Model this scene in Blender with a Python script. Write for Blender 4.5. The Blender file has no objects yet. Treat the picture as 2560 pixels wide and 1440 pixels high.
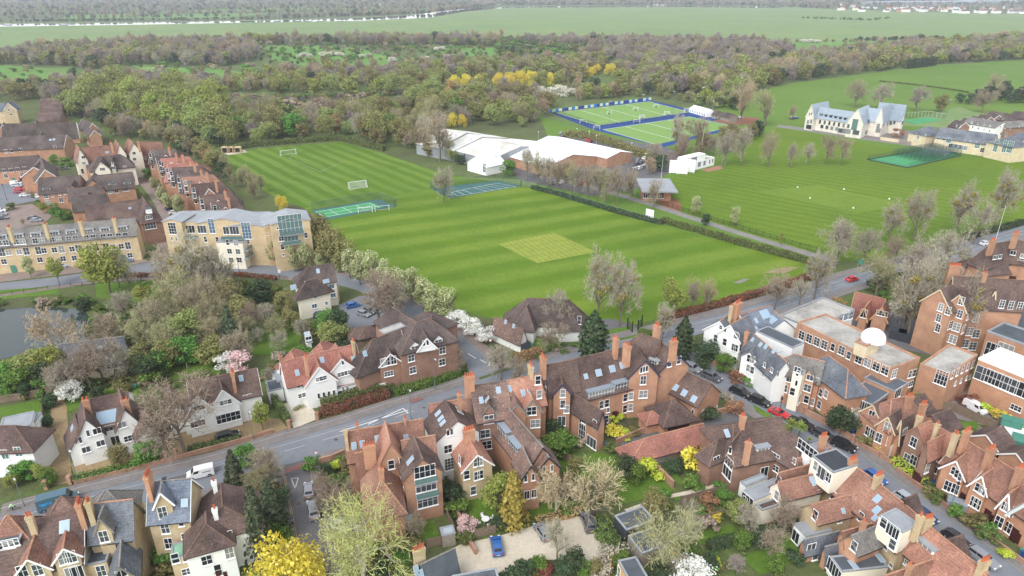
import bpy,bmesh,math,random
import numpy as np
from mathutils import Vector,Matrix
R=math.radians
rnd=random.Random(7)
SC=bpy.context.scene
COL=SC.collection

# ------------------------------------------------------------------ camera
CAM_H,FPX,HORIZON=75.0,1707.0,-38.0
PITCH=math.atan((720-HORIZON)/FPX)
SP,CP=math.sin(PITCH),math.cos(PITCH)
cam=bpy.data.cameras.new('camera')
cam.sensor_width=36.0
cam.lens=36.0*FPX/2560.0
cam.clip_start,cam.clip_end=1.0,40000.0
camo=bpy.data.objects.new('camera',cam)
COL.objects.link(camo)
camo.location=(0,0,CAM_H)
camo.rotation_euler=(math.pi/2-PITCH,0,0)
SC.camera=camo

# ------------------------------------------------------------------ sky, sun, exposure
SUN_EL,SUN_AZ=48.0,-150.0          # the light comes from behind and to the left of the camera, through cloud
world=bpy.data.worlds.new('World')
SC.world=world
world.use_nodes=True
wn,wl=world.node_tree.nodes,world.node_tree.links
wn.clear()
sky=wn.new('ShaderNodeTexSky')
sky.sky_type='NISHITA'
sky.sun_disc=False
sky.sun_elevation=R(SUN_EL)
sky.sun_rotation=R(SUN_AZ)
sky.air_density,sky.dust_density,sky.ozone_density=1.0,0.8,1.0
hs=wn.new('ShaderNodeHueSaturation')
hs.inputs['Saturation'].default_value=0.25
bg=wn.new('ShaderNodeBackground')
bg.inputs['Strength'].default_value=0.15
wo=wn.new('ShaderNodeOutputWorld')
wl.new(sky.outputs[0],hs.inputs['Color'])
wl.new(hs.outputs[0],bg.inputs['Color'])
wl.new(bg.outputs[0],wo.inputs['Surface'])
sun=bpy.data.lights.new('sun','SUN')
sun.energy=1.0
sun.angle=R(30)
sun.color=(1.0,0.98,0.95)
suno=bpy.data.objects.new('sun',sun)
COL.objects.link(suno)
_a,_e=R(SUN_AZ),R(SUN_EL)
sdir=Vector((math.sin(_a)*math.cos(_e),math.cos(_a)*math.cos(_e),math.sin(_e)))
suno.rotation_euler=sdir.to_track_quat('Z','Y').to_euler()
suno.location=sdir*500
vs=SC.view_settings
vs.view_transform='Standard'
vs.look='None'
vs.exposure=1.14
vs.gamma=1.0
SC.cycles.max_bounces=6
SC.cycles.diffuse_bounces=3
SC.cycles.glossy_bounces=2
SC.cycles.transmission_bounces=2
SC.cycles.transparent_max_bounces=12
SC.cycles.volume_bounces=0

# ------------------------------------------------------------------ survey: a point of the photograph to a point of the place
def G(x,y,z=0.0):
    u,v=(x-1280)/FPX,(y-720)/FPX
    d=(CAM_H-z)/(SP+v*CP)
    return Vector((d*u,d*(CP-v*SP),z))
def PX(X,Y,z=0.0):
    zz=z-CAM_H
    d=Y*CP-zz*SP
    return 1280+FPX*X/d,720-FPX*(Y*SP+zz*CP)/d,d
def ray(x,y):
    u,v=(x-1280)/FPX,(y-720)/FPX
    return Vector((u,CP-v*SP,-(SP+v*CP)))
EYE=Vector((0,0,CAM_H))
def inpoly(x,y,poly):
    c=False
    n=len(poly)
    for i in range(n):
        x1,y1=poly[i]
        x2,y2=poly[i-1]
        if (y1>y)!=(y2>y) and x<(x2-x1)*(y-y1)/(y2-y1)+x1:
            c=not c
    return c

# ------------------------------------------------------------------ objects
def tag(o,label=None,cat=None,group=None,kind=None):
    if label:o['label']=label
    if cat:o['category']=cat
    if group:o['group']=group
    if kind:o['kind']=kind
    return o
def link(name,data,parent=None,loc=None,rot=None,scale=None):
    o=bpy.data.objects.new(name,data)
    COL.objects.link(o)
    if parent is not None:o.parent=parent
    if loc is not None:o.location=loc
    if rot is not None:o.rotation_euler=rot
    if scale is not None:o.scale=scale
    return o
def empty(name,loc,rz=0.0):
    o=link(name,None,None,loc,(0,0,rz))
    o.empty_display_size=0.5
    return o
def mesh(name,verts,faces,mat=None,mats=None,fm=None,smooth=False):
    me=bpy.data.meshes.new(name)
    me.from_pydata([tuple(v) for v in verts],[],faces)
    for m in (mats if mats else ([mat] if mat else [])):me.materials.append(m)
    if fm:me.polygons.foreach_set('material_index',fm)
    if smooth:me.polygons.foreach_set('use_smooth',[True]*len(me.polygons))
    me.update()
    return me
class MB:
    """collects quads and boxes of one part"""
    def __init__(s):s.v,s.f,s.m=[],[],[]
    def poly(s,pts,m=0):
        b=len(s.v);s.v+=[tuple(p) for p in pts];s.f.append(tuple(range(b,b+len(pts))));s.m.append(m)
    def box(s,c,hx,hy,hz,ax=None,m=0):
        """centre, half sizes, axes (3 vectors)"""
        X,Y,Z=ax if ax else (Vector((1,0,0)),Vector((0,1,0)),Vector((0,0,1)))
        c=Vector(c);b=len(s.v)
        for i in (-1,1):
            for j in (-1,1):
                for k in (-1,1):s.v.append(tuple(c+X*hx*i+Y*hy*j+Z*hz*k))
        for q in ((0,1,3,2),(4,6,7,5),(0,4,5,1),(2,3,7,6),(0,2,6,4),(1,5,7,3)):
            s.f.append(tuple(b+t for t in q));s.m.append(m)
    def bar(s,p,q,w,h=None,up=Vector((0,0,1)),m=0):
        p,q=Vector(p),Vector(q);h=h or w
        d=q-p;L=d.length
        if L<1e-6:return
        X=d/L
        if abs(X.dot(up))>.99:up=Vector((1,0,0))
        Y=up.cross(X).normalized();Z=X.cross(Y)
        s.box((p+q)/2,L/2,w/2,h/2,(X,Y,Z),m)
    def tube(s,p,q,r0,r1,n=6,m=0,cap=False):
        p,q=Vector(p),Vector(q);X=(q-p)
        if X.length<1e-6:return
        X.normalize()
        up=Vector((0,0,1)) if abs(X.z)<.9 else Vector((1,0,0))
        Y=up.cross(X).normalized();Z=X.cross(Y);b=len(s.v)
        for k in range(n):
            a=2*math.pi*k/n;e=Y*math.cos(a)+Z*math.sin(a)
            s.v.append(tuple(p+e*r0));s.v.append(tuple(q+e*r1))
        for k in range(n):
            j=(k+1)%n
            s.f.append((b+2*k,b+2*j,b+2*j+1,b+2*k+1));s.m.append(m)
        if cap:
            s.f.append(tuple(b+2*k+1 for k in range(n)));s.m.append(m)
            s.f.append(tuple(b+2*k for k in reversed(range(n))));s.m.append(m)
    def lathe(s,c,prof,n=12,m=0):
        c=Vector(c);b=len(s.v)
        for (r,z) in prof:
            for k in range(n):
                a=2*math.pi*k/n
                s.v.append((c.x+r*math.cos(a),c.y+r*math.sin(a),c.z+z))
        for i in range(len(prof)-1):
            for k in range(n):
                j=(k+1)%n
                s.f.append((b+i*n+k,b+i*n+j,b+(i+1)*n+j,b+(i+1)*n+k));s.m.append(m)
    def me(s,name,mats,off=None,smooth=False):
        v=s.v
        if off is not None:
            ox,oy,oz=off;v=[(a-ox,b-oy,c-oz) for a,b,c in v]
        if not isinstance(mats,(list,tuple)):mats=[mats]
        return mesh(name,v,s.f,mats=mats,fm=s.m if len(mats)>1 else None,smooth=smooth)
    def put(s,name,mats,parent=None,smooth=False):
        off=parent.location if parent is not None else None
        return link(name,s.me(name,mats,off,smooth),parent)

# ------------------------------------------------------------------ materials
MT={}
def srgb(*c):
    return tuple((x/255/12.92 if x/255<=.04045 else ((x/255+.055)/1.055)**2.4) for x in c)
class NT:
    def __init__(s,name,rough=.8,spec=.3):
        s.mat=bpy.data.materials.new(name);s.mat.use_nodes=True
        s.n,s.l=s.mat.node_tree.nodes,s.mat.node_tree.links
        s.b=s.n['Principled BSDF']
        s.b.inputs['Roughness'].default_value=rough
        s.b.inputs['Specular IOR Level'].default_value=spec
        MT[name]=s.mat
        s._pos=None
    def pos(s):
        if not s._pos:s._pos=s.n.new('ShaderNodeNewGeometry').outputs['Position']
        return s._pos
    def noise(s,scale,detail=4,rough=.6,vec=None,out='Fac',stretch=None):
        t=s.n.new('ShaderNodeTexNoise')
        t.inputs['Scale'].default_value=scale;t.inputs['Detail'].default_value=detail;t.inputs['Roughness'].default_value=rough
        v=vec or s.pos()
        if stretch:
            mp=s.n.new('ShaderNodeMapping');mp.inputs['Scale'].default_value=stretch;s.l.new(v,mp.inputs['Vector']);v=mp.outputs[0]
        s.l.new(v,t.inputs['Vector'])
        return t.outputs[out]
    def ramp(s,fac,stops,interp='LINEAR'):
        r=s.n.new('ShaderNodeValToRGB');e=r.color_ramp;e.interpolation=interp
        while len(e.elements)<len(stops):e.elements.new(.5)
        for el,(p,c) in zip(e.elements,stops):
            el.position=p
            el.color=(c[0],c[1],c[2],1) if isinstance(c,(tuple,list)) else (c,c,c,1)
        s.l.new(fac,r.inputs[0]);return r.outputs[0]
    def mix(s,fac,a,b,mode='MIX'):
        m=s.n.new('ShaderNodeMix');m.data_type='RGBA';m.blend_type=mode
        for sock,v in ((m.inputs[0],fac),(m.inputs[6],a),(m.inputs[7],b)):
            if isinstance(v,(int,float)):sock.default_value=v
            elif isinstance(v,(tuple,list)):sock.default_value=(v[0],v[1],v[2],1)
            else:s.l.new(v,sock)
        return m.outputs[2]
    def math(s,op,a,b=None,c=None):
        m=s.n.new('ShaderNodeMath');m.operation=op
        for i,v in enumerate((a,b,c)):
            if v is None:continue
            if isinstance(v,(int,float)):m.inputs[i].default_value=v
            else:s.l.new(v,m.inputs[i])
        return m.outputs[0]
    def dot(s,d,vec=None):
        m=s.n.new('ShaderNodeVectorMath');m.operation='DOT_PRODUCT'
        s.l.new(vec or s.pos(),m.inputs[0]);m.inputs[1].default_value=d
        return m.outputs['Value']
    def col(s,c):
        if isinstance(c,(tuple,list)):s.b.inputs['Base Color'].default_value=(c[0],c[1],c[2],1)
        else:s.l.new(c,s.b.inputs['Base Color'])
    def bump(s,h,strength=.4,dist=.05):
        b=s.n.new('ShaderNodeBump');b.inputs['Strength'].default_value=strength;b.inputs['Distance'].default_value=dist
        s.l.new(h,b.inputs['Height']);s.l.new(b.outputs[0],s.b.inputs['Normal'])
    def hsv(s,c,sat,val,hue=.5):
        h=s.n.new('ShaderNodeHueSaturation');h.inputs['Saturation'].default_value=sat;h.inputs['Value'].default_value=val;h.inputs['Hue'].default_value=hue
        s.l.new(c,h.inputs['Color']);return h.outputs[0]
    def wave_z(s,period):
        z=s.dot((0,0,1));return s.math('PINGPONG',z,period/2)
def plain(name,c,rough=.6,spec=.3,var=.12,scale=1.5,metal=0):
    t=NT(name,rough,spec);c=tuple(c)
    n=t.noise(scale,5)
    t.col(t.ramp(n,[(.3,tuple(x*(1-var) for x in c)),(.7,tuple(min(1,x*(1+var)) for x in c))]))
    t.b.inputs['Metallic'].default_value=metal
    return t.mat
def tiles(name,c1,c2,c3,lichen=None,lam=.35):
    """roof tiling: patches of weathering, courses, single odd tiles, lichen"""
    t=NT(name,.85,.2)
    big=t.noise(.22,3);fine=t.noise(5.0,4,.7,stretch=(1,1,.6))
    base=t.ramp(big,[(.32,c1),(.5,c2),(.7,c3)])
    v=t.n.new('ShaderNodeTexVoronoi');v.inputs['Scale'].default_value=3.2;t.l.new(t.pos(),v.inputs['Vector'])
    bw=t.n.new('ShaderNodeRGBToBW');t.l.new(v.outputs['Color'],bw.inputs[0])
    base=t.mix(.30,base,t.ramp(bw.outputs[0],[(.2,.62),(.8,1.3)]),'MULTIPLY')
    base=t.mix(.75,base,t.ramp(fine,[(.3,.45),(.7,1.35)]),'MULTIPLY')
    w=t.wave_z(.30)
    base=t.mix(.38,base,t.ramp(w,[(0.0,.45),(.055,1.0)]),'MULTIPLY')
    if lichen:
        l=t.noise(2.3,6,.75)
        base=t.mix(t.ramp(l,[(.56,0.0),(.68,lam)]),base,lichen)
    base=t.hsv(base,.88,1.05,.506)
    t.col(base);t.bump(fine,.5,.04)
    return t.mat
def bricks(name,c1,c2,mortar=None):
    t=NT(name,.9,.15)
    n=t.noise(.5,4);f=t.noise(9,4,.8)
    base=t.ramp(n,[(.3,c1),(.7,c2)])
    base=t.mix(.6,base,t.ramp(f,[(.3,.5),(.7,1.4)]),'MULTIPLY')
    w=t.wave_z(.15)
    base=t.mix(.25,base,t.ramp(w,[(0,.6),(.03,1.0)]),'MULTIPLY')
    base=t.hsv(base,.86,1.1,.507)
    t.col(base);t.bump(f,.3,.02)
    return t.mat
tiles('tile_brown',srgb(78,61,57),srgb(99,78,73),srgb(118,94,84),srgb(150,138,122),.4)
tiles('tile_dark',srgb(72,61,59),srgb(92,79,76),srgb(108,94,88),srgb(140,130,118),.35)
tiles('tile_rust',srgb(122,84,72),srgb(146,100,84),srgb(164,116,96),srgb(124,106,94),.5)
tiles('tile_orange',srgb(150,98,82),srgb(174,116,96),srgb(186,132,110),srgb(126,106,96),.55)
tiles('tile_red',srgb(134,82,72),srgb(160,96,84),srgb(172,108,94),srgb(122,98,90),.4)
tiles('tile_mottled',srgb(96,76,70),srgb(120,94,86),srgb(140,104,92),srgb(186,176,158),.75)
tiles('slate',srgb(84,90,98),srgb(104,110,118),srgb(122,127,132),srgb(150,150,140),.3)
tiles('slate_blue',srgb(96,106,120),srgb(114,124,138),srgb(126,136,148))
tiles('slate_warm',srgb(104,100,98),srgb(122,118,114),srgb(136,130,124),srgb(160,150,130),.4)
tiles('ridge_orange',srgb(168,112,88),srgb(180,126,98),srgb(190,140,112))
tiles('ridge_brown',srgb(104,80,70),srgb(122,94,82),srgb(138,108,94))
tiles('ridge_grey',srgb(128,122,116),srgb(140,134,128),srgb(150,146,140))
bricks('brick_red',srgb(160,108,82),srgb(184,132,100))
bricks('brick_orange',srgb(172,114,84),srgb(194,138,104))
bricks('brick_dark',srgb(132,94,78),srgb(156,116,96))
bricks('brick_yellow',srgb(172,146,110),srgb(200,174,136))
bricks('brick_gold',srgb(182,154,114),srgb(204,178,136))
bricks('stone_cream',srgb(204,194,178),srgb(224,216,202))
bricks('stone_buff',srgb(198,176,140),srgb(216,196,160))
bricks('brick_wallgarden',srgb(150,104,84),srgb(176,130,104))
plain('render_white',srgb(236,236,232),.8,.2,.04,.6)
plain('render_cream',srgb(234,226,206),.8,.2,.05,.6)
plain('white_paint',srgb(240,240,238),.5,.4,.03)
plain('zinc',srgb(150,162,172),.45,.5,.1,.5,.2)
plain('zinc_dark',srgb(96,106,116),.5,.5,.1,.5,.2)
plain('lead_flat',srgb(150,154,158),.7,.3,.12,.5)
plain('felt_dark',srgb(84,90,96),.85,.2,.18,.6)
plain('felt_black',srgb(60,64,70),.7,.3,.15,.7)
plain('copper_green',srgb(140,182,156),.6,.3,.12,1.2)
plain('black_iron',(.02,.022,.022),.5,.4)
plain('gutter_black',(.03,.03,.033),.5,.4)
plain('wood_fence',srgb(128,112,96),.9,.1,.2,2.5)
plain('wood_grey',srgb(146,138,126),.9,.1,.2,2.5)
plain('wood_new',srgb(206,168,118),.8,.2,.12,2)
plain('door_dark',srgb(70,34,34),.5,.4)
plain('door_blue',srgb(48,58,88),.5,.4)
plain('clay_pot',srgb(186,104,76),.8,.2)
plain('cream_pot',srgb(214,196,160),.8,.2)
plain('metal_pole',srgb(104,124,118),.5,.5,.06)
plain('metal_light',srgb(188,192,194),.45,.5,.06)
plain('plastic_blue',srgb(40,82,150),.5,.4)
plain('plastic_green',srgb(70,130,112),.5,.4)
plain('solar',srgb(38,42,50),.25,.6,.1)
t=NT('concrete_roof',.9,.15)
n1=t.noise(.18,6,.65);n2=t.noise(1.5,5,.7)
t.col(t.mix(.6,t.ramp(n1,[(.3,srgb(140,136,130)),(.5,srgb(176,172,164)),(.72,srgb(196,192,186))]),t.ramp(n2,[(.3,.6),(.7,1.2)]),'MULTIPLY'))
t=NT('roof_white',.6,.3)
n1=t.noise(.06,5,.6,stretch=(1,1,1));t.col(t.ramp(n1,[(.3,srgb(222,224,224)),(.6,srgb(244,245,245))]))
t=NT('roof_white_stained',.7,.3)
n1=t.noise(.07,6,.65);t.col(t.ramp(n1,[(.32,srgb(176,170,156)),(.5,srgb(212,210,202)),(.65,srgb(226,227,225))]))
def glass(name,c,rough=.08):
    t=NT(name,rough,.5);t.col(c);t.b.inputs['IOR'].default_value=1.5;return t.mat
glass('pane_dark',(.022,.026,.034));glass('pane_mid',(.07,.08,.09),.12);glass('pane_curtain',(.26,.26,.25),.2);glass('pane_blue',(.09,.15,.22),.1);glass('pane_roof',srgb(150,172,188),.12)
glass('pane_green',(.12,.2,.19),.1);glass('pane_pale',srgb(170,180,186),.15);glass('car_glass',(.015,.018,.022),.05)
# ------------------------------------------------------------------ ground materials
def grassy(name,cols,big=.02,fine=1.2,amt=.5):
    t=NT(name,.95,.1)
    a=t.noise(big,6,.65);f=t.noise(fine,5,.75)
    b=t.ramp(a,[(.3,cols[0]),(.5,cols[1]),(.7,cols[2])])
    t.col(t.mix(amt,b,t.ramp(f,[(.3,.55),(.7,1.35)]),'MULTIPLY'));t.bump(f,.4,.08)
    return t
def mown(name,a,b,width,c1,c2,grid=False,soft=.12):
    """a mown field: stripes laid by the mower along the line a-b"""
    t=NT(name,.95,.1)
    A,B=G(*a),G(*b);d=(B-A).normalized();nrm=(-d.y,d.x,0)
    wob=t.math('MULTIPLY',t.noise(.03,4),4.5)
    s=t.math('ADD',t.dot(nrm),wob)
    p=t.math('DIVIDE',t.math('PINGPONG',s,width),width)
    st=t.ramp(p,[(.5-soft,0.0),(.5+soft,1.0)])
    big=t.noise(.018,5,.6);fine=t.noise(.9,5,.75,stretch=(1,1,1)); 
    along=t.noise(.5,4,.7,stretch=(abs(d.x)*.15+.15,abs(d.y)*.15+.3,1))
    st=t.math('MULTIPLY',st,t.ramp(t.noise(.012,4),[(.3,.25),(.65,1.0)]))
    base=t.mix(st,c1,c2)
    base=t.mix(.75,base,t.ramp(big,[(.28,.78),(.5,1.0),(.72,(1.28,1.10,.98))]),'MULTIPLY')
    base=t.mix(.6,base,t.ramp(fine,[(.3,.72),(.7,1.25)]),'MULTIPLY')
    base=t.mix(.35,base,t.ramp(along,[(.3,.75),(.7,1.2)]),'MULTIPLY')
    if grid:
        q=t.math('PINGPONG',t.dot((d.x,d.y,0)),.9)
        q2=t.math('PINGPONG',t.dot(nrm),.75)
        gl=t.math('MAXIMUM',t.ramp(q,[(.0,.8),(.16,.0)]),t.ramp(q2,[(.0,.8),(.14,.0)]))
        base=t.mix(t.math('MULTIPLY',gl,t.ramp(t.noise(.25,3),[(.3,.25),(.7,.95)])),base,srgb(202,186,112))
    t.col(base);t.bump(fine,.3,.05)
    return t.mat
K=.62     # daylight on open ground: photograph value to base colour
def gc(*c):
    return tuple(x*K for x in srgb(*c))
grassy('meadow',[gc(136,164,104),gc(146,172,108),gc(158,176,112)],.006,.05,.35)
t=grassy('scrub',[gc(104,104,78),gc(120,134,84),gc(128,162,84)],.014,.5,.6)
grassy('clearing',[gc(128,154,84),gc(124,174,84),gc(150,180,100)],.012,.4,.5)
grassy('dry_grass',[gc(166,148,116),gc(184,164,130),gc(160,158,110)],.03,.6,.5)
grassy('garden_soil',[gc(104,100,78),gc(116,126,80),gc(112,138,70)],.06,1.2,.75)
grassy('lawn',[gc(104,138,54),gc(114,148,60),gc(130,154,72)],.12,1.6,.5)
grassy('verge',[gc(112,140,64),gc(124,156,68),gc(140,158,86)],.1,1.4,.6)
grassy('field_c',[gc(112,148,60),gc(122,156,66),gc(132,162,76)],.01,.3,.35)
C1,C2=gc(106,154,48),gc(124,172,60)
mown('mown_football',(800,380),(990,457),3.4,gc(107,143,46),gc(136,166,72),soft=.14)
mown('mown_cricket',(1200,760),(1800,640),6.5,gc(113,147,44),gc(140,167,66),soft=.22)
mown('mown_square',(1345,657),(1490,630),2.0,gc(152,172,70),gc(160,178,76),True)
mown('mown_right',(1700,440),(2300,545),2.6,gc(114,145,44),gc(127,156,54),soft=.3)
mown('mown_wicket',(1900,480),(2150,530),1.6,gc(126,156,56),gc(134,162,62))
def hard(name,cols,scale=.25,fine=3.0,amt=.45,rough=.9,patch=None):
    t=NT(name,rough,.25)
    a=t.noise(scale,6,.7);f=t.noise(fine,5,.8)
    b=t.ramp(a,[(.3,cols[0]),(.5,cols[1]),(.7,cols[2])])
    t.col(t.mix(amt,b,t.ramp(f,[(.3,.6),(.7,1.3)]),'MULTIPLY'));t.bump(f,.3,.02)
    return t.mat
hard('asphalt',[gc(140,144,152),gc(152,156,164),gc(162,165,172)],.15,4,.3)
hard('asphalt_dark',[gc(116,114,116),gc(128,126,128),gc(140,137,137)],.2,4,.35)
hard('pavement',[gc(146,138,136),gc(158,150,147),gc(170,163,159)],.4,3,.4)
hard('brick_paving',[gc(160,142,134),gc(172,154,144),gc(184,166,156)],.25,3,.4)
hard('kerb',[gc(170,168,164),gc(180,178,174),gc(190,188,184)],.5)
hard('red_surface',[gc(158,112,108),gc(168,122,116),gc(174,130,124)],.4)
hard('gravel_pale',[gc(236,220,194),gc(250,237,213),gc(255,245,226)],.2,2.0,.4)
hard('gravel_brown',[gc(170,146,108),gc(190,164,124),gc(196,174,136)],.25,2.0,.6)
hard('path_grey',[gc(150,146,140),gc(164,160,154),gc(176,172,166)],.3)
hard('ballast',[gc(96,84,80),gc(118,106,98),gc(134,122,112)],.08,1.0,.7)
hard('earth_red',[gc(158,104,78),gc(172,118,88),gc(180,128,98)],.3)
hard('terracotta_paving',[gc(188,134,112),gc(198,146,124),gc(206,156,134)],.3)
hard('court_green',[gc(84,172,112),gc(92,182,120),gc(100,188,128)],.1,1,.15)
hard('court_teal',[gc(74,118,112),gc(82,128,122),gc(92,136,130)],.1,1,.2)
hard('astro_green',[gc(142,182,92),gc(148,188,98),gc(154,192,106)],.05,1,.15)
hard('astro_blue',[gc(34,74,144),gc(40,84,156),gc(48,92,164)],.05,1,.2)
plain('line_white',tuple(.8 for _ in range(3)),.7,.2,.1,3)
plain('line_worn',gc(214,214,210),.8,.2,.25,4)
plain('line_yellow',gc(206,182,120),.8,.2,.2,3)
t=NT('pond_water',.03,.5)
t.col((.035,.05,.045));t.bump(t.noise(1.2,3,.5),.08,.1)
t=NT('river_water',.04,.6);t.b.inputs['IOR'].default_value=1.4
t.col((.05,.06,.07))
grassy('far_land',[gc(100,112,84),gc(116,128,92),gc(132,150,102)],.004,.03,.4)
plain('bank',gc(120,116,90),.95,.1,.25,.4)

# ------------------------------------------------------------------ ground sheets
_zc=[0]
def sheet(name,pts,z,mat,label=None,cat=None,kind='structure',world=False):
    _zc[0]+=1;z+=_zc[0]*.0006 if not world else 0
    P=[Vector((p[0],p[1],z)) if world else G(p[0],p[1],0) for p in pts]
    v=[(p.x,p.y,z) for p in P]
    a=sum(v[i-1][0]*v[i][1]-v[i][0]*v[i-1][1] for i in range(len(v)))
    if a<0:v.reverse()
    o=link(name,mesh(name,v,[tuple(range(len(v)))],MT[mat]))
    tag(o,label,cat,None,kind)
    return o
def slab(name,pts,z,mat,h=.12,side='kerb',label=None):
    _zc[0]+=1;z+=_zc[0]*.0006
    P=[G(p[0],p[1],0) for p in pts]
    v=[(p.x,p.y) for p in P]
    a=sum(v[i-1][0]*v[i][1]-v[i][0]*v[i-1][1] for i in range(len(v)))
    if a<0:v.reverse()
    n=len(v)
    V=[(x,y,z) for x,y in v]+[(x,y,z-h-.02) for x,y in v]
    F=[tuple(range(n))]+[(i,n+i,n+(i+1)%n,(i+1)%n) for i in range(n)]
    o=link(name,mesh(name,V,F,mats=[MT[mat],MT[side]],fm=[0]+[1]*n))
    tag(o,label,None,None,'structure')
    return o
def strip(a,b):
    """polygon between two edges given as lists of photograph points"""
    return list(a)+list(reversed(b))
BIG=16000
sheet('ground',[(-BIG,-200),(BIG,-200),(BIG,BIG),(-BIG,BIG)],0.0,'meadow','open green meadow and land reaching to the horizon',world=True)
# woodland floor and rough ground between the meadow and the playing fields
sheet('scrub_ground',[(-300,128),(0,118),(300,108),(700,102),(1000,100),(1400,104),(1700,108),(1900,118),(2100,118),(2380,96),(2560,92),(2900,90),(2900,190),(2560,150),(2300,165),(2200,180),(1980,208),(1830,245),(1780,280),(1860,330),(1600,420),(1330,450),(1110,440),(850,357),(548,392),(600,480),(720,520),(600,560),(0,470),(-300,420)],.004,'scrub','rough brown and green woodland floor beyond the playing fields')
for pts in ([(-200,172),(0,163),(160,172),(245,190),(130,208),(0,220),(-200,235)],[(650,112),(780,112),(900,122),(1010,150),(960,162),(760,165),(680,150)],
            [(330,165),(560,172),(640,186),(560,196),(400,186)],[(1250,96),(1500,108),(1570,126),(1420,142),(1260,138)],[(1100,118),(1240,120),(1230,150),(1100,140)],[(1900,105),(2280,104),(2360,100),(2120,122),(1960,122)]):
    sheet('rough_clearing',pts,.008,'clearing','bright green rough clearing among the woods')
for pts in ([(700,258),(860,250),(1000,262),(980,285),(760,290),(690,275)],[(1160,262),(1290,255),(1260,285)]):
    sheet('dry_grass_ground',pts,.010,'dry_grass','pale dry grass beside the railway')
sheet('railway_bed',strip([(500,246),(640,240),(800,240),(1000,225),(1120,216),(1200,212)],[(500,262),(660,258),(900,242),(1060,233),(1150,228),(1200,222)]),.012,'ballast','dark railway ballast seen between willow trees')
sheet('railway_bed',strip([(2140,128),(2240,116),(2360,106),(2480,96)],[(2140,134),(2240,124),(2360,112),(2480,100)]),.012,'ballast','far railway ballast curving along the meadow')
# town floor
sheet('town_ground',[(-900,1700),(-500,420),(-100,250),(0,232),(130,240),(260,270),(330,330),(440,350),(520,390),(590,440),(700,500),(760,520),(850,600),(860,640),(1130,745),(1250,800),(1500,830),(1600,805),(1860,740),(2030,690),(2060,655),(2300,640),(2450,590),(2560,555),(3200,400),(3300,1700)],.016,'garden_soil','garden and street ground of the town')
# playing fields
sheet('grass_base',[(1290,440),(1400,345),(1560,300),(1780,278),(1860,300),(2000,300),(2560,330),(2700,400),(2560,570),(2060,662),(1600,562)],.014,'field_c','plain grass between the pitches and paths')
sheet('football_field',[(548,392),(640,372),(760,362),(850,355),(960,383),(1060,418),(1110,436),(1070,470),(985,490),(880,505),(760,520),(700,500),(590,440)],.020,'mown_football','striped mown football field with white goals')
sheet('cricket_field',[(760,520),(880,505),(985,490),(1070,470),(1110,436),(1180,445),(1320,468),(1480,512),(1640,562),(1840,612),(2050,664),(2030,692),(1860,742),(1690,786),(1600,808),(1500,832),(1250,802),(1140,772),(1130,745),(1000,690),(860,640),(850,600)],.020,'mown_cricket','broad striped mown cricket field in the middle')
sheet('cricket_square',[(1245,610),(1385,582),(1492,630),(1343,658)],.026,'mown_square','yellowish cricket square with a grid of pale lines')
sheet('playing_field',[(1672,470),(1690,432),(1800,425),(1880,345),(1945,318),(2150,356),(2300,384),(2400,392),(2560,408),(2800,440),(2700,520),(2560,560),(2450,590),(2300,632),(2150,655),(2060,645),(1900,596),(1700,538),(1660,500)],.020,'mown_right','striped green playing field before the stone school')
sheet('wicket_strip',[(1890,478),(2040,463),(2270,514),(2140,532)],.026,'mown_wicket','bright mown wicket strip on the far playing field')
sheet('grass_bank',[(1780,280),(1830,243),(1980,208),(2200,180),(2300,166),(2560,150),(2900,130),(2900,290),(2560,280),(2420,262),(2270,300),(1990,310),(1880,300)],.022,'field_c','plain green field behind the stone school')
sheet('grass_verge',[(2380,262),(2560,250),(2700,250),(2700,300),(2480,290)],.026,'field_c','green strip behind the dark terraces')
sheet('grass_verge',[(1350,292),(1420,310),(1480,330),(1420,350),(1370,345)],.026,'field_c','small green bank left of the hockey pitch')
sheet('far_land',[(-1500,60),(0,58.5),(300,55.5),(640,50.5),(900,43.5),(1050,34.5),(1130,22.5),(1230,16),(1330,14),(1950,15),(2060,22),(2300,30),(2620,37),(3800,44),(3800,-28),(-1500,-28)],.026,'far_land','dull green land beyond the river')
# river beyond the meadow
sheet('river',strip([(-700,62),(0,60),(300,57),(640,52),(900,45),(1050,36),(1130,24),(1230,17.5),(1330,15.5),(1700,14.5),(1950,17)],[(-700,70),(0,66.5),(300,62.5),(640,56),(900,52),(1080,43.5),(1160,29.5),(1240,21.5),(1330,19),(1700,17.5),(1950,20)]),.03,'river_water','pale river winding along the far edge of the meadow')
sheet('far_field',[(480,30),(900,22),(1000,20),(820,17),(500,24)],.03,'clearing','pale field beyond the river')
sheet('far_field',[(180,38),(700,32),(560,44),(150,46)],.034,'clearing','green strip of field beyond the river')
sheet('far_field',[(1180,10),(1290,8),(1290,13),(1200,14)],.034,'clearing','distant green field at the river bend')
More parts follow.
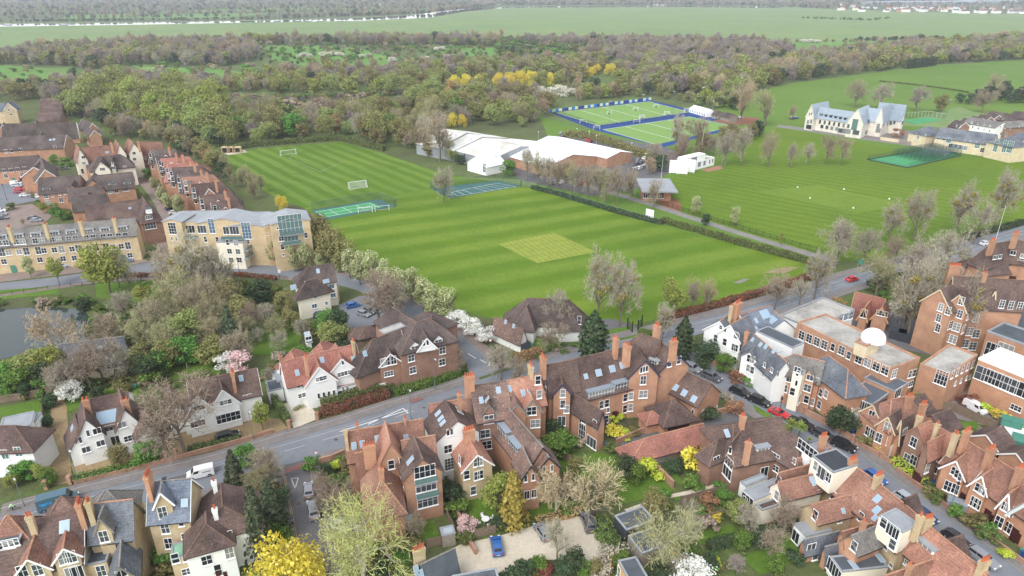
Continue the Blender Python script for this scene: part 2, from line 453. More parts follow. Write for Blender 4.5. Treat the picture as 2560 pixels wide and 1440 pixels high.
# hockey pitches
sheet('hockey_surround',[(1380,284),(1624,250),(1736,277),(1846,318),(1660,368),(1488,326)],.030,'astro_blue','blue surround of the hockey pitches')
sheet('hockey_pitch',[(1392,282),(1622,254),(1722,280),(1494,314)],.036,'astro_green','bright green hockey pitch by the advertising boards')
sheet('hockey_pitch',[(1508,324),(1724,292),(1836,316),(1640,362)],.036,'astro_green','bright green hockey pitch nearer the car park')
def lines(name,segs,w,z,mat,label=None,parent=None):
    m=MB();_zc[0]+=1;z+=_zc[0]*.0006
    for a,b in segs:
        A,B=G(*a),G(*b);d=(B-A).normalized();n=Vector((-d.y,d.x,0))*w/2
        q=[A-n,B-n,B+n,A+n]
        m.poly([(p.x,p.y,z) for p in q])
    o=m.put(name,MT[mat],parent)
    if parent is None:tag(o,label,None,None,'structure')
    return o
def lerp(a,b,t):return (a[0]+(b[0]-a[0])*t,a[1]+(b[1]-a[1])*t)
qa=[(1392,282),(1622,254),(1722,280),(1494,314)]
lines('pitch_lines',[(qa[0],qa[1]),(qa[1],qa[2]),(qa[2],qa[3]),(qa[3],qa[0])]+[(lerp(qa[0],qa[1],f),lerp(qa[3],qa[2],f)) for f in (.25,.5,.75)],.35,.042,'line_white','white lines of the farther hockey pitch')
qb=[(1508,324),(1724,292),(1836,316),(1640,362)]
lines('pitch_lines',[(qb[0],qb[1]),(qb[1],qb[2]),(qb[3],qb[0])]+[(lerp(qb[0],qb[1],f),lerp(qb[3],qb[2],f)) for f in (.25,.5,.75)],.35,.042,'line_white','white lines of the nearer hockey pitch')
# tennis courts
sheet('tennis_surround',[(778,526),(946,498),(992,516),(808,552)],.030,'court_teal','dark surround of the green tennis court')
sheet('tennis_court',[(786,529),(928,506),(958,519),(808,545)],.036,'court_green','bright green tennis court with white lines')
tc=[(790,530),(922,508),(948,519),(812,543)]
lines('court_lines',[(tc[0],tc[1]),(tc[1],tc[2]),(tc[2],tc[3]),(tc[3],tc[0])]+[(lerp(tc[0],tc[1],f),lerp(tc[3],tc[2],f)) for f in (.25,.5,.75)]+[(lerp(tc[0],tc[3],.5),lerp(tc[1],tc[2],.5))],.14,.042,'line_white','white lines on the bright green tennis court')
sheet('tennis_surround',[(1076,471),(1242,452),(1306,465),(1126,496)],.030,'court_teal','dark teal hard courts by the leisure hall')
td=[(1128,481),(1240,458),(1290,467),(1144,490)]
lines('court_lines',[(td[0],td[1]),(td[1],td[2]),(td[2],td[3]),(td[3],td[0])]+[(lerp(td[0],td[1],f),lerp(td[3],td[2],f)) for f in (.12,.25,.5,.62,.75,.87)],.16,.042,'line_white','white lines on the dark teal courts')
lines('field_lines',[((2040,464),(2290,520))],.5,.032,'mown_square','pale worn line along the wicket strip')
lines('field_lines',[((756,374),(722,396)),((722,396),(800,430)),((800,430),(862,404))],.12,.030,'line_worn','faint worn lines on the football field')
# all-weather cricket net bay, play surface and bare earth
sheet('net_bay',[(2168,400),(2330,372),(2402,390),(2268,420)],.034,'court_green','green floor of the cricket nets')
sheet('net_bay',[(2310,374),(2370,367),(2400,380),(2345,386)],.040,'astro_blue','blue floor at the far end of the cricket nets')
sheet('bare_earth',[(1650,500),(1690,497),(1704,512),(1700,528),(1668,531),(1640,520)],.030,'earth_red','round patch of red earth beside the small pavilion')
sheet('terrace_paving',[(1752,424),(1800,414),(1808,422),(1770,430)],.030,'terracotta_paving','terracotta terrace beside the white pavilion')
sheet('paved_patch',[(560,383),(612,375),(618,381),(570,388)],.030,'gravel_pale','pale paved patch by the yellow archways')
sheet('puddle',[(1832,707),(1860,697),(1874,698),(1850,709)],.027,'path_grey','shallow grey puddle on the grass by the road')
sheet('worn_grass',[(1905,682),(1960,668),(2000,668),(1960,684)],.027,'dry_grass','worn bare grass near the road corner')
# car park of the leisure hall
sheet('car_park',[(1300,450),(1260,400),(1330,360),(1440,330),(1560,350),(1680,372),(1720,400),(1660,440),(1600,470),(1480,490)],.028,'asphalt_dark','asphalt car park around the white-roofed leisure hall')
sheet('footpath',strip([(1396,447),(1500,478),(1600,508),(1700,541),(1830,583),(1950,619),(2070,656)],[(1404,441),(1508,472),(1612,501),(1712,534),(1840,575),(1958,611),(2080,645)]),.034,'path_grey','grey footpath between the two playing fields')
sheet('school_path',strip([(1940,318),(2000,326),(2120,344),(2250,362),(2330,372),(2480,392),(2700,424)],[(1946,312),(2000,318),(2120,334),(2250,352),(2340,364),(2490,384),(2700,412)]),.030,'path_grey','pale path in front of the stone school')
sheet('school_yard',[(2120,340),(2180,322),(2330,330),(2360,366),(2250,360)],.034,'pavement','paved yard beside the stone school')
sheet('ball_court',[(2252,300),(2320,294),(2360,300),(2290,312)],.036,'court_green','green ball court behind the stone school')
sheet('school_car_park',[(1780,302),(1850,290),(1900,296),(1880,310),(1830,314)],.030,'earth_red','reddish yard near the marquee')

# ------------------------------------------------------------------ roads
MAIN_F=[(-160,1344),(0,1292),(200,1238),(318,1208),(533,1157),(707,1103),(870,1057),(1000,1014),(1100,984),(1200,950),(1290,920),(1397,893),(1520,854),(1697,812),(1850,773),(1987,734),(2113,690),(2270,648),(2420,604),(2560,562),(2760,505)]
MAIN_N=[(-160,1425),(0,1372),(200,1310),(318,1276),(533,1220),(707,1166),(870,1118),(1000,1074),(1100,1040),(1200,1004),(1290,968),(1397,932),(1520,893),(1697,850),(1850,808),(1987,766),(2113,723),(2270,682),(2420,636),(2560,592),(2760,532)]
sheet('main_road',strip(MAIN_F,MAIN_N),.040,'asphalt','wide grey main road crossing the picture')
SL_L,SL_R=[(695,1172),(704,1195),(722,1290),(737,1380),(752,1470),(790,1700)],[(792,1140),(780,1170),(794,1240),(812,1330),(836,1450),(890,1700)]
sheet('side_street',strip(SL_L,SL_R),.044,'asphalt_dark','dark side street running down from the main road')
SR_R=[(1712,846),(1725,884),(1800,924),(1900,977),(2000,1029),(2090,1080),(2133,1116),(2235,1192),(2340,1266),(2450,1347),(2560,1430),(2760,1590)]
SR_L=[(1650,860),(1684,904),(1760,952),(1857,1012),(1930,1056),(2000,1096),(2062,1145),(2160,1222),(2262,1300),(2362,1384),(2470,1478),(2640,1640)]
sheet('terrace_street',strip(SR_R,SR_L),.044,'asphalt','grey residential street with parked cars')
ES_A=[(1188,948),(1160,915),(1118,862),(1064,818),(1000,778),(930,740),(866,718),(780,700),(700,692),(620,682),(540,682),(470,690),(400,694),(330,698),(250,702),(150,716),(0,738),(-200,770)]
ES_B=[(1262,922),(1214,888),(1158,840),(1098,796),(1040,760),(960,718),(892,694),(800,676),(700,664),(620,656),(540,656),(470,656),(400,652),(350,660),(270,674),(150,692),(0,708),(-200,732)]
sheet('estate_road',strip(ES_A,ES_B),.044,'asphalt','curving grey estate road past the field and the pond')
sheet('estate_street',strip([(366,664),(384,636),(396,606),(400,560),(392,520),(366,480),(342,452),(330,420)],[(420,664),(424,630),(430,590),(426,545),(414,505),(392,470),(362,440),(346,415)]),.040,'brick_paving','block-paved estate street between brick houses')
# pavements
def off(line,m):
    """shift a line of photograph points sideways over the ground, metres to its left"""
    P=[G(*p) for p in line];out=[]
    for i,p in enumerate(P):
        d=(P[min(i+1,len(P)-1)]-P[max(i-1,0)]).normalized()
        q=p+Vector((-d.y,d.x,0))*m
        x,y,_=PX(q.x,q.y);out.append((x,y))
    return out
def pave(name,edge,m,label,mat='pavement',z=.15):
    slab(name,strip(edge,off(edge,m)),z,mat,.13,'kerb',label)
pave('pavement',MAIN_F[1:10],3.0,'far pavement of the main road left of the junction')
pave('pavement',MAIN_F[10:],2.6,'far pavement of the main road along the playing fields')
pave('pavement',MAIN_N[:6],-2.2,'near pavement of the main road left of the side street')
pave('pavement',[(800,1134)]+MAIN_N[6:14],-2.2,'near pavement of the main road by the brick houses')
pave('pavement',MAIN_N[14:],-2.4,'near pavement of the main road by the school')
pave('pavement',SL_L[1:],-1.7,'left pavement of the side street')
pave('pavement',SL_R[1:],1.7,'right pavement of the side street')
pave('pavement',SR_R[1:],2.0,'right pavement of the terrace street','pavement')
pave('pavement',SR_L[1:],-1.8,'left pavement of the terrace street','pavement')
pave('pavement',ES_B[:9],-2.2,'pavement of the estate road beside the avenue of white trees','brick_paving')
pave('pavement',ES_A[7:],1.6,'pavement of the estate road beside the pond','brick_paving')
def along(line,m,z,dash,gap,w,mat,name,label,t0=0):
    """painted line parallel to a kerb line"""
    P=[G(*p) for p in (off(line,m) if m else line)]
    pts=[]; 
    for a,b in zip(P,P[1:]):
        n=max(1,int((b-a).length/.5))
        for i in range(n):pts.append(a+(b-a)*i/n)
    mb=MB();s=t0;_zc[0]+=1;z+=_zc[0]*.0006
    for a,b in zip(pts,pts[1:]):
        L=(b-a).length
        if (s%(dash+gap))<dash or gap==0:
            d=(b-a).normalized();n=Vector((-d.y,d.x,0))*w/2;b2=b+d*.01
            mb.poly([(p.x,p.y,z) for p in (a-n,b2-n,b2+n,a+n)])
        s+=L
    if mb.f:tag(mb.put(name,MT[mat]),label,None,None,'structure')
along(MAIN_F,-3.2,.048,4.0,3.0,.16,'line_worn','centre_line','dashed white centre line of the main road')
along(MAIN_F[:8],-1.3,.048,1,0,.12,'line_worn','cycle_line','white cycle lane line on the far side of the main road')
along(MAIN_F[:10],1.9,.158,1,0,.10,'line_worn','cycle_line','white line dividing the far pavement')
along(MAIN_F[12:],-1.4,.048,1,0,.12,'line_worn','cycle_line','white cycle lane line beside the playing fields')
along(MAIN_N[12:],1.4,.048,1,0,.12,'line_worn','cycle_line','white cycle lane line on the school side')
along(SL_L[1:],.35,.052,1,0,.1,'line_yellow','yellow_line','yellow no-parking line on the left of the side street')
along(SL_L[1:],.6,.052,1,0,.1,'line_yellow','yellow_line','inner yellow no-parking line on the left of the side street')
along(SL_R[1:],-.35,.052,1,0,.1,'line_yellow','yellow_line','yellow no-parking line on the right of the side street')
along(SR_R[6:],-.3,.052,1,0,.1,'line_yellow','yellow_line','yellow no-parking line on the terrace street')
along(SR_L[2:6],.3,.052,1,0,.1,'line_yellow','yellow_line','yellow no-parking line opposite the parked cars')
along(ES_B[:9],.35,.052,1,0,.1,'line_yellow','yellow_line','yellow no-parking line of the estate road')
along(ES_A[:7],-.35,.052,1,0,.1,'line_yellow','yellow_line','yellow no-parking line of the estate road by the brick flats')
sheet('red_crossing',[(690,1180),(776,1152),(782,1162),(698,1192)],.050,'red_surface','red-surfaced strip across the mouth of the side street')
sheet('red_crossing',[(1024,1000),(1054,994),(1058,1000),(1030,1010)],.158,'red_surface','small red tactile patch on the pavement')
lines('give_way_lines',[((728,1197),(746,1196)),((728,1197),(738,1222)),((746,1196),(738,1222))],.18,.056,'line_worn','worn give-way triangle on the side street')
lines('stop_lines',[((1118,945),(1140,938)),((850,1080),(1020,1026)),((1008,1022),(1020,1034)),((920,1062),(1008,1022))],.18,.054,'line_white','white bay markings on the main road')
lines('junction_lines',[((1225,905),(1245,912)),((1245,912),(1222,915)),((1222,915),(1225,905)),((1170,885),(1190,897)),((1200,900),(1215,908))],.18,.054,'line_white','white give-way markings at the estate road junction')
# drives, yards, car parks, pond
sheet('gravel_drive',[(134,985),(160,955),(165,985),(180,1207),(124,1216),(118,1100)],.030,'gravel_brown','long brown gravel drive between the white houses')
sheet('gravel_drive',[(176,1160),(230,1135),(300,1130),(420,1085),(520,1052),(640,1042),(700,1048),(720,1072),(640,1098),(420,1148),(190,1196)],.034,'gravel_brown','brown gravel forecourt of the white gabled houses')
sheet('gravel_drive',[(704,1012),(762,998),(800,1046),(735,1072)],.038,'gravel_pale','pale gravel drive of the white house with red roof')
sheet('gravel_car_park',[(1085,1400),(1150,1362),(1250,1340),(1345,1312),(1462,1285),(1495,1305),(1552,1398),(1480,1412),(1380,1400),(1310,1405),(1250,1436),(1160,1450)],.030,'gravel_pale','pale gravel car park at the bottom')
sheet('gravel_path',[(352,1390),(348,1280),(362,1258),(376,1262),(396,1420),(360,1450)],.032,'gravel_brown','gravel passage between two yellow brick houses')
sheet('asphalt_yard',[(846,764),(900,740),(968,742),(1020,772),(960,800),(900,836),(868,830)],.030,'asphalt','grey car park behind the brick flats')
sheet('asphalt_yard',[(1530,1090),(1600,1075),(1760,1030),(1850,1008),(1900,1035),(1790,1075),(1640,1100),(1560,1125)],.048,'asphalt_dark','dark drive to the garages')
sheet('school_court',[(2060,812),(2140,792),(2250,775),(2300,800),(2440,870),(2370,900),(2200,860)],.034,'asphalt_dark','asphalt yard behind the school block')
sheet('school_court',[(2290,1010),(2340,990),(2450,960),(2560,1010),(2640,1060),(2560,1080),(2440,1060),(2330,1030)],.034,'pavement','yard where the white van stands')
sheet('garden_path',[(2230,748),(2330,716),(2400,720),(2330,745),(2260,765)],.034,'gravel_pale','pale path by the red-roofed lodge')
sheet('entrance_drive',[(2500,700),(2560,680),(2640,690),(2640,720),(2560,700)],.034,'path_grey','drive before the gatehouse')
sheet('entrance_drive',[(1450,860),(1480,800),(1530,798),(1590,815),(1600,840),(1530,856)],.030,'asphalt_dark','asphalt entrance with iron gates off the main road')
sheet('parking_court',[(-120,480),(0,455),(60,448),(110,470),(120,496),(0,520),(-120,540)],.030,'asphalt','estate parking court with parked cars')
sheet('parking_court',[(-120,545),(0,520),(80,510),(130,540),(110,560),(-120,600)],.034,'brick_paving','block-paved estate parking court')
sheet('forecourt',[(-200,705),(0,684),(180,668),(350,640),(372,655),(250,676),(0,706),(-200,730)],.030,'brick_paving','paved forecourt of the yellow terrace')
sheet('pond',[(-260,800),(0,772),(70,770),(140,768),(210,776),(228,800),(226,850),(180,872),(80,880),(0,900),(-260,920)],.030,'pond_water','dark still pond with reflections of bare trees')
LAWNS=[[(1540,1195),(1600,1172),(1650,1180),(1690,1225),(1640,1240),(1552,1262)],[(1660,1165),(1755,1158),(1790,1195),(1750,1218),(1690,1210)],[(1740,1335),(1830,1310),(1845,1330),(1750,1362)],[(1680,1242),(1760,1222),(1800,1228),(1690,1252)],
         [(1165,1250),(1235,1240),(1300,1280),(1180,1320)],[(1052,1310),(1085,1300),(1100,1345),(1055,1352)],[(1310,1245),(1390,1235),(1440,1260),(1330,1300)],[(415,920),(480,905),(560,895),(550,935),(420,950)],[(620,800),(720,790),(760,830),(740,880),(640,890),(600,850)],
         [(160,995),(200,985),(215,1015),(170,1032)],[(240,975),(350,965),(350,990),(250,998)],[(0,1020),(95,1000),(112,1020),(0,1045)],[(240,700),(455,695),(460,742),(320,755),(240,745)],[(0,726),(140,716),(150,735),(0,750)],[(1595,1005),(1650,1000),(1640,1030),(1570,1050),(1560,1035)],[(1380,1160),(1500,1130),(1560,1150),(1480,1190),(1410,1190)],
         [(830,1000),(880,985),(900,995),(840,1012)],[(1030,960),(1150,930),(1160,945),(1040,975)],[(1340,850),(1400,838),(1410,860),(1350,875)],[(1490,830),(1580,815),(1600,842),(1510,858)],[(1855,1395),(1990,1330),(2030,1390),(1900,1440)],[(2460,1075),(2520,1100),(2500,1130),(2440,1090)],[(850,640),(1000,700),(1120,775),(1200,820),(1240,850),(1210,850),(1090,780),(960,710),(850,665)],[(2380,1060),(2440,1052),(2450,1072),(2380,1075)],[(2500,655),(2560,645),(2560,675),(2520,690)],[(770,545),(830,600),(850,650),(770,650)],[(40,1020),(110,1010),(110,1030),(40,1040)]]
for p in LAWNS:sheet('lawn',p,.022,'lawn','small green lawn between the houses')
sheet('garden_path',strip([(1560,1275),(1660,1240),(1720,1228),(1800,1205),(1785,1170),(1750,1155)],[(1570,1282),(1670,1247),(1730,1236),(1816,1212),(1800,1165),(1760,1148)]),.030,'gravel_pale','pale curving garden path round the lawn')
sheet('flower_bed',[(1694,1182),(1712,1176),(1738,1180),(1740,1196),(1716,1204),(1696,1196)],.036,'garden_soil','round flower bed in the lawn')
sheet('patio',[(1905,1300),(1960,1282),(2000,1310),(1930,1330)],.030,'terracotta_paving','paved patio behind the flat-roofed extension')
sheet('front_garden',[(1880,1010),(1930,1040),(1990,1075),(1960,1080),(1900,1050)],.020,'verge','strip of garden beside the terrace street')

for i,pts in enumerate([[(2392,1278),(2408,1272),(2432,1292),(2416,1298)],[(2268,1206),(2284,1200),(2300,1212),(2284,1220)],[(880,1088),(930,1072),(934,1080),(884,1096)],[(420,1196),(470,1184),(474,1192),(424,1204)],[(1110,1000),(1150,986),(1156,994),(1116,1008)],[(1600,850),(1650,838),(1654,844),(1604,856)],[(740,1300),(760,1298),(764,1320),(744,1322)],[(1100,838),(1130,862),(1122,866),(1094,842)],[(2040,1082),(2060,1094),(2050,1100),(2030,1088)]]):
    sheet('road_patch',pts,.046,'asphalt_dark','dark repaired patch in the road surface')
for i,(x,y) in enumerate([(600,1170),(840,1100),(1060,1020),(2180,1190),(1960,1060),(748,1260),(1060,800),(1980,755),(250,1250),(2320,1300)]):
    p=G(x,y);m_=MB();m_.poly([(p.x+.34*math.cos(a*math.pi/6),p.y+.34*math.sin(a*math.pi/6),.085+i*.001) for a in range(12)]);tag(m_.put('manhole_cover',MT['ballast']),'round iron manhole cover in the road',None,None,'structure')
# ------------------------------------------------------------------ windows, doors, roof lights (meshes shared by size)
_cache={}
def cached(key,f):
    if key not in _cache:_cache[key]=f()
    return _cache[key]
def frame_mesh(w,h,nx,ny,mat,t=.07,sill=True):
    def mk():
        m=MB();d=.06
        m.box((0,-d/2,h/2-t/2),w/2,d/2,t/2);m.box((0,-d/2,-h/2+t/2),w/2,d/2,t/2)
        for s in (-1,1):m.box((s*(w/2-t/2),-d/2,0),t/2,d/2,h/2-t)
        for i in range(1,nx):m.box((-w/2+w*i/nx,-d/2+.008,0),t*.42,d/2-.008,h/2-t)
        for i in range(1,ny):m.box((0,-d/2+.012,-h/2+h*i/ny),w/2-t,d/2-.012,t*.36)
        if sill:m.box((0,-.08,-h/2-.05),w/2+.08,.09,.05)
        return m.me('window',MT[mat])
    return cached(('fr',round(w,2),round(h,2),nx,ny,mat,t,sill),mk)
def pane_mesh(w,h,mat):
    def mk():
        m=MB();m.box((0,-.012,0),w/2-.02,.008,h/2-.02);return m.me('pane',MT[mat])
    return cached(('pn',round(w,2),round(h,2),mat),mk)
def put_window(root,p,n,w,h,nx=2,ny=2,frame='white_paint',pane='pane_dark',name='window',sill=True,t=.07):
    """a window on the wall at p whose outward normal is n"""
    rz=math.atan2(n.y,n.x)+math.pi/2
    o=link(name,frame_mesh(w,h,nx,ny,frame,t,sill),root,p-root.location+n*.01,(0,0,rz))
    if pane=='pane_dark':pane=WR.choice(['pane_dark','pane_dark','pane_dark','pane_mid','pane_mid','pane_curtain'])
    link('pane',pane_mesh(w,h,pane),o)
    return o
WR=random.Random(21)
STY={  # w, h, columns, rows, frame, pane
    's':(1.0,1.7,1,2),'S':(1.15,1.9,2,2),'q':(.75,1.0,1,2),'c':(1.3,1.2,2,1),'c3':(1.9,1.2,3,2),'c4':(2.5,1.3,4,2),'p':(1.7,1.7,2,2),
    'd':(.95,2.1,1,2),'f':(1.5,2.1,2,1),'F':(3.2,2.2,4,2),'g':(2.4,2.2,3,1),'a':(1.1,1.9,2,3),'A':(1.5,2.0,2,3),'t':(.55,1.3,1,1),'x':(.7,.7,1,1),'w':(2.2,1.7,3,2),'m':(1.4,1.6,2,2),'b':(4.2,1.9,5,2),'T':(1.7,4.6,3,4),'B':(3.6,4.2,4,3),'n':(.62,1.5,1,2)}

class Wing:
    """a block under a pitched or flat roof; u runs along the ridge, n to its left"""
    def __init__(s,p,q,hr,he,half,h0=0.,h1=0.,half2=None,z0=0.):
        s.p,s.q=Vector((p[0],p[1],0)),Vector((q[0],q[1],0))
        d=s.q-s.p;s.L=d.length;s.u=d/max(s.L,1e-6);s.n=Vector((-s.u.y,s.u.x,0))
        s.hr,s.he,s.wl,s.wr,s.h0,s.h1,s.z0=hr,he,half,half2 or half,h0,h1,z0
        s.flat=False
    def pt(s,a,b,z):return s.p+s.u*a+s.n*b+Vector((0,0,z))
    def walls(s):
        """(corner, corner, normal, eave z, apex z or None, apex pos)"""
        a0,a1,l,r=-s.h0,s.L+s.h1,s.wl,-s.wr
        g0=s.hr if s.h0==0 and not s.flat else None
        g1=s.hr if s.h1==0 and not s.flat else None
        return [(s.pt(a0,r,0),s.pt(a1,r,0),-s.n,s.he,None),(s.pt(a1,r,0),s.pt(a1,l,0),s.u,s.he,g1),
                (s.pt(a1,l,0),s.pt(a0,l,0),s.n,s.he,None),(s.pt(a0,l,0),s.pt(a0,r,0),-s.u,s.he,g0)]
    def slopes(s):
        """roof planes as (point, normal, downhill)"""
        out=[]
        if s.flat:return [(s.pt(0,0,s.he),Vector((0,0,1)),s.n)]
        for sg,w in ((1,s.wl),(-1,s.wr)):
            dn=(s.n*sg*w-Vector((0,0,s.hr-s.he))).normalized()
            nr=s.u.cross(dn)*sg
            if nr.z<0:nr=-nr
            out.append((s.pt(0,0,s.hr),nr,dn))
        return out
    def inside(s,P,m=0.):
        d=P-s.p;a=d.dot(s.u);b=d.dot(s.n)
        return-s.h0-m<a<s.L+s.h1+m and-s.wr-m<b<s.wl+m
def RW(x0,y0,x1,y1,hr,ex,ey,he,h0=0.,h1=0.,**k):
    """wing from its ridge ends and a point of one eave as seen in the photograph, with their heights"""
    p,q,e=G(x0,y0,hr),G(x1,y1,hr),G(ex,ey,he)
    d=(q-p);d.z=0;d.normalize();v=e-p;v.z=0
    half=abs(v.dot(Vector((-d.y,d.x,0))))
    w=Wing(p,q,hr,he,half,h0,h1,**k)
    return w
def MW(x0,y0,x1,y1,hr,half,he,h0=0.,h1=0.,**k):
    return Wing(G(x0,y0,hr),G(x1,y1,hr),hr,he,half,h0,h1,**k)
def FW(x0,y0,x1,y1,x2,y2,h,z0=0.):
    """flat-roofed block: one roof edge, and a point on the opposite edge"""
    p,q,e=G(x0,y0,h),G(x1,y1,h),G(x2,y2,h)
    d=(q-p);d.z=0;L=d.length;d.normalize();n=Vector((-d.y,d.x,0));w=(e-p).dot(n)
    m=n*w/2
    g=Wing(p+m,q+m,h,h,abs(w)/2,z0=z0);g.flat=True
    return g
def TW(a,b,c,h,z0=0.):
    g=FW(*a,*b,*c,h,z0);return g

def roof_mesh(w,ov=.38,vg=.22,th=.16):
    """the roof shell of a wing with its overhangs"""
    if w.flat:
        m=MB();a0,a1,l,r=-.08,w.L+.08,w.wl+.08,-w.wr-.08
        top=w.he+.02
        m.poly([w.pt(a0,r,top),w.pt(a1,r,top),w.pt(a1,l,top),w.pt(a0,l,top)])
        return m,None
    sl_l=(w.hr-w.he)/w.wl;sl_r=(w.hr-w.he)/w.wr
    zl,zr=w.he-sl_l*ov,w.he-sl_r*ov
    l,r=w.wl+ov,-w.wr-ov
    m=MB();T=Vector((0,0,.05))
    if w.h0>0:a0,c0=0.,-w.h0-ov*w.h0/w.wl
    else:a0=c0=-vg
    if w.h1>0:a1,c1=w.L,w.L+w.h1+ov*w.h1/w.wl
    else:a1=c1=w.L+vg
    R0,R1=w.pt(a0,0,w.hr),w.pt(a1,0,w.hr)
    A,B,C,D=w.pt(c0,r,zr),w.pt(c1,r,zr),w.pt(c1,l,zl),w.pt(c0,l,zl)
    up=Vector((0,0,.10));dn=Vector((0,0,.10-th))
    faces=[[A,B,R1,R0],[C,D,R0,R1]]
    if w.h1>0:faces.append([B,C,R1])
    if w.h0>0:faces.append([D,A,R0])
    for f in faces:m.poly([p+up for p in f])
    for f in faces:m.poly([p+dn for p in reversed(f)])
    per=[A,B]+([C] if w.h1>0 else [R1,C])+[D]+([] if w.h0>0 else [R0])
    for i in range(len(per)):
        p,q=per[i],per[(i+1)%len(per)]
        m.poly([p+dn,q+dn,q+up,p+up])
    rd=MB();z=Vector((0,0,.13))
    rd.bar(R0+z,R1+z,.22,.10)
    for c,e in (((A,R0),w.h0),((D,R0),w.h0),((B,R1),w.h1),((C,R1),w.h1)):
        if e>0:rd.bar(c[0]+z,c[1]+z,.18,.08)
    return m,rd
def wall_mesh(w):
    m=MB();z0=Vector((0,0,w.z0))
    for (a,b,n,he,g) in w.walls():
        top=Vector((0,0,he)); 
        pts=[a+z0,b+z0,b+top]
        if g is not None:
            mid=w.p+(w.u*w.L if n.dot(w.u)>.5 else Vector((0,0,0)))
            pts.append(mid+Vector((0,0,g-.02)))
        pts.append(a+top);m.poly(pts)
    return m
ALLW=[]
RIDGE={'tile_brown':'ridge_brown','tile_dark':'ridge_brown','tile_mottled':'ridge_brown','slate':'ridge_grey','slate_blue':'ridge_grey','slate_warm':'ridge_grey'}
WARN=[]
def hit_wall(wings,x,y):
    d=ray(x,y);best=None
    for w in wings:
        for (a,b,n,he,g) in w.walls():
            dn=d.dot(n)
            if dn>-1e-3:continue
            t=(a-EYE).dot(n)/dn
            P=EYE+d*t;e=b-a;L=e.length;s=(P-a).dot(e)/L
            if P.z<w.z0+.2: 
                cost=(w.z0-P.z)+.2
            else:cost=0
            top=he if g is None else he+(g-he)*(1-abs(s/L-.5)*2)
            if P.z>top:cost+=(P.z-top)
            if s<0:cost+=-s
            if s>L:cost+=s-L
            key=(round(cost*2),t)
            if best is None or key<best[0]:best=(key,P,n,cost,w,a,e/L,L)
    return best
def hit_roof(wings,x,y):
    d=ray(x,y);best=None
    for w in wings:
        for (p,n,dn) in w.slopes():
            k=d.dot(n)
            if k>-1e-3:continue
            t=(p-EYE).dot(n)/k;P=EYE+d*t
            cost=0 if (w.inside(P,.3) and w.he-.5<P.z<w.hr+.3) else 5
            if best is None or (cost,t)<best[0]:best=((cost,t),P,n,dn,w)
    return best
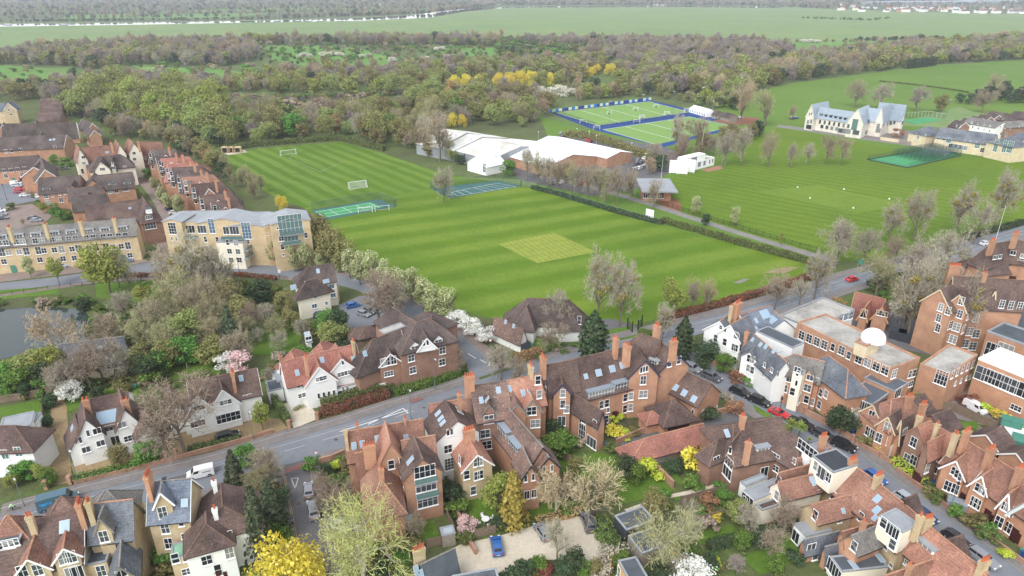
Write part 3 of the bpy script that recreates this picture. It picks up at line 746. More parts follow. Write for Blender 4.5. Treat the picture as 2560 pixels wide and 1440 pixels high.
def building(name,label,wings,wall='brick_red',roof='tile_brown',ridge='ridge_orange',wins=(),lights=(),chims=(),dormers=(),cat='house',boards=None,frame='white_paint',pane='pane_dark',parapet=None,doors=(),gutter=True,group=None,balc=()):
    """wings: list of Wing or (Wing, wall, roof[, ridge]); wins: (x,y,style[,n,x1,y1]); lights: roof lights (x,y[,w,h]); chims: (x,y,ztop,lx,ly,pots[,mat]); dormers: (x,y,kind,width[,height])"""
    W=[]
    for i,e in enumerate(wings):
        if isinstance(e,Wing):e=(e,wall,roof)
        w,wm,rm=e[0],e[1],e[2];rg=e[3] if len(e)>3 else (RIDGE.get(rm,ridge) if ridge=='ridge_orange' else ridge)
        w.he+=.004*i;w.hr+=.006*i;w.wl+=.003*i;w.wr+=.004*i
        W.append((w,wm,rm,rg))
    c=W[0][0].pt(W[0][0].L/2,0,0)
    root=empty(name,c);tag(root,label,cat,group)
    allw=[e[0] for e in W];ALLW.extend(allw)
    for w,wm,rm,rg in W:
        wall_mesh(w).put('wall',MT[wm],root)
        if w.flat:
            m,_=roof_mesh(w);m.put('roof',MT[rm],root)
            pm=MB();ph=.35 if parapet else .10;hz=w.he+ph/2-.03
            for (a,b,n,he,g) in w.walls():
                d=(b-a).normalized();L=(b-a).length
                pm.box((a+b)/2+Vector((0,0,hz))-n*.10,L/2+(.02 if abs(n.dot(w.n))>.5 else-.2),.14,ph/2+.05,(d,n,Vector((0,0,1))))
            pm.put('parapet',MT[parapet or 'lead_flat'],root)
        else:
            m,rd=roof_mesh(w);ro=m.put('roof',MT[rm],root)
            if rg:rd.put('ridge_tiles',MT[rg],root)
            if boards:
                for a,h in ((-.24,w.h0),(w.L+.24,w.h1)):
                    if h>0 or (a>0 and w is not allw[0]):continue
                    for sg,hw in ((1,w.wl),(-1,w.wr)):
                        k=(w.hr-w.he)/hw
                        bm=MB();bm.bar(w.pt(a,0,w.hr-.02),w.pt(a,sg*(hw+.38),w.he-k*.38-.02),.05,.24);bm.put('bargeboard',MT[boards],root)
            if gutter:
                for sg,hw in ((1,w.wl),(-1,w.wr)):
                    k=(w.hr-w.he)/hw
                    gm=MB();gm.bar(w.pt(-w.h0,sg*(hw+.40),w.he-k*.38-.02),w.pt(w.L+w.h1,sg*(hw+.40),w.he-k*.38-.02),.11,.09)
                    gm.put('gutter',MT['gutter_black'],root)
    def one(x,y,sty,nm='window'):
        sd=STY[sty] if isinstance(sty,str) else sty
        b=hit_wall(allw,x,y)
        if b is None:WARN.append((name,x,y,'nowall'));return
        key,P,n,cost,w,a,e,L=b
        if cost>.8:WARN.append((name,x,y,round(cost,1)))
        s=(P-a).dot(e);s2=min(max(s,sd[0]/2+.1),L-sd[0]/2-.1) if L>sd[0]+.3 else L/2
        z=max(P.z,w.z0+sd[1]/2+.1)
        P=a+e*s2+Vector((0,0,z))
        put_window(root,P,n,sd[0],sd[1],sd[2],sd[3],sd[4] if len(sd)>4 else frame,sd[5] if len(sd)>5 else pane,nm)
    for t_ in wins:
        x,y,sty=t_[:3]
        if len(t_)>3:
            k,x1,y1=t_[3:6]
            for i in range(k):
                f=i/max(1,k-1);one(x+(x1-x)*f,y+(y1-y)*f,sty)
        else:one(x,y,sty)
    for (x,y,w_,h_,mt) in doors:
        b=hit_wall(allw,x,y)
        if b is None:continue
        n=b[2];P=b[1].copy();P.z=h_/2+.02
        k=(b[1]-EYE);P.x,P.y=b[1].x,b[1].y
        rz=math.atan2(n.y,n.x)+math.pi/2
        def mk(): 
            m=MB();m.box((0,-.03,0),w_/2,.03,h_/2);m.box((0,-.045,h_/2+.05),w_/2+.08,.045,.05)
            for i in range(int(w_//.8)+1):m.box((-w_/2+.4+i*.8,-.066,0),.27,.006,h_/2-.2)
            return m.me('door',MT[mt])
        link('door',cached(('door',w_,h_,mt),mk),root,P-root.location,(0,0,rz))
    for (x,y,bw) in balc:
        b=hit_wall(allw,x,y)
        if b is None:continue
        n=b[2];P=b[1]-root.location;rz=math.atan2(n.y,n.x)+math.pi/2
        def mk():
            m=MB();m.box((0,-.6,-.55),bw/2,.6,.08);return m.me('balcony',MT['lead_flat'])
        def mr():
            m=MB();m.box((0,-1.17,.52),bw/2,.025,.025);m.box((0,-1.17,.08),bw/2,.006,.4)
            for k in range(int(bw)+1):m.box((-bw/2+.02+k*(bw-.04)/int(bw),-1.17,.02),.02,.02,.5)
            return m.me('balustrade',MT['pane_green'])
        bo=link('balcony',cached(('bal',bw),mk),root,P,(0,0,rz));link('balustrade',cached(('balr',bw),mr),bo)
    for l in lights:
        x,y=l[:2];lw,lh=(l[2],l[3]) if len(l)>2 else (.8,1.2)
        b=hit_roof(allw,x,y)
        if b is None or b[0][0]>1:WARN.append((name,x,y,'light'))
        if b is None:continue
        _,P,n,dn,w=b
        X=dn.cross(n).normalized();Y=-dn;Z=n
        if w.flat:X,Y,Z=w.u,w.n,Vector((0,0,1))
        M=Matrix((X,Y,Z)).transposed().to_4x4()
        o=link('roof_light',frame_roof(lw,lh),root);o.matrix_local=Matrix.Translation(P-root.location+Z*.12)@M
        link('pane',cached(('rlp',lw,lh),lambda:_boxme('pane',lw/2-.05,lh/2-.05,.03,'pane_roof')),o,(0,0,.04))
    for ch in chims:
        x,y,zt,lx,ly,npots=ch[:6];lx,ly=lx*.82,ly*.82;cm=ch[6] if len(ch)>6 else 'brick_red'
        ax=allw[0].u,allw[0].n,Vector((0,0,1));P=G(x,y,zt);m=MB();hh=4.2
        m.box((P.x,P.y,zt-hh/2),lx/2,ly/2,hh/2,ax);m.box((P.x,P.y,zt-.15),lx/2+.09,ly/2+.09,.15,ax);m.box((P.x,P.y,zt-.6),lx/2+.05,ly/2+.05,.08,ax)
        m.box((P.x,P.y,zt+.03),lx/2-.03,ly/2-.03,.03,ax)
        co=m.put('chimney',MT[cm],root)
        for i in range(npots):
            f=0 if npots==1 else (i/(npots-1)-.5)*(max(lx,ly)-.4)
            A=ax[0] if lx>=ly else ax[1]
            link('chimney_pot',cached('pot',pot_mesh),co,Vector((P.x,P.y,zt+.05))+A*f-root.location)
    for dm in dormers:
        x,y,kind,dw=dm[:4];dh=dm[4] if len(dm)>4 else 1.5
        b=hit_roof(allw,x,y)
        if b is None:continue
        _,P,n,dn,w=b
        if w.flat:continue
        out=Vector((dn.x,dn.y,0)).normalized();sd=Vector((-out.y,out.x,0));slope=-dn.z/math.hypot(dn.x,dn.y)
        base=P-Vector((0,0,dh*.5));fr=base+out*(dh*.25)
        depth=(dh+(dw*.45 if kind[0]=='g' else .3))/max(slope,.3)+.3
        wm=dm[5] if len(dm)>5 else ('white_paint' if kind[0]!='b' else 'zinc')
        rm=dm[6] if len(dm)>6 else (W[allw.index(w)][2] if kind[0]=='g' else ('zinc' if kind[0]=='b' else 'felt_dark'))
        k=[q for q in (fr-sd*dw/2,fr+sd*dw/2)];z0,z1=fr.z-.35,fr.z+dh*.75
        m=MB();A,B=k[0].copy(),k[1].copy();A.z=B.z=z0;H=Vector((0,0,z1-z0));bk=-out*depth
        m.poly([A,B,B+H]+([(A+B)/2+H+Vector((0,0,dw*.42))] if kind[0]=='g' else [])+[A+H])
        m.poly([B,B+bk,B+bk+H,B+H]);m.poly([A+bk,A,A+H,A+bk+H])
        do=m.put('dormer',MT[wm],root)
        r=MB();o1=out*.22
        if kind[0]=='g':
            T=(A+B)/2+H+Vector((0,0,dw*.45));s2=sd*.2;dz=Vector((0,0,-.16));th=Vector((0,0,.1))
            for e0,sg in ((A,-1),(B,1)):
                e=e0+H+s2*sg+dz
                q=[e+o1,T+o1,T+bk,e+bk]
                r.poly([p+th for p in q]);r.poly([p for p in reversed(q)]);r.poly([q[0],q[1],q[1]+th,q[0]+th]);r.poly([q[0]+th,q[3]+th,q[3],q[0]])
        else:
            cc=(A+B)/2+H+bk/2+o1/2
            r.box(cc+Vector((0,0,.06)),dw/2+.15,(depth+.22)/2,.07,(sd,out,Vector((0,0,1))))
        r.me_=r.me('dormer_roof',MT[rm],root.location);link('dormer_roof',r.me_,do,(0,0,0))
        ww=dw-.35;hh=max(.5,(z1-z0)-.45);nx=max(1,round(ww/.65))
        f2=fr.copy();f2.z=z0+.35+hh/2
        put_window(root,f2,out,ww,hh,nx,2 if hh>1 else 1,frame,dm[7] if len(dm)>7 else pane,'window')
    return root
def _boxme(name,a,b,c,mat):
    m=MB();m.box((0,0,0),a,b,c);return m.me(name,MT[mat])
def frame_roof(w,h):
    def mk():
        m=MB();t=.05
        for s in (-1,1):
            m.box((s*(w/2-t),0,0),t,h/2,.06);m.box((0,s*(h/2-t),0),w/2-2*t,t,.055)
        return m.me('roof_light',MT['metal_light'])
    return cached(('rl',w,h),mk)
def pot_mesh():
    m=MB();m.lathe((0,0,0),[(.17,0),(.15,.1),(.12,.5),(.16,.53),(.16,.62),(.11,.62),(.10,.3)],8);return m.me('chimney_pot',MT['clay_pot'])
# ------------------------------------------------------------------ houses along the bottom, left of the side street
building('terrace_house','yellow brick house with rust tiled roof and gabled rear, bottom corner',[
    (RW(-90,1337,207,1275,11.2,217,1400,7.2),'brick_yellow','tile_brown'),(RW(68,1397,86,1340,10.0,124,1416,7.9),'brick_yellow','tile_rust'),(RW(158,1370,164,1330,10.3,198,1380,8.7),'brick_yellow','tile_rust'),
    (MW(151,1244,156,1243,12.6,2.6,9.4,2.6,2.6),'brick_yellow','tile_mottled'),(MW(16,1291,21,1290,12.4,2.6,9.2,2.6,2.6),'brick_yellow','tile_rust'),(FW(-60,1330,70,1306,74,1345,10.4,6.8),'felt_black','felt_dark')],
    wins=[(56,1428,'S'),(94,1424,'S'),(158,1396,'S',2,178,1392),(180,1432,'f',2,202,1428),(50,1352,'c3'),(15,1362,'c3')],lights=[(162,1317,1.2,1.7)],
    chims=[(72,1290,13.0,.9,.7,2,'brick_yellow'),(196,1256,13.6,.8,1.6,4,'brick_orange'),(219,1252,13.6,.8,1.2,4,'brick_yellow')],boards='white_paint')
building('slate_house','yellow brick house with slate roof and one gabled dormer, beside the gravel passage',[
    (RW(222,1262,328,1250,12.2,337,1338,8.2),'brick_yellow','slate','ridge_orange'),(RW(248,1294,258,1268,12.1,274,1318,10.3),'brick_yellow','slate_warm'),(RW(298,1416,303,1345,7.8,343,1424,5.4),'brick_yellow','slate'),(FW(226,1374,280,1364,236,1410,6.0),'brick_yellow','felt_dark'),
    (MW(262,1228,267,1227,12.2,3.0,9.0,3.0,3.0),'brick_yellow','slate_warm')],
    wins=[(252,1342,'S'),(253,1427,'S'),(303,1434,'c')],boards='ridge_grey',ridge='ridge_grey')
building('tall_slate_house','tall yellow brick house with blue slate roof and green copper lean-to',[
    (RW(374,1207,474,1198,12.6,480,1293,8.6),'brick_yellow','slate_blue','ridge_grey'),(RW(400,1231,404,1205,13.0,384,1279,11.2),'brick_yellow','slate_blue','ridge_grey'),(FW(430,1362,487,1348,492,1384,5.0),'brick_yellow','copper_green'),(FW(440,1388,496,1384,500,1400,2.8),'brick_yellow','lead_flat')],
    wins=[(404,1281,'S'),(413,1320,'S'),(422,1358,'S'),(428,1398,'s'),(453,1308,'q'),(460,1340,'q'),(464,1396,'q'),(473,1427,'c3')],lights=[(462,1257,.9,1.1)],chims=[(368,1186,14.8,.7,1.9,4,'brick_orange'),(410,1193,12.4,.4,.4,0,'zinc_dark')],ridge='ridge_grey',boards='white_paint')
building('white_cottage','white rendered house with brown hipped roof behind the tall conifers',[
    (MW(551,1210,556,1266,9.0,4.6,6.0,0,2.6),'render_white','tile_brown'),(MW(514,1283,515,1312,8.6,2.9,6.2,0,2.2),'render_white','tile_brown')],
    wins=[(519,1360,'m'),(517,1400,'m'),(569,1336,'c'),(545,1425,'d'),(575,1382,'S')],chims=[(534,1203,10.5,.7,.7,1,'render_white'),(536,1272,9.6,.7,.7,1,'render_white')],doors=[(543,1420,.9,2.0,'door_dark')])
# ------------------------------------------------------------------ far side of the main road
building('white_villa','white villa with brown hipped roof at the left edge',[(RW(-60,1068,36,1065,8.2,33,1126,5.4,0,3.6),'render_white','tile_brown'),(FW(7,1045,86,1028,82,1062,4.2),'render_white','lead_flat'),(FW(86,1034,104,1032,102,1052,3.4),'render_white','lead_flat')],
    wins=[(12,1136,'S'),(45,1129,'S')],pane='pane_green')
building('white_gabled_house','white gabled house with brown tiles beside the long gravel drive',[
    (RW(212,1002,318,980,8.3,280,1062,5.4),'render_white','tile_brown'),(RW(213,1048,206,996,8.9,254,1062,5.5),'render_white','tile_brown'),(RW(310,1024,296,972,8.9,345,1040,5.5),'render_white','tile_brown'),(RW(362,1058,348,1010,7.0,398,1080,4.3),'render_white','tile_brown'),(RW(198,1079,186,1036,6.4,245,1107,3.2),'render_white','tile_brown')],
    wins=[(247,1076,'c'),(277,1069,'c3'),(305,1062,'c'),(208,1126,'c'),(220,1083,'t'),(258,1106,'c'),(290,1102,'f'),(325,1095,'c3'),(200,1100,'t')],lights=[(268,1043,3.2,2.6),(182,1070,1.4,.9)],chims=[(213,1000,10.2,1.2,.7,2,'brick_red'),(311,1000,10.0,1.4,.7,2,'brick_red')])
building('white_pair','pair of white gabled houses with brown roof behind a large bare tree',[
    (RW(470,957,640,922,9.0,640,984,5.5),'render_white','tile_brown'),(RW(555,974,545,935,8.4,594,994,5.2),'render_white','tile_brown'),(RW(492,989,482,952,8.4,530,1010,5.2),'render_white','tile_brown'),(FW(460,1042,592,1012,596,1024,2.9),'render_white','tile_brown'),(RW(430,1000,420,960,7.2,455,1018,4.6),'render_white','tile_brown')],
    wins=[(554,1008,'q',3,574,1003),(478,1024,'q',4,508,1017),(613,993,'q',2,624,990),(575,1042,'b'),(483,1062,'c4'),(430,1035,'c3')],lights=[(603,946)],chims=[(580,930,10.4,.7,1.6,3,'brick_orange')],boards='white_paint')
building('red_roofed_house','white house with red tiled roof, twin gables and a red veranda',[
    (RW(703,906,888,861,9.4,724,962,5.7),'render_white','tile_red'),(RW(797,917,782,880,8.8,834,934,5.4),'render_white','tile_red'),(RW(853,897,838,860,8.8,896,920,5.4),'render_white','tile_red'),(FW(786,975,902,944,906,955,2.9),'render_white','tile_red'),(MW(727,880,735,872,7.0,2.4,4.6,2.2,2.2),'render_white','tile_red'),(MW(800,860,808,852,7.0,2.4,4.6,2.2,2.2),'render_white','tile_red'),(FW(677,930,705,922,714,950,3.0),'render_white','lead_flat'),(FW(664,955,700,947,712,970,2.8),'render_white','felt_dark')],
    wins=[(746,963,'q',2,757,961),(794,949,'q',3,812,944),(848,937,'q',4,873,930),(750,990,'q',2,760,987),(797,990,'t',4,835,982),(858,973,'t',2,868,970),(857,905,'t')],doors=[(847,975,1.0,2.1,'door_blue')],lights=[(743,932),(805,900),(883,898)],chims=[(763,893,11.0,.6,1.3,2,'brick_orange'),(882,853,10.8,.6,1.0,2,'brick_yellow'),(700,890,9.2,.6,.6,1,'brick_red')],boards='white_paint')
building('brick_flats','red brick flats with big brown hipped roofs and a round bay at the junction',[
    (RW(930,850,1000,826,11.0,900,902,6.2,4.5,0),'brick_dark','tile_dark'),(RW(984,772,1040,806,12.0,950,810,8.4,4,4),'brick_dark','tile_dark'),(RW(1040,806,1075,798,12.2,1108,858,8.6,5,4),'brick_dark','tile_dark'),(RW(975,884,955,848,8.6,998,893,6.4),'brick_dark','tile_dark'),(RW(1066,845,1050,815,11.2,1090,868,8.9,z0=8.2),'render_white','tile_dark'),(MW(1062,782,1080,790,10.0,4.5,7.6,3,3),'brick_dark','tile_dark'),(FW(948,826,962,835,1008,812,11.1,8),'brick_dark','concrete_roof')],
    wins=[(950,908,'S'),(968,903,'S',2,984,900),(972,934,'c3'),(1028,895,'m'),(1032,925,'m'),(1106,876,'m'),(1105,905,'m'),(1060,858,'t',2,1069,856)],doors=[(954,940,1.2,2.2,'render_white')],dormers=[(1035,866,'g',1.9,1.7),(1094,850,'g',1.9,1.7)],lights=[(912,884)],boards='white_paint',cat='apartment block')
building('cream_brick_house','house of cream render over yellow brick, set in the bend of the estate road',[
    (RW(770,668,832,659,10.4,850,698,7.0,3.5,0),'render_cream','tile_dark'),(RW(766,704,792,698,9.4,800,718,6.8,2.5,2.5),'render_cream','tile_dark'),(FW(740,688,772,680,786,700,7.6),'render_cream','concrete_roof'),(FW(760,730,846,713,842,700,4.7),'brick_yellow','lead_flat')],
    wins=[(829,716,'c'),(833,738,'c'),(788,741,'q'),(786,765,'c'),(816,758,'q')],lights=[(795,678),(815,703,1.6,1.0),(733,718,1.4,1.2)],pane='pane_blue')
building('hall_pavilion','white hall under a broad brown hipped roof beside the cricket field',[
    (RW(1318,746,1424,751,8.6,1345,806,3.6,5,4.5),'render_white','tile_dark'),(RW(1316,768,1328,745,7.4,1344,802,3.5,3.0,0),'render_white','tile_dark'),(RW(1420,768,1412,745,7.4,1440,795,3.5,3.0,0),'render_white','tile_dark')],
    wins=[(1293,808,'q',2,1310,809),(1350,815,'q',2,1372,816),(1448,800,'d')],cat='hall')
building('white_bungalow','small white bungalow with grey-brown gable roof by the blossom trees',[RW(1309,824,1238,793,5.6,1218,816,3.0)],'render_white','tile_mottled',wins=[],doors=[(1312,862,2.6,2.1,'zinc_dark')],lights=[(1265,805,.7,1.0),(1285,815,.7,1.0)])
# ------------------------------------------------------------------ brick houses south of the main road
building('corner_house','large red brick corner house with orange-red roofs and stacked balcony windows',[
    (RW(862,1081,1054,1049,11.4,884,1142,7.6),'brick_red','tile_rust'),(RW(975,1108,962,1056,12.2,1010,1132,8.0),'brick_red','tile_orange'),(RW(890,1135,925,1128,9.2,882,1184,6.2),'brick_red','tile_rust'),(RW(1056,1148,1034,1092,11.4,1102,1172,8.6),'brick_red','tile_brown'),
    (RW(1005,1103,1085,1090,10.8,1096,1134,8.4),'brick_red','tile_rust'),(RW(953,1200,946,1150,8.8,1004,1240,5.6,3.6,0),'brick_red','tile_rust'),(RW(987,1134,982,1110,9.4,1004,1148,7.9),'brick_red','tile_orange'),(FW(996,1270,1020,1263,1024,1285,2.8),'render_white','tile_red')],
    wins=[(1062,1178,'F'),(1065,1213,'F'),(1069,1252,'F'),(978,1161,'s'),(998,1156,'s'),(903,1208,'s'),(910,1248,'s'),(985,1258,'s'),(1003,1185,'q'),(1010,1225,'t')],balc=[(1062,1190,3.4),(1065,1226,3.4)],lights=[(885,1114),(906,1110),(943,1097),(1027,1152,.9,1.5),(1015,1095)],
    chims=[(922,1113,11.6,2.2,.8,4,'brick_orange'),(952,1172,10.6,.9,.7,1,'brick_orange'),(892,1062,12.4,.4,.4,1),(1012,1046,12.2,.4,.4,1),(863,1075,12.4,.6,.6,0,'brick_yellow')])
building('white_fronted_house','white rendered gable over yellow brick with brown roof, behind the corner house',[
    (RW(1143,1052,1112,1002,11.8,1187,1062,8.8),'render_white','tile_brown'),(FW(1106,1104,1180,1090,1140,1060,6.0),'brick_yellow','felt_dark'),(RW(1075,1012,1162,998,11.0,1080,1030,8.8),'render_white','tile_orange')],
    wins=[(1120,1081,'t',2,1129,1079),(1120,1122,'m'),(1123,1160,(1.6,2.4,3,4))],lights=[(1096,1034),(1103,1047),(1108,1058),(1146,1023),(1150,1032)],chims=[(1148,985,13.6,.7,.7,1)])
building('yellow_brick_house','narrow yellow brick house with orange roof and a row of red chimney pots',[RW(1193,1136,1160,1076,8.6,1223,1146,6.2)],'brick_yellow','tile_orange',wins=[(1191,1155,'s',2,1200,1153),(1192,1189,'s',2,1201,1186),(1150,1150,'s'),(1183,1226,'s'),(1154,1190,'s')],lights=[(1141,1094)],chims=[(1172,1074,10.6,.7,2.2,5,'brick_orange')],boards='white_paint')
building('mottled_roof_house','tall brick house with lichen-mottled roof half and orange half by the junction',[
    (RW(1178,966,1262,954,12.6,1192,1054,8.6),'brick_dark','tile_mottled'),(RW(1262,954,1346,936,12.4,1350,1010,8.6),'brick_red','tile_orange'),(RW(1221,1011,1212,985,11.2,1240,1028,9.0),'brick_dark','tile_mottled'),(RW(1330,1000,1322,975,11.0,1350,1018,8.9),'brick_red','tile_orange'),(RW(1292,1010,1282,982,10.8,1312,1026,8.8),'brick_red','tile_mottled')],
    wins=[(1222,1048,'p'),(1213,1084,'p'),(1217,1112,'p'),(1329,1027,'p'),(1342,1058,'p'),(1345,950,'s',2,1348,985)],lights=[(1203,1001,.7,1.2),(1219,999,.7,1.2),(1246,976),(1272,972),(1308,983),(1322,981)],chims=[(1173,940,15.0,2.0,.8,4,'brick_orange'),(1327,914,14.4,.8,1.6,3,'brick_yellow')],boards='ridge_grey')
building('long_rear_wing','long brick house with mottled roof, zinc box dormers and twin gables to the garden',[
    (RW(1272,1022,1356,1118,9.8,1228,1068,6.0),'brick_red','tile_mottled','ridge_grey'),(RW(1327,1164,1306,1118,8.6,1302,1192,6.4),'brick_red','tile_mottled','ridge_grey'),(RW(1371,1143,1348,1102,8.6,1394,1158,6.4),'brick_red','tile_mottled','ridge_grey')],
    wins=[(1314,1196,'t',2,1333,1192),(1360,1174,'t',2,1379,1170),(1317,1237,(.9,1.6,2,1),2,1335,1233),(1362,1208,(.9,1.6,2,1),2,1380,1204)],dormers=[(1262,1074,'b',3.4,2.1),(1290,1112,'b',3.4,2.1)],boards='gutter_black')
building('mansion_block','long red brick mansion block with many roof lights, zinc dormers and tall chimneys',[
    (RW(1420,902,1566,869,12.6,1523,980,6.8),'brick_red','tile_brown'),(RW(1364,914,1440,899,13.4,1424,972,8.8),'brick_red','tile_brown'),(RW(1601,834,1650,852,13.6,1580,905,8.6,4,0),'brick_red','tile_brown'),(RW(1613,901,1590,862,12.4,1638,924,9.2),'brick_red','tile_brown'),(RW(1689,884,1640,848,12.4,1711,904,9.2),'brick_red','tile_brown'),(RW(1406,961,1398,930,11.0,1424,975,9.2),'brick_red','tile_brown'), 
    (RW(1505,1030,1432,984,7.9,1484,1052,5.8),'brick_red','tile_brown'),(FW(1440,1050,1492,1086,1504,1078,3.0),'render_white','tile_brown')],
    wins=[(1503,1012,'s',2,1517,1008),(1563,994,'s',2,1576,990),(1562,1022,'s',2,1576,1018),(1608,950,'S'),(1608,985,'p'),(1603,925,'t',3,1617,921),(1407,983,'s'),(1407,1010,'s'),(1363,985,'t',3,1366,960),(1674,907,'s'),(1697,900,'s'),(1428,1022,'s'),(1459,1048,'s'),(1487,1060,'s'),(1515,1050,'s'),(1404,1052,'f'),(1455,1090,'T'),(1479,1112,'g'),(1520,1025,'q')],doors=[(1536,1026,1.0,2.1,'door_dark')],
    lights=[(1496,932,1.2,1.3),(1530,922,1.2,1.3),(1556,913,1.2,1.3),(1464,941,.8,1.0),(1457,1072,.7,1.2)],dormers=[(1500,976,'b',5.6,2.2),(1563,955,'b',5.6,2.2),(1636,903,'f',2.0,1.5,'white_paint','lead_flat')],
    chims=[(1358,893,15.4,.8,1.8,3,'brick_red'),(1568,863,15.8,1.0,1.8,3,'brick_orange'),(1540,846,15.6,.8,1.4,2,'brick_orange'),(1643,814,16.0,1.0,1.6,3,'brick_orange'),(1685,852,15.4,1.6,.9,3,'brick_orange')],boards='door_blue',cat='apartment block')
building('brick_barn_house','low brick house with plain gable and four roof lights beside the terrace street',[(RW(1778,960,1682,914,7.5,1738,1010,4.3),'brick_red','tile_brown')],wins=[(1660,990,'c'),(1732,1030,'t'),(1758,1030,'q'),(1802,1017,'t')],lights=[(1666,957,1.1,1.3),(1689,969,1.1,1.3),(1711,983,1.1,1.3),(1735,998,1.1,1.3)])
building('double_garage','brick double garage with brown pyramid roof and dark doors',[(MW(1680,1000,1685,999,5.4,3.2,2.6,3.2,3.2),'brick_orange','tile_brown'),(MW(1627,1030,1632,1029,3.6,1.5,2.4,1.5,1.5),'brick_orange','tile_red')],wins=[],doors=[(1685,1062,2.4,2.1,'door_dark'),(1710,1055,2.4,2.1,'door_dark')],cat='garage')
building('garage_row','long low garage row under a worn red tiled roof',[(RW(1612,1097,1756,1060,4.6,1605,1146,2.4,3.6,0),'brick_red','tile_red')],wins=[],cat='garage')
building('brown_detached_house','detached brick house with brown tiled roofs and a tall chimney above the round lawn',[
    (RW(1832,1064,1950,1043,9.0,1850,1160,5.4,2.5,0),'brick_dark','tile_brown'),(RW(1830,1106,1850,1080,8.4,1806,1150,5.4),'brick_orange','tile_brown'),(RW(1795,1100,1830,1085,7.6,1780,1118,5.2,2.5,0),'brick_dark','tile_brown'),(RW(1935,1062,1995,1098,8.2,1935,1140,5.4,0,3),'brick_dark','tile_brown')],
    wins=[(1793,1124,'c'),(1790,1150,'m'),(1823,1156,'w'),(1823,1185,'g'),(1826,1125,'t'),(1937,1140,'c3'),(1935,1168,'c3'),(1910,1180,'f')],lights=[(1817,1084,.8,1.4)],dormers=[(1905,1120,'f',2.4,1.5,'white_paint','lead_flat')],chims=[(1872,1106,10.4,.9,.9,1,'brick_orange'),(1858,1040,11.0,.9,.9,2,'brick_orange')])
building('garden_extension','pale flat-roofed extension with arched window and glass lean-to in a rear garden',[(FW(1856,1228,1935,1196,1950,1225,3.4),'render_cream','lead_flat'),(FW(1890,1262,1970,1235,1982,1250,3.0),'render_cream','tile_brown'),(FW(1850,1205,1905,1183,1915,1196,2.6),'render_white','pane_pale')],wins=[(1862,1255,'d'),(1880,1262,'g')],cat='extension')
building('garden_shed','dark felt-roofed garden studio with sagging sheet roof',[(FW(1536,1290,1606,1266,1640,1300,2.8),'felt_black','felt_dark'),(FW(1570,1340,1625,1322,1660,1366,2.6),'wood_grey','felt_dark')],wins=[],cat='shed')
building('timber_cabin','new timber garden cabin with grey roof at the bottom edge',[(FW(1545,1402,1590,1392,1640,1450,2.7),'wood_new','felt_dark')],wins=[(1540,1430,'d')],cat='shed')
building('slate_outbuilding','dark slate-roofed outbuilding with yellow brick chimney by the gravel car park',[(RW(1053,1412,1135,1373,5.2,1075,1452,2.8),'brick_dark','felt_dark','ridge_grey'),(FW(1130,1440,1240,1420,1250,1445,3.0),'brick_dark','slate')],wins=[],lights=[(1040,1425,.7,1.4),(1052,1436,.7,1.4)],chims=[(1047,1372,7.2,1.9,.7,4,'brick_yellow')],cat='outbuilding')
# ------------------------------------------------------------------ terrace street, near side (its rear gardens towards the camera)
TR=dict(wall='brick_yellow',roof='tile_rust')
building('street_house','house with black box dormer and dark panels on its flat roof by the terrace street',[
    (RW(2060,1108,2134,1164,8.7,2020,1165,5.3),'brick_yellow','tile_rust'),(FW(2030,1140,2090,1122,2122,1170,9.3,5.4),'render_cream','felt_black'),(FW(2008,1117,2056,1104,2072,1122,8.6,4.8),'white_paint','lead_flat'),(RW(1950,1183,2035,1160,6.8,1985,1200,5.0),'brick_yellow','tile_rust'),(RW(1946,1207,2044,1184,6.4,1960,1245,4.6),'render_cream','tile_rust'),(RW(1985,1150,2030,1138,6.6,2000,1170,5.2),'brick_yellow','tile_rust')],
    wins=[(2040,1165,'s'),(2057,1185,'g'),(2074,1196,'s'),(2020,1125,'b'),(1945,1200,'s'),(1942,1238,'s'),(2022,1236,'q'),(2045,1230,'q'),(1990,1155,'q')],lights=[(2028,1198,.7,.9),(2033,1207,.7,.9)],chims=[(2060,1090,11.4,.7,1.4,3),(2133,1148,10.3,.7,1.6,5,'brick_red')])
building('street_house','house with bare rust-tiled rear slope and yellow brick rear wing',[
    (RW(2134,1164,2200,1212,8.7,2080,1226,5.3),'brick_yellow','tile_rust'),(RW(2030,1262,2118,1240,6.4,2055,1302,4.6),'brick_yellow','tile_rust'),(FW(1985,1310,2050,1295,2062,1330,2.8),'white_paint','lead_flat')],
    wins=[(2082,1237,'s'),(2064,1225,'s'),(2041,1290,'s'),(2055,1255,'s'),(1980,1350,'f'),(2100,1300,'q')],lights=[(2107,1277,.6,.8)],chims=[(2198,1188,10.3,.7,1.6,5,'brick_yellow')])
building('street_house','house with three roof lights and a mottled slate rear wing in the row',[
    (RW(2200,1212,2262,1262,8.7,2140,1276,5.3),'brick_orange','tile_rust'),(RW(2108,1330,2178,1310,6.2,2140,1348,4.8),'brick_red','tile_rust'),(RW(2012,1350,2095,1330,3.8,2030,1372,2.4),'brick_red','slate'),(RW(2065,1368,2115,1355,3.8,2080,1388,2.4),'brick_red','slate')],
    wins=[(2153,1292,'s'),(2117,1342,'s'),(2015,1375,'f'),(2038,1390,'d')],lights=[(2194,1248,.9,1.2),(2193,1276,.9,1.2),(2188,1296,.7,.9)],chims=[(2160,1305,8.2,.7,.7,1)])
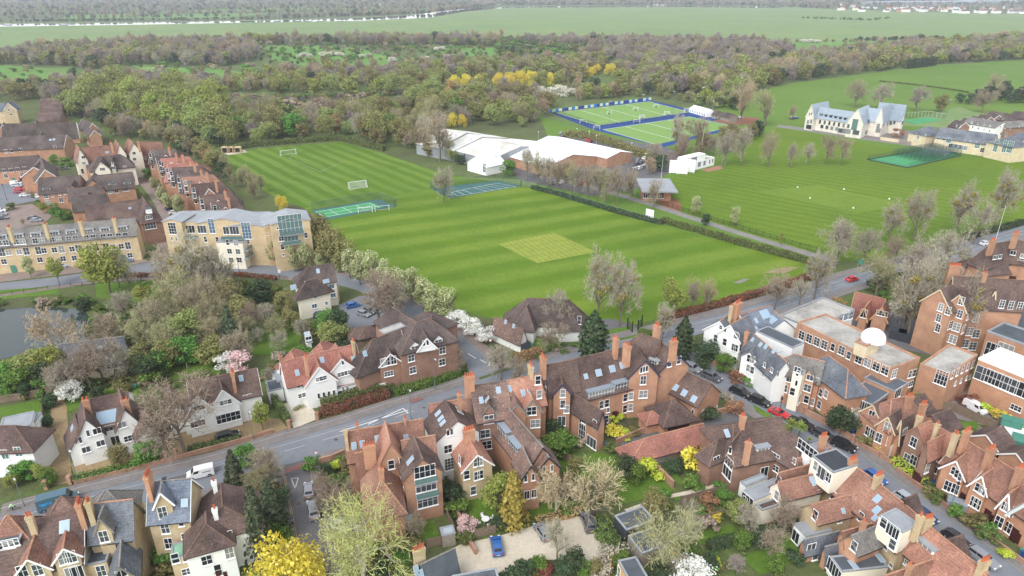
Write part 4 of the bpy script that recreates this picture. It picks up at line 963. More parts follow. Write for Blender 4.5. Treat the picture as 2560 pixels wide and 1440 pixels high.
building('street_house','house with grey flat-roofed dormer box and slate rear wing with felt extension',[
    (RW(2262,1262,2324,1318,8.7,2196,1330,5.3),'brick_yellow','tile_rust'),(FW(2198,1290,2240,1271,2292,1315,9.2,5.6),'render_cream','lead_flat'),(RW(2130,1340,2192,1316,6.8,2160,1374,5.0),'brick_orange','slate_warm','ridge_grey'),(FW(2075,1392,2190,1380,2125,1428,2.9),'render_cream','felt_dark')],
    wins=[(2209,1307,'s'),(2232,1327,(1.9,2.0,4,1)),(2230,1365,'s'),(2136,1365,'s'),(2215,1366,'q'),(2085,1425,(3.2,2.2,5,1)),(2231,1416,'x')],lights=[(2133,1413,.8,1.6),(2200,1396,.8,1.6)],chims=[(2302,1290,11.6,.7,.9,1,'brick_yellow'),(2322,1295,10.3,.7,1.6,5,'brick_yellow')])
building('street_house','house with orange-red rear slope and a white boxed dormer, bottom corner',[
    (RW(2324,1318,2466,1432,8.7,2262,1376,5.3),'brick_yellow','tile_orange'),(RW(2215,1440,2330,1400,6.8,2225,1470,5.0),'brick_yellow','tile_rust')],
    wins=[(2262,1396,'s',2,2275,1406)],dormers=[(2318,1364,'f',2.6,1.4,'white_paint','lead_flat')],chims=[(2463,1402,10.3,.7,1.6,5,'brick_yellow'),(2276,1412,9.0,.6,.6,1)])
# front gables of that row, towards the street
for lab,(a,b,c,d) in (('porch gable of rust tiles between parked cars in the terrace street, upper',(2290,1236,2262,1250)),('porch gable of rust tiles between parked cars in the terrace street, lower',(2406,1338,2372,1352))):
    building('porch_gable',lab,[(MW(a,b,c,d,7.6,1.9,5.2),'brick_orange','tile_brown')],cat='gable',chims=())
# ------------------------------------------------------------------ terrace street, far side
building('bay_villa','orange brick villa with twin stone-trimmed gables and hipped brown roof, far side of terrace street',[
    (RW(2228,1000,2268,992,9.0,2170,1024,5.2,2.5,3),'brick_orange','tile_rust'),(RW(2184,1012,2214,996,7.7,2162,1022,5.5),'brick_orange','tile_brown'),(RW(2222,1042,2254,1020,7.7,2205,1052,5.5),'brick_orange','tile_brown'),(RW(2255,1050,2285,1035,7.6,2275,1070,5.2),'brick_orange','tile_brown'),(MW(2275,1000,2310,985,6.8,2.4,5.0),'brick_red','tile_brown')],
    wins=[(2179,1038,'S'),(2219,1067,'S'),(2170,1078,'S',2,2180,1085),(2197,1094,'S',2,2214,1102),(2262,1077,'c')],doors=[(2230,1115,1.0,2.2,'render_white')],chims=[(2276,990,10.0,1.6,.7,3,'brick_red'),(2310,1010,9.6,1.4,.7,3,'brick_red'),(2300,1040,9.6,.8,.8,1,'brick_yellow')],boards='stone_buff')
building('salmon_villa','brick villa with salmon tiled roof and two tall gable fronts beside clipped yellow hedges',[
    (RW(2330,1060,2395,1095,9.0,2296,1098,5.6,2,0),'brick_dark','tile_orange'),(RW(2295,1066,2325,1054,8.5,2278,1075,6.4),'brick_dark','tile_orange'),(RW(2320,1106,2362,1086,8.5,2344,1126,6.4),'brick_dark','tile_orange'),(MW(2330,1040,2375,1024,6.6,2.6,4.8),'brick_red','tile_brown')],
    wins=[(2284,1105,'S'),(2325,1132,'S'),(2267,1146,'S',2,2284,1150),(2318,1170,'S'),(2346,1144,'t'),(2340,1175,'t'),(2305,1115,'t')],doors=[(2298,1163,1.0,2.3,'door_dark')],chims=[(2390,1085,11.4,.9,.9,2,'brick_yellow'),(2419,1077,11.4,.8,1.6,4,'brick_orange'),(2345,1060,10.2,.7,.7,1,'brick_yellow')])
RWS=[((2407,1097,2482,1143),(2360,1158),(2392,1152,2424,1126),[(2383,1176,'n',3,2400,1192),(2370,1215,'S',2,2388,1222)],(2408,1230),'brick terrace house with triple gable window next to the salmon villa'),
       ((2482,1143,2556,1190),(2430,1202),(2457,1190,2494,1164),[(2443,1217,'n',3,2462,1230),(2436,1255,'S',2,2454,1266)],(2472,1275),'brick terrace house with triple gable window and long roof light'),
       ((2556,1190,2640,1246),(2505,1250),(2524,1234,2560,1208),[(2510,1264,'n',3,2532,1278),(2502,1306,'S',2,2520,1318)],(2540,1325),'brick terrace house with triple gable window at the right edge')]
for rr,ee,gg,ww,dd,lab in RWS:
    building('terrace_villa',lab,[(RW(*rr,8.7,*ee,5.1),'brick_orange','tile_rust'),(RW(*gg,7.6,ee[0]+4,ee[1]+2,5.4),'brick_orange','tile_rust'),(MW(rr[0]+60,rr[1]-10,rr[0]+100,rr[1]-30,6.4,2.2,4.8),'brick_red','tile_brown')],wins=ww,doors=[(dd[0],dd[1],1.0,2.3,'door_dark')],lights=[(rr[0]+110,rr[1]+110,.8,3.0)] if rr[0]==2482 else [],chims=[(rr[2]-2,rr[3]-22,10.8,.8,1.6,5,'brick_red')],boards='white_paint')
# ------------------------------------------------------------------ school and villas right of the junction
building('stucco_villa','white stucco villa with grey slate gables and big orange chimneys on the main road',[
    (RW(1800,803,1838,778,9.6,1772,815,6.6),'render_white','slate','ridge_orange'),(RW(1827,812,1868,790,9.8,1858,848,7.0),'render_white','slate','ridge_orange'),(RW(1850,788,1925,765,10.0,1903,828,6.9),'render_white','slate_blue','ridge_orange'),(RW(1930,775,1960,800,9.2,1905,812,6.8),'render_white','slate_blue','ridge_orange')],
    wins=[(1789,845,'s'),(1812,855,'s'),(1813,825,'q'),(1834,868,'s',3,1846,872),(1840,838,'s',2,1843,842),(1840,902,'s'),(1802,818,'q')],lights=[(1890,802),(1890,820,.6,.7),(1912,786,2.4,2.0),(1930,800,2.2,1.6)],chims=[(1845,757,13.0,2.4,1.4,5,'brick_orange'),(1830,765,12.6,.9,.9,1,'brick_yellow'),(1868,830,9.0,.9,.9,1,'brick_orange')],boards='white_paint')
building('white_slate_wing','long white wing with dark slate roof stepping down behind the stucco villa',[
    (RW(1886,836,1965,905,9.0,1862,878,5.8),'render_white','slate','ridge_orange'),(FW(1890,828,1920,816,2000,862,8.9,5),'render_white','felt_dark'),(RW(1875,880,1890,866,7.6,1862,882,6.2),'render_white','slate')],
    wins=[(1873,896,'s',2,1881,899),(1871,920,'s',2,1880,925),(1898,903,'q'),(1912,912,'q'),(1908,935,'t'),(1930,925,'q'),(1945,935,'t')],lights=[(1882,850,.7,.9),(1902,862,.8,1.0),(1915,867,.8,1.0),(1936,878,.8,1.1),(1953,884,.8,1.1)])
building('flat_roof_hall','flat grey-roofed hall with a strip of blue windows behind the villas',[(FW(1950,790,2056,746,2138,775,7.2),'white_paint','concrete_roof'),],wins=[(2100,795,(2.2,2.0,3,2,'white_paint','pane_blue'),3,2132,786)],parapet='lead_flat',cat='school block')
building('brick_school_block','long red brick school block with flat stained roof, arched windows and white dome',[
    (FW(1993,808,2064,787,2320,890,9.0),'brick_red','concrete_roof'),(FW(2138,855,2172,838,2200,850,11.6,9.0),'stone_buff','lead_flat')],
    wins=[(2004,838,'A',4,2061,862),(2082,868,'s'),(2104,876,'A'),(2122,888,'s'),(2147,897,'A',5,2235,934),(2275,935,'s',3,2298,928),(2280,958,'c4')],parapet='brick_red',cat='school block')
building('brick_school_wing','lower brick wing with flat patched roof beside the school yard',[(FW(2300,913,2372,864,2444,889,8.0),'brick_red','concrete_roof')],
    wins=[(2381,936,'s',5,2432,910),(2355,945,(2.2,3.0,4,3)),(2388,958,'q',4,2430,938)],parapet='brick_red',cat='school block')
building('modern_brick_house','modern orange brick block with slate hipped roof and cream stair tower on the terrace street',[
    (RW(1985,886,2060,905,10.2,1962,924,7.0,3.2,0),'brick_orange','slate_warm','ridge_orange'),(RW(2070,890,2120,925,10.2,2060,948,7.1,3,3.2),'brick_orange','slate','ridge_orange'),(FW(1982,930,2006,938,2018,928,8.2),'render_cream','slate_warm'),(RW(2025,924,2038,910,8.8,2010,937,7.0),'brick_orange','slate_warm')],
    wins=[(1962,912,'c'),(1978,919,'c'),(1953,934,'s'),(1974,946,'m'),(2025,972,'m'),(2052,982,'s'),(2065,985,'s'),(1951,965,'s',3,1973,976),(2021,1000,'s',3,2048,1012),(2025,944,'c',2,2040,950),(1994,933,'t'),(1991,958,'t'),(2000,995,'f')],cat='apartment block')
building('zinc_roof_hall','low brick hall with grey standing-seam roof and rounded glass bay',[
    (FW(2115,985,2175,945,2245,968,5.2),'brick_orange','zinc_dark'),(FW(2160,945,2195,925,2256,968,6.0),'brick_orange','zinc_dark')],wins=[(2145,1010,'g'),(2165,1018,'g'),(2240,985,'g')],cat='school block')
building('red_lodge','small lodge with bright red tiled roof and twin gables behind the school wall',[
    (RW(2140,731,2212,748,7.0,2122,763,3.4),'brick_red','tile_red','ridge_orange'),(RW(2163,768,2178,750,6.0,2178,782,3.4),'brick_red','tile_red'),(RW(2206,768,2214,748,6.4,2226,778,3.4),'brick_red','tile_red')],wins=[(2163,785,'f'),(2212,785,'c4')],boards='wood_new',cat='lodge')
building('victorian_school','tall Victorian red brick school building with steep brown roof and gabled dormers',[
    (RW(2385,692,2560,702,16.8,2352,760,11.4,0,0),'brick_red','tile_brown'),(RW(2352,724,2400,707,15.2,2342,737,11.4),'brick_red','tile_brown'),(RW(2400,737,2430,717,14.8,2388,747,11.8),'brick_red','tile_brown'),(RW(2490,727,2500,702,14.8,2475,747,11.8),'brick_red','tile_brown')],
    wins=[(2352,768,'a'),(2347,795,'a'),(2345,820,'a'),(2376,812,'A',5,2440,834),(2380,780,'a',4,2440,795),(2374,845,'A',4,2432,865),(2404,752,'a'),(2505,760,'a',3,2550,765)],chims=[(2388,664,18.6,3.0,1.1,6,'brick_red'),(2462,684,18.0,1.1,.9,2,'brick_red')],cat='school',boards='stone_buff')
building('gatehouse','brick gatehouse with arched entrance, brown roofs and flagpole',[
    (RW(2475,612,2545,600,12.5,2465,645,7.6,3,0),'brick_red','tile_brown'),(RW(2530,600,2600,610,13.0,2540,650,8.2),'brick_red','tile_brown'),(RW(2452,640,2500,636,9.0,2445,652,5.5,2,0),'brick_red','tile_brown')],
    wins=[(2487,643,'c',2,2500,641),(2533,632,'c'),(2550,655,'c',2,2558,640)],doors=[(2530,670,3.0,3.6,'door_dark')],chims=[(2483,600,15.0,2.0,.9,4,'brick_red'),(2541,583,16.0,2.0,.9,4,'brick_red')],cat='gatehouse',boards='stone_buff')
building('flat_school_hall','brick hall with white flat roof and long glazed bands at the right edge',[(FW(2446,898,2500,872,2640,930,8.6),'brick_orange','roof_white')],wins=[(2474,942,(7.6,3.0,6,2,'white_paint','pane_dark')),(2540,968,(8.0,3.0,6,2,'white_paint','pane_dark')),(2540,1020,'c3')],parapet='white_paint',cat='school block')
building('felt_roof_blocks','flat dark-roofed blocks with white sides between the Victorian school and the white-roofed hall',[(FW(2468,830,2510,808,2600,850,8.2),'brick_red','felt_dark'),(FW(2458,798,2540,768,2640,800,7.0),'white_paint','felt_dark')],wins=[(2480,875,(2.6,3.2,3,2,'white_paint','pane_dark')),(2515,868,(3.0,1.6,3,1)),(2476,808,'c3')],parapet='lead_flat',cat='school block')
# ------------------------------------------------------------------ leisure hall, pavilions
building('leisure_hall','large leisure hall with broad white low-pitched roofs and brick walls',[
    (RW(1432,386,1276,347,7.4,1370,418,4.3),'brick_red','roof_white',None),(RW(1550,379,1372,340,6.2,1510,394,4.5),'brick_red','roof_white',None),(RW(1108,322,1165,332,9.4,1180,386,5.2),'lead_flat','roof_white_stained',None),(RW(1163,334,1205,342,8.6,1186,388,5.0),'lead_flat','roof_white_stained',None),(RW(1203,344,1300,366,8.0,1200,392,4.8),'lead_flat','roof_white_stained',None),(RW(1191,390,1240,380,7.6,1225,416,3.8),'render_white','roof_white',None)],
    lights=[(1300,372,1.6,.8),(1340,388,1.6,.8),(1425,352,1.6,.8),(1450,358,1.6,.8),(1478,366,1.6,.8),(1500,373,1.6,.8),(1520,377,1.6,.8),(1398,350,1.6,.8),(1140,338,1.8,.8),(1178,348,1.8,.8),(1220,358,1.8,.8),(1240,392,1.2,.8),(1380,378,1.6,.8)],wins=[(1162,400,(1.6,4.6,2,4)),(1212,420,(2.0,4.0,3,3,'white_paint','pane_green'))],gutter=False,cat='sports hall')
building('white_pavilion','white flat-roofed cricket pavilion with roof terrace and glazed doors',[
    (FW(1736,408,1787,395,1692,398,3.3),'render_white','concrete_roof'),(FW(1712,398,1764,386,1700,393,5.6,3.3),'render_white','roof_white')],
    wins=[(1700,405,'x'),(1713,409,'x'),(1722,410,'x'),(1748,411,(2.4,2.3,3,1,'white_paint','pane_blue')),(1761,408,(1.8,2.3,2,1,'white_paint','pane_blue')),(1774,404,'s'),(1781,402,'s'),(1735,398,'b')],parapet='white_paint',cat='pavilion')
building('small_pavilion','small brick pavilion with grey sloping roof and open veranda facing the footpath',[(FW(1590,446,1674,447,1672,480,4.6,4.2),'lead_flat','lead_flat'),(FW(1600,462,1668,462,1666,476,4.2),'brick_red','lead_flat')],wins=[(1612,488,'g',3,1652,489)],cat='pavilion')
# ------------------------------------------------------------------ stone school, cream block, dark terraces
building('stone_school','stone school with steep zinc roofs, five sharp gables and rows of dark dormers',[
    (RW(2052,268,2145,281,12.4,2090,295,7.4),'stone_cream','zinc',None),(RW(2030,261,2071,253,14.2,2014,290,7.6),'stone_cream','zinc',None),(RW(2145,273,2172,262,15.0,2129,300,8.0),'stone_cream','zinc',None),(RW(2205,270,2232,258,15.2,2192,301,8.2),'stone_cream','zinc',None),(RW(2200,256,2266,263,14.6,2212,286,8.6),'stone_cream','zinc',None),(RW(2212,272,2262,279,12.4,2225,292,8.4),'stone_cream','zinc',None),(RW(2158,268,2205,273,13.8,2180,303,7.8),'stone_cream','zinc',None)],
    wins=[(2020,304,'S',2,2028,303),(2022,317,'F'),(2050,304,'S',7,2121,315),(2055,316,'p',4,2092,322),(2101,326,'g',3,2120,328),(2137,311,(2.8,5.6,2,3,'zinc_dark','pane_green')),(2140,331,'F'),(2196,314,'f'),(2200,326,'g'),(2210,311,'S',4,2236,306),(2258,306,'m'),(2024,285,'t',2,2029,284),(2259,287,'t'),(2166,330,'b')],
    dormers=[(2054,286,'f',1.6,1.4,'zinc_dark','zinc_dark'),(2066,288,'f',1.6,1.4,'zinc_dark','zinc_dark'),(2078,290,'f',1.6,1.4,'zinc_dark','zinc_dark'),(2090,292,'f',1.6,1.4,'zinc_dark','zinc_dark'),(2102,294,'f',1.6,1.4,'zinc_dark','zinc_dark'),(2114,296,'f',1.6,1.4,'zinc_dark','zinc_dark'),(2170,302,'f',2.4,2.0,'zinc_dark','zinc_dark')],lights=[(2152,283),(2157,284),(2172,281),(2193,283)],gutter=False,cat='school',frame='zinc_dark',boards='stone_cream')
building('cream_school_block','cream brick school block with long grey roof and bay windows',[
    (RW(2352,318,2492,336,10.0,2478,362,5.8),'stone_buff','slate',None),(MW(2312,318,2330,316,9.2,5.0,6.0,4,4),'stone_buff','slate',None)],wins=[(2345,346,'c',2,2360,348),(2372,351,(2.2,2.6,3,2,'white_paint','pane_green')),(2412,352,'q',3,2440,356),(2456,362,'q',2,2475,365),(2378,364,'g',4,2412,370),(2443,364,(2.2,2.6,3,2,'white_paint','pane_green')),(2295,344,'f'),(2290,335,'q'),(2315,335,'q'),(2460,376,'F')],cat='school block')
building('rotunda_block','cream block with octagonal grey roof and tall green-tinted windows',[(MW(2522,343,2532,345,10.0,6.0,7.2,5.5,5.5),'stone_buff','slate',None),(MW(2550,330,2580,338,10.5,5.0,7.0,2,0),'stone_buff','slate',None)],wins=[(2490,365,(2.0,5.4,2,4,'white_paint','pane_green')),(2512,366,(2.0,5.4,2,4,'white_paint','pane_green')),(2530,368,(2.6,5.4,3,4,'white_paint','pane_green')),(2545,365,(2.0,5.4,2,4,'white_paint','pane_green'))],cat='school block')
building('dark_white_block','flat-pitched block half white, half dark brick behind the cream school',[
    (RW(2426,293,2510,306,9.8,2480,318,7.6),'render_white','slate_warm',None),(RW(2505,304,2600,300,9.8,2540,318,7.4),'brick_dark','slate_warm',None)],wins=[(2430,306,'q',4,2475,314),(2432,318,'q',4,2474,327),(2488,316,'q',4,2526,320),(2502,334,'m',2,2514,336),(2540,316,'q',3,2556,312)],cat='school block')
for i,(x,y) in enumerate([(2388,300),(2410,295),(2432,290),(2452,286),(2472,282)]):
    building('dark_terrace_house','small dark-tiled terrace house behind the cream school',[(MW(x,y,x+26,y+6,8.4,3.6,5.6),'brick_dark','tile_dark')],wins=[(x+4,y+14,'t',2,x+14,y+16)],group='dark terrace behind the cream school',cat='house',boards='white_paint')
building('dark_brick_house','dark brick house with hipped roof at the far right behind the terraces',[(MW(2480,278,2520,284,9.2,5.0,6.0,3,3),'brick_dark','tile_dark'),(MW(2535,278,2580,282,9.4,5.0,6.2,2,0),'brick_dark','tile_dark')],wins=[(2496,298,'q',3,2520,300)],cat='house')
building('cabin_store','small dark store buildings beside the marquee',[(MW(1788,276,1800,278,4.5,3.0,2.6),'wood_grey','tile_dark'),(MW(1812,280,1836,286,4.5,3.0,2.6),'wood_grey','tile_dark')],wins=[],cat='shed')
# ------------------------------------------------------------------ estate on the left
wt=[]
for i in range(9):
    x,y=-20+i*42.5,596-i*4.6
wt=[(x,608-(x+10)*.062,'m',2,x+17,607-(x+10)*.062) for x in (-2,40,88,130,172,216,258,297)] 
wt+=[(x,633-(x+10)*.055,'m') for x in (22,48,110,136,180,222,282,303)]+[(x,632-(x+10)*.055,(1.5,2.3,2,2)) for x in (5,66,96,154,196,240,265,320)]+[(x,655-(x+10)*.05,'m') for x in (10,100,158,186,228,325)]
building('yellow_terrace','long yellow brick terrace with grey roof, white dormers and tall doors',[(RW(-120,584,338,545,12.2,330,586,8.2),'brick_gold','slate_warm',None)],wins=wt,doors=[(30,662,1.2,2.2,'plastic_green'),(306,645,1.2,2.2,'plastic_green')],
    dormers=[(x,592-x*.075,'f',2.6,1.7,'white_paint','lead_flat') for x in (4,46,90,136,178,222,263,306)],chims=[(22,568,16.0,.9,1.6,3,'brick_gold'),(112,560,16.0,.9,1.6,3,'brick_gold'),(200,553,16.0,.9,1.6,3,'brick_gold'),(284,546,16.0,.9,1.6,3,'brick_gold')],cat='terrace')
building('yellow_apartment_block','yellow and cream apartment block with butterfly grey roofs and big glazed corners',[
    (FW(416,556,560,553,564,526,11.4),'brick_gold','lead_flat'),(FW(545,560,650,558,640,530,11.8),'brick_gold','lead_flat'),(RW(428,548,462,528,12.6,408,552,11.9),'brick_gold','lead_flat',None),(RW(556,546,586,522,14.2,505,548,12.6),'brick_gold','lead_flat',None),(RW(615,560,640,534,12.8,578,560,12.0),'brick_gold','lead_flat',None),(RW(690,552,675,530,13.4,648,545,12.4),'brick_gold','lead_flat',None),(RW(725,546,715,522,15.4,765,532,14.2),'brick_gold','lead_flat',None),(FW(540,606,606,608,600,594,8.0),'render_cream','lead_flat'),(FW(420,622,690,626,690,600,3.2),'render_cream','lead_flat')],
    wins=[(431,571,(2.4,3.6,3,4)),(476,573,(2.6,2.4,3,1),2,491,573),(529,565,(1.8,4.4,2,4,'white_paint','pane_blue')),(569,576,(2.6,2.4,3,1),2,586,576),(616,577,(2.6,5.0,3,5,'white_paint','pane_blue')),(726,562,(6.6,6.0,6,3,'white_paint','pane_green')),(514,598,'s'),(543,599,'s'),(430,597,'t'),(441,597,'t'),(618,603,'m'),(569,606,'s'),(590,608,'m'),(595,629,'m'),(599,650,'m'),(574,628,'m'),(578,650,'m'),(663,564,'x'),(666,586,'x'),(694,571,'x'),(703,596,'m'),(706,617,'s'),(709,637,'x'),(728,596,(4.0,1.6,4,1,'white_paint','pane_green')),(765,588,'s'),(517,620,'s'),(521,640,'s')],gutter=False,cat='apartment block',balc=[(488,590,6.0),(583,592,6.0),(728,580,6.5),(616,618,3.6),(616,638,3.6),(728,604,5.0)])
building('red_brick_house','red brick house with hipped brown roof and cream stone dressings behind the yellow terrace',[(RW(212,516,356,498,11.5,355,550,7.0,0,0),'brick_dark','tile_brown'),(RW(356,492,366,510,12.0,345,540,7.6,0,4),'brick_dark','tile_brown')],wins=[(372,543,'c3'),(376,564,'F')],dormers=[(368,524,'f',1.8,1.6)],lights=[(325,521,.8,.8)])
building('long_brick_house','brick house with brown roof and projecting gable below the white estate houses',[(RW(178,492,265,485,11.0,250,512,7.0),'brick_red','tile_dark'),(RW(215,492,222,480,10.0,234,505,7.4),'brick_red','tile_dark'),(RW(172,472,255,465,11.0,250,480,8),'brick_red','tile_dark')],wins=[(272,498,'t')],boards='ridge_grey')
building('dormered_brick_house','brick house with dark roof, two white dormers and blossom in front',[(RW(232,440,330,430,10.8,300,470,6.4),'brick_red','tile_dark'),(RW(228,450,236,432,10.0,212,462,6.4),'brick_red','tile_dark')],wins=[(275,478,'m'),(291,477,'m'),(315,474,'c3')],dormers=[(281,459,'f',2.4,1.6),(318,457,'f',2.4,1.6)])
building('white_estate_house','white house with twin gables and hipped brown roof in the estate',[(RW(245,392,300,386,12.0,262,425,7.6,4,4),'render_cream','tile_dark'),(RW(251,404,257,392,11.6,240,420,8.4),'render_cream','tile_dark'),(RW(278,400,284,388,11.6,290,415,8.4),'render_cream','tile_dark'),(FW(215,424,322,412,318,400,7.2),'brick_orange','tile_dark')],wins=[(256,423,'c3'),(284,420,'c3'),(231,427,'c'),(312,418,'c'),(254,410,'x'),(283,408,'x')])
building('white_estate_house','tall white house with two sharp gables and orange chimney at the end of the estate',[(RW(205,370,290,362,13.5,240,395,8.5),'render_cream','tile_rust'),(RW(198,372,190,362,14.0,186,395,9.0),'render_cream','tile_rust'),(RW(298,362,288,350,14.5,285,378,10.5),'render_cream','tile_rust'),(RW(333,358,320,346,14.5,352,378,10.5),'render_cream','tile_rust'),(RW(350,356,404,356,13.0,380,385,8.0),'render_cream','tile_rust')],wins=[(208,393,'c'),(210,408,'c'),(335,383,'c'),(336,398,'c'),(334,412,'s'),(363,394,'c'),(366,408,'c'),(206,428,'d')],chims=[(277,357,15.5,1.0,1.4,2,'brick_orange'),(345,355,15.5,1.0,1.0,2,'brick_orange')],lights=[(268,381,1.4,.8)])
for i,(x0,y0,x1,y1,ex,ey,rf,lab) in enumerate([(378,375,438,373,415,392,'tile_dark','dark-roofed terrace house at the top of the estate row'),(390,395,455,388,420,408,'tile_dark','dark-roofed terrace house with a long glazed roof strip in the estate row'),(403,397,472,392,430,415,'tile_red','terrace house with salmon roof, upper of two in the estate row'),(420,412,492,408,440,424,'tile_red','terrace house with salmon roof, lower of two in the estate row'),(430,420,502,416,460,438,'tile_dark','terrace house with green-edged dark roof in the middle of the estate row'),(446,436,518,430,470,448,'tile_dark','dark terrace house with a chimney in the estate row'),
                                             (456,445,532,437,490,462,'tile_rust','terrace house with rust gable and chimney in the estate row'),(478,462,554,455,510,486,'tile_brown','broad brown-roofed terrace house in the estate row'),(500,490,578,483,520,512,'tile_brown','brown-roofed terrace house next to the lowest of the estate row'),(528,507,586,500,545,524,'tile_brown','lowest brown-roofed house of the estate row behind the apartment block')]):
    xm,ym=(x0+x1)/2,(y0+y1)/2
    building('estate_terrace_house',lab,[(RW(x0,y0,x1,y1,11.5,ex,ey,7.2,0,3.0),'brick_red',rf),(RW(xm+6,ym+13,xm+3,ym+4,10.4,xm+22,ym+20,7.8),'brick_red',rf)],wins=[(x0+2,y0+28,'s'),(x0-2,y0+14,'s'),(x0+4,y0+42,'s')],chims=[(x1-16,y1-4,13.2,.9,1.2,2,'brick_orange')],boards='white_paint',dormers=[] if i%3 else [(x0+14,y0+12,'f',1.8,1.2)])
building('grey_roofed_house','brick house with grey-brown roof and small white windows near the parking court',[(RW(98,446,200,438,10.8,180,478,6.6),'brick_red','tile_dark'),(RW(178,462,186,450,9.6,194,472,7.4),'brick_red','tile_dark')],wins=[(115,491,'m'),(132,489,'q'),(149,485,'q'),(162,483,'q'),(120,506,'m'),(153,500,'m')],dormers=[(117,472,'f',2.4,1.6)])
building('gable_end_house','brick house whose white-edged gable faces the parking court',[(RW(112,424,102,394,11.0,148,442,6.8),'brick_orange','tile_dark'),(MW(84,418,104,400,10.4,5.0,7),'brick_red','tile_dark')],wins=[],boards='white_paint')
building('long_terrace','long brick terrace with grey-brown roof behind the parked cars',[(RW(-120,403,96,388,10.2,80,418,6.0),'brick_orange','tile_dark')],wins=[(10,427,'m',4,62,421),(15,440,'m',2,55,436)],doors=[(30,441,1.1,2.1,'plastic_green'),(50,438,1.1,2.1,'door_dark')],cat='terrace')
building('twin_gable_terrace','red brick terrace with two white-edged gables and white windows',[(RW(-30,345,165,337,10.6,140,370,6.0),'brick_red','tile_dark'),(RW(14,346,20,338,10.2,36,362,6.6),'brick_red','tile_dark'),(RW(100,338,106,330,10.4,124,356,6.8),'brick_red','tile_dark')],wins=[(10,363,'m',2,25,362),(15,378,'m',2,29,377),(98,356,'m',2,111,355),(102,370,'m',2,116,369),(52,374,'m'),(137,367,'m')],lights=[(126,350,1,1.2),(135,349,1,1.2)],boards='white_paint',cat='terrace')
building('far_gable_terrace','red brick terrace half hidden by pale green trees, behind the twin-gabled one',[(RW(-40,311,190,306,10.4,160,328,6.0),'brick_red','tile_dark'),(RW(6,312,10,306,10.0,28,326,6.6),'brick_red','tile_dark'),(RW(88,306,92,300,10.0,106,320,6.6),'brick_red','tile_dark')],wins=[(12,330,'c'),(92,324,'c'),(20,340,'c')],boards='white_paint',cat='terrace')
building('corner_brick_house','brick house with white-edged gables at the wood edge of the estate',[(RW(205,298,230,308,10.2,188,318,6.0),'brick_orange','tile_dark'),(RW(235,326,222,318,8.6,246,334,6.0),'brick_orange','tile_dark')],wins=[(212,330,'c')],boards='white_paint')
for i,y in enumerate((246,254,262,271,283)):
    building('stepped_house','brown-roofed house in the far stepped row, number %s from the wood'%('one two three four five'.split()[i]),[(RW(102-i*1.2,y,153,y-1,9.6,120,y+(9 if i<4 else 20),7.6 if i<4 else 6.0),'brick_dark','tile_brown')],wins=[],boards='ridge_grey')
building('cream_gable_house','cream brick house with slate roof and broad gable at the left edge by the wood',[(RW(20,258,30,252,12.0,42,274,8.0),'brick_yellow','slate'),(RW(-40,258,15,258,11.6,0,275,8),'brick_yellow','slate')],wins=[(22,275,'c'),(8,286,'c'),(28,286,'c')],boards='white_paint')
building('pond_house','long low house with grey slate roof half hidden by trees beside the pond',[(RW(150,862,308,842,6.8,312,872,4.2),'brick_dark','slate','ridge_grey'),(FW(165,905,315,880,318,900,3.0),'stone_buff','lead_flat')],wins=[(280,915,'c3')],lights=[(250,868,.9,.7)])
building('glass_house','small white greenhouse on the lawn beyond the red-roofed house',[(MW(762,831,772,829,3.4,1.6,2.2),'white_paint','pane_pale',None)],wins=[(766,850,'m')],cat='greenhouse',gutter=False)
building('garden_shed','small shed with bluish felt roof in the narrow garden',[(FW(1100,1320,1132,1313,1140,1332,2.3),'wood_grey','pane_pale')],wins=[],cat='shed')
building('bike_shed','low tiled shelter roofs behind the brick flats',[(MW(890,820,905,818,3.8,2.4,2.4,1.8,1.8),'wood_fence','tile_brown'),(MW(910,818,925,815,3.8,2.4,2.4,1.8,1.8),'wood_fence','tile_brown')],wins=[],cat='shed')
# ------------------------------------------------------------------ far village beyond the meadow
vr=random.Random(5)
for i in range(74):
    f=i/74;x=2075+485*vr.random()**.9;y=28+(x-2080)*.018-vr.random()*14
    P=G(x,y);a=vr.random()*.5-.25;L,Wd=9+vr.random()*16,4+vr.random()*2
    d=Vector((math.cos(a),math.sin(a),0))*L/2;hr=8+vr.random()*3
    wl=vr.choice(['render_white','render_white','render_white','render_cream','brick_orange']);rf=vr.choice(['tile_brown','tile_rust','tile_orange','slate','slate_warm'])
    w=Wing(P-d,P+d,hr,hr-3.2,Wd)
    root=empty('far_house',P);tag(root,'small pale house in the far village beyond the meadow','house','houses of the far village')
    wall_mesh(w).put('wall',MT[wl],root);roof_mesh(w,.5,.4,.3)[0].put('roof',MT[rf],root)
for (x,y,L) in ((1210,11,40),(1240,12,30),(390,7,30),(940,12,50),(1650,13,50),(1750,7,22),(1855,8,18)):
    P=G(x,y);d=Vector((L/2,0,0));w=Wing(P-d,P+d,9,5.5,7)
    root=empty('far_farmhouse',P);tag(root,'lone pale farm building among far trees','farm building','farm buildings beyond the river')
    wall_mesh(w).put('wall',MT['render_white'],root);roof_mesh(w,.5,.4,.3)[0].put('roof',MT['slate_warm'],root)
for i,(x,y,L) in enumerate(((2330,9,420),(2470,6,360),(2210,10,200))):
    P=G(x,y);d=Vector((L/2,40,0));w=Wing(P-d,P+d,11,8,40)
    root=empty('far_shed',P);tag(root,('long grey-blue industrial roof above the far village, longest','long grey-blue industrial roof at the far right corner','short grey-blue industrial roof above the far village')[i],'industrial shed')
    wall_mesh(w).put('wall',MT['zinc'],root);roof_mesh(w,.5,.4,.3)[0].put('roof',MT['zinc'],root)
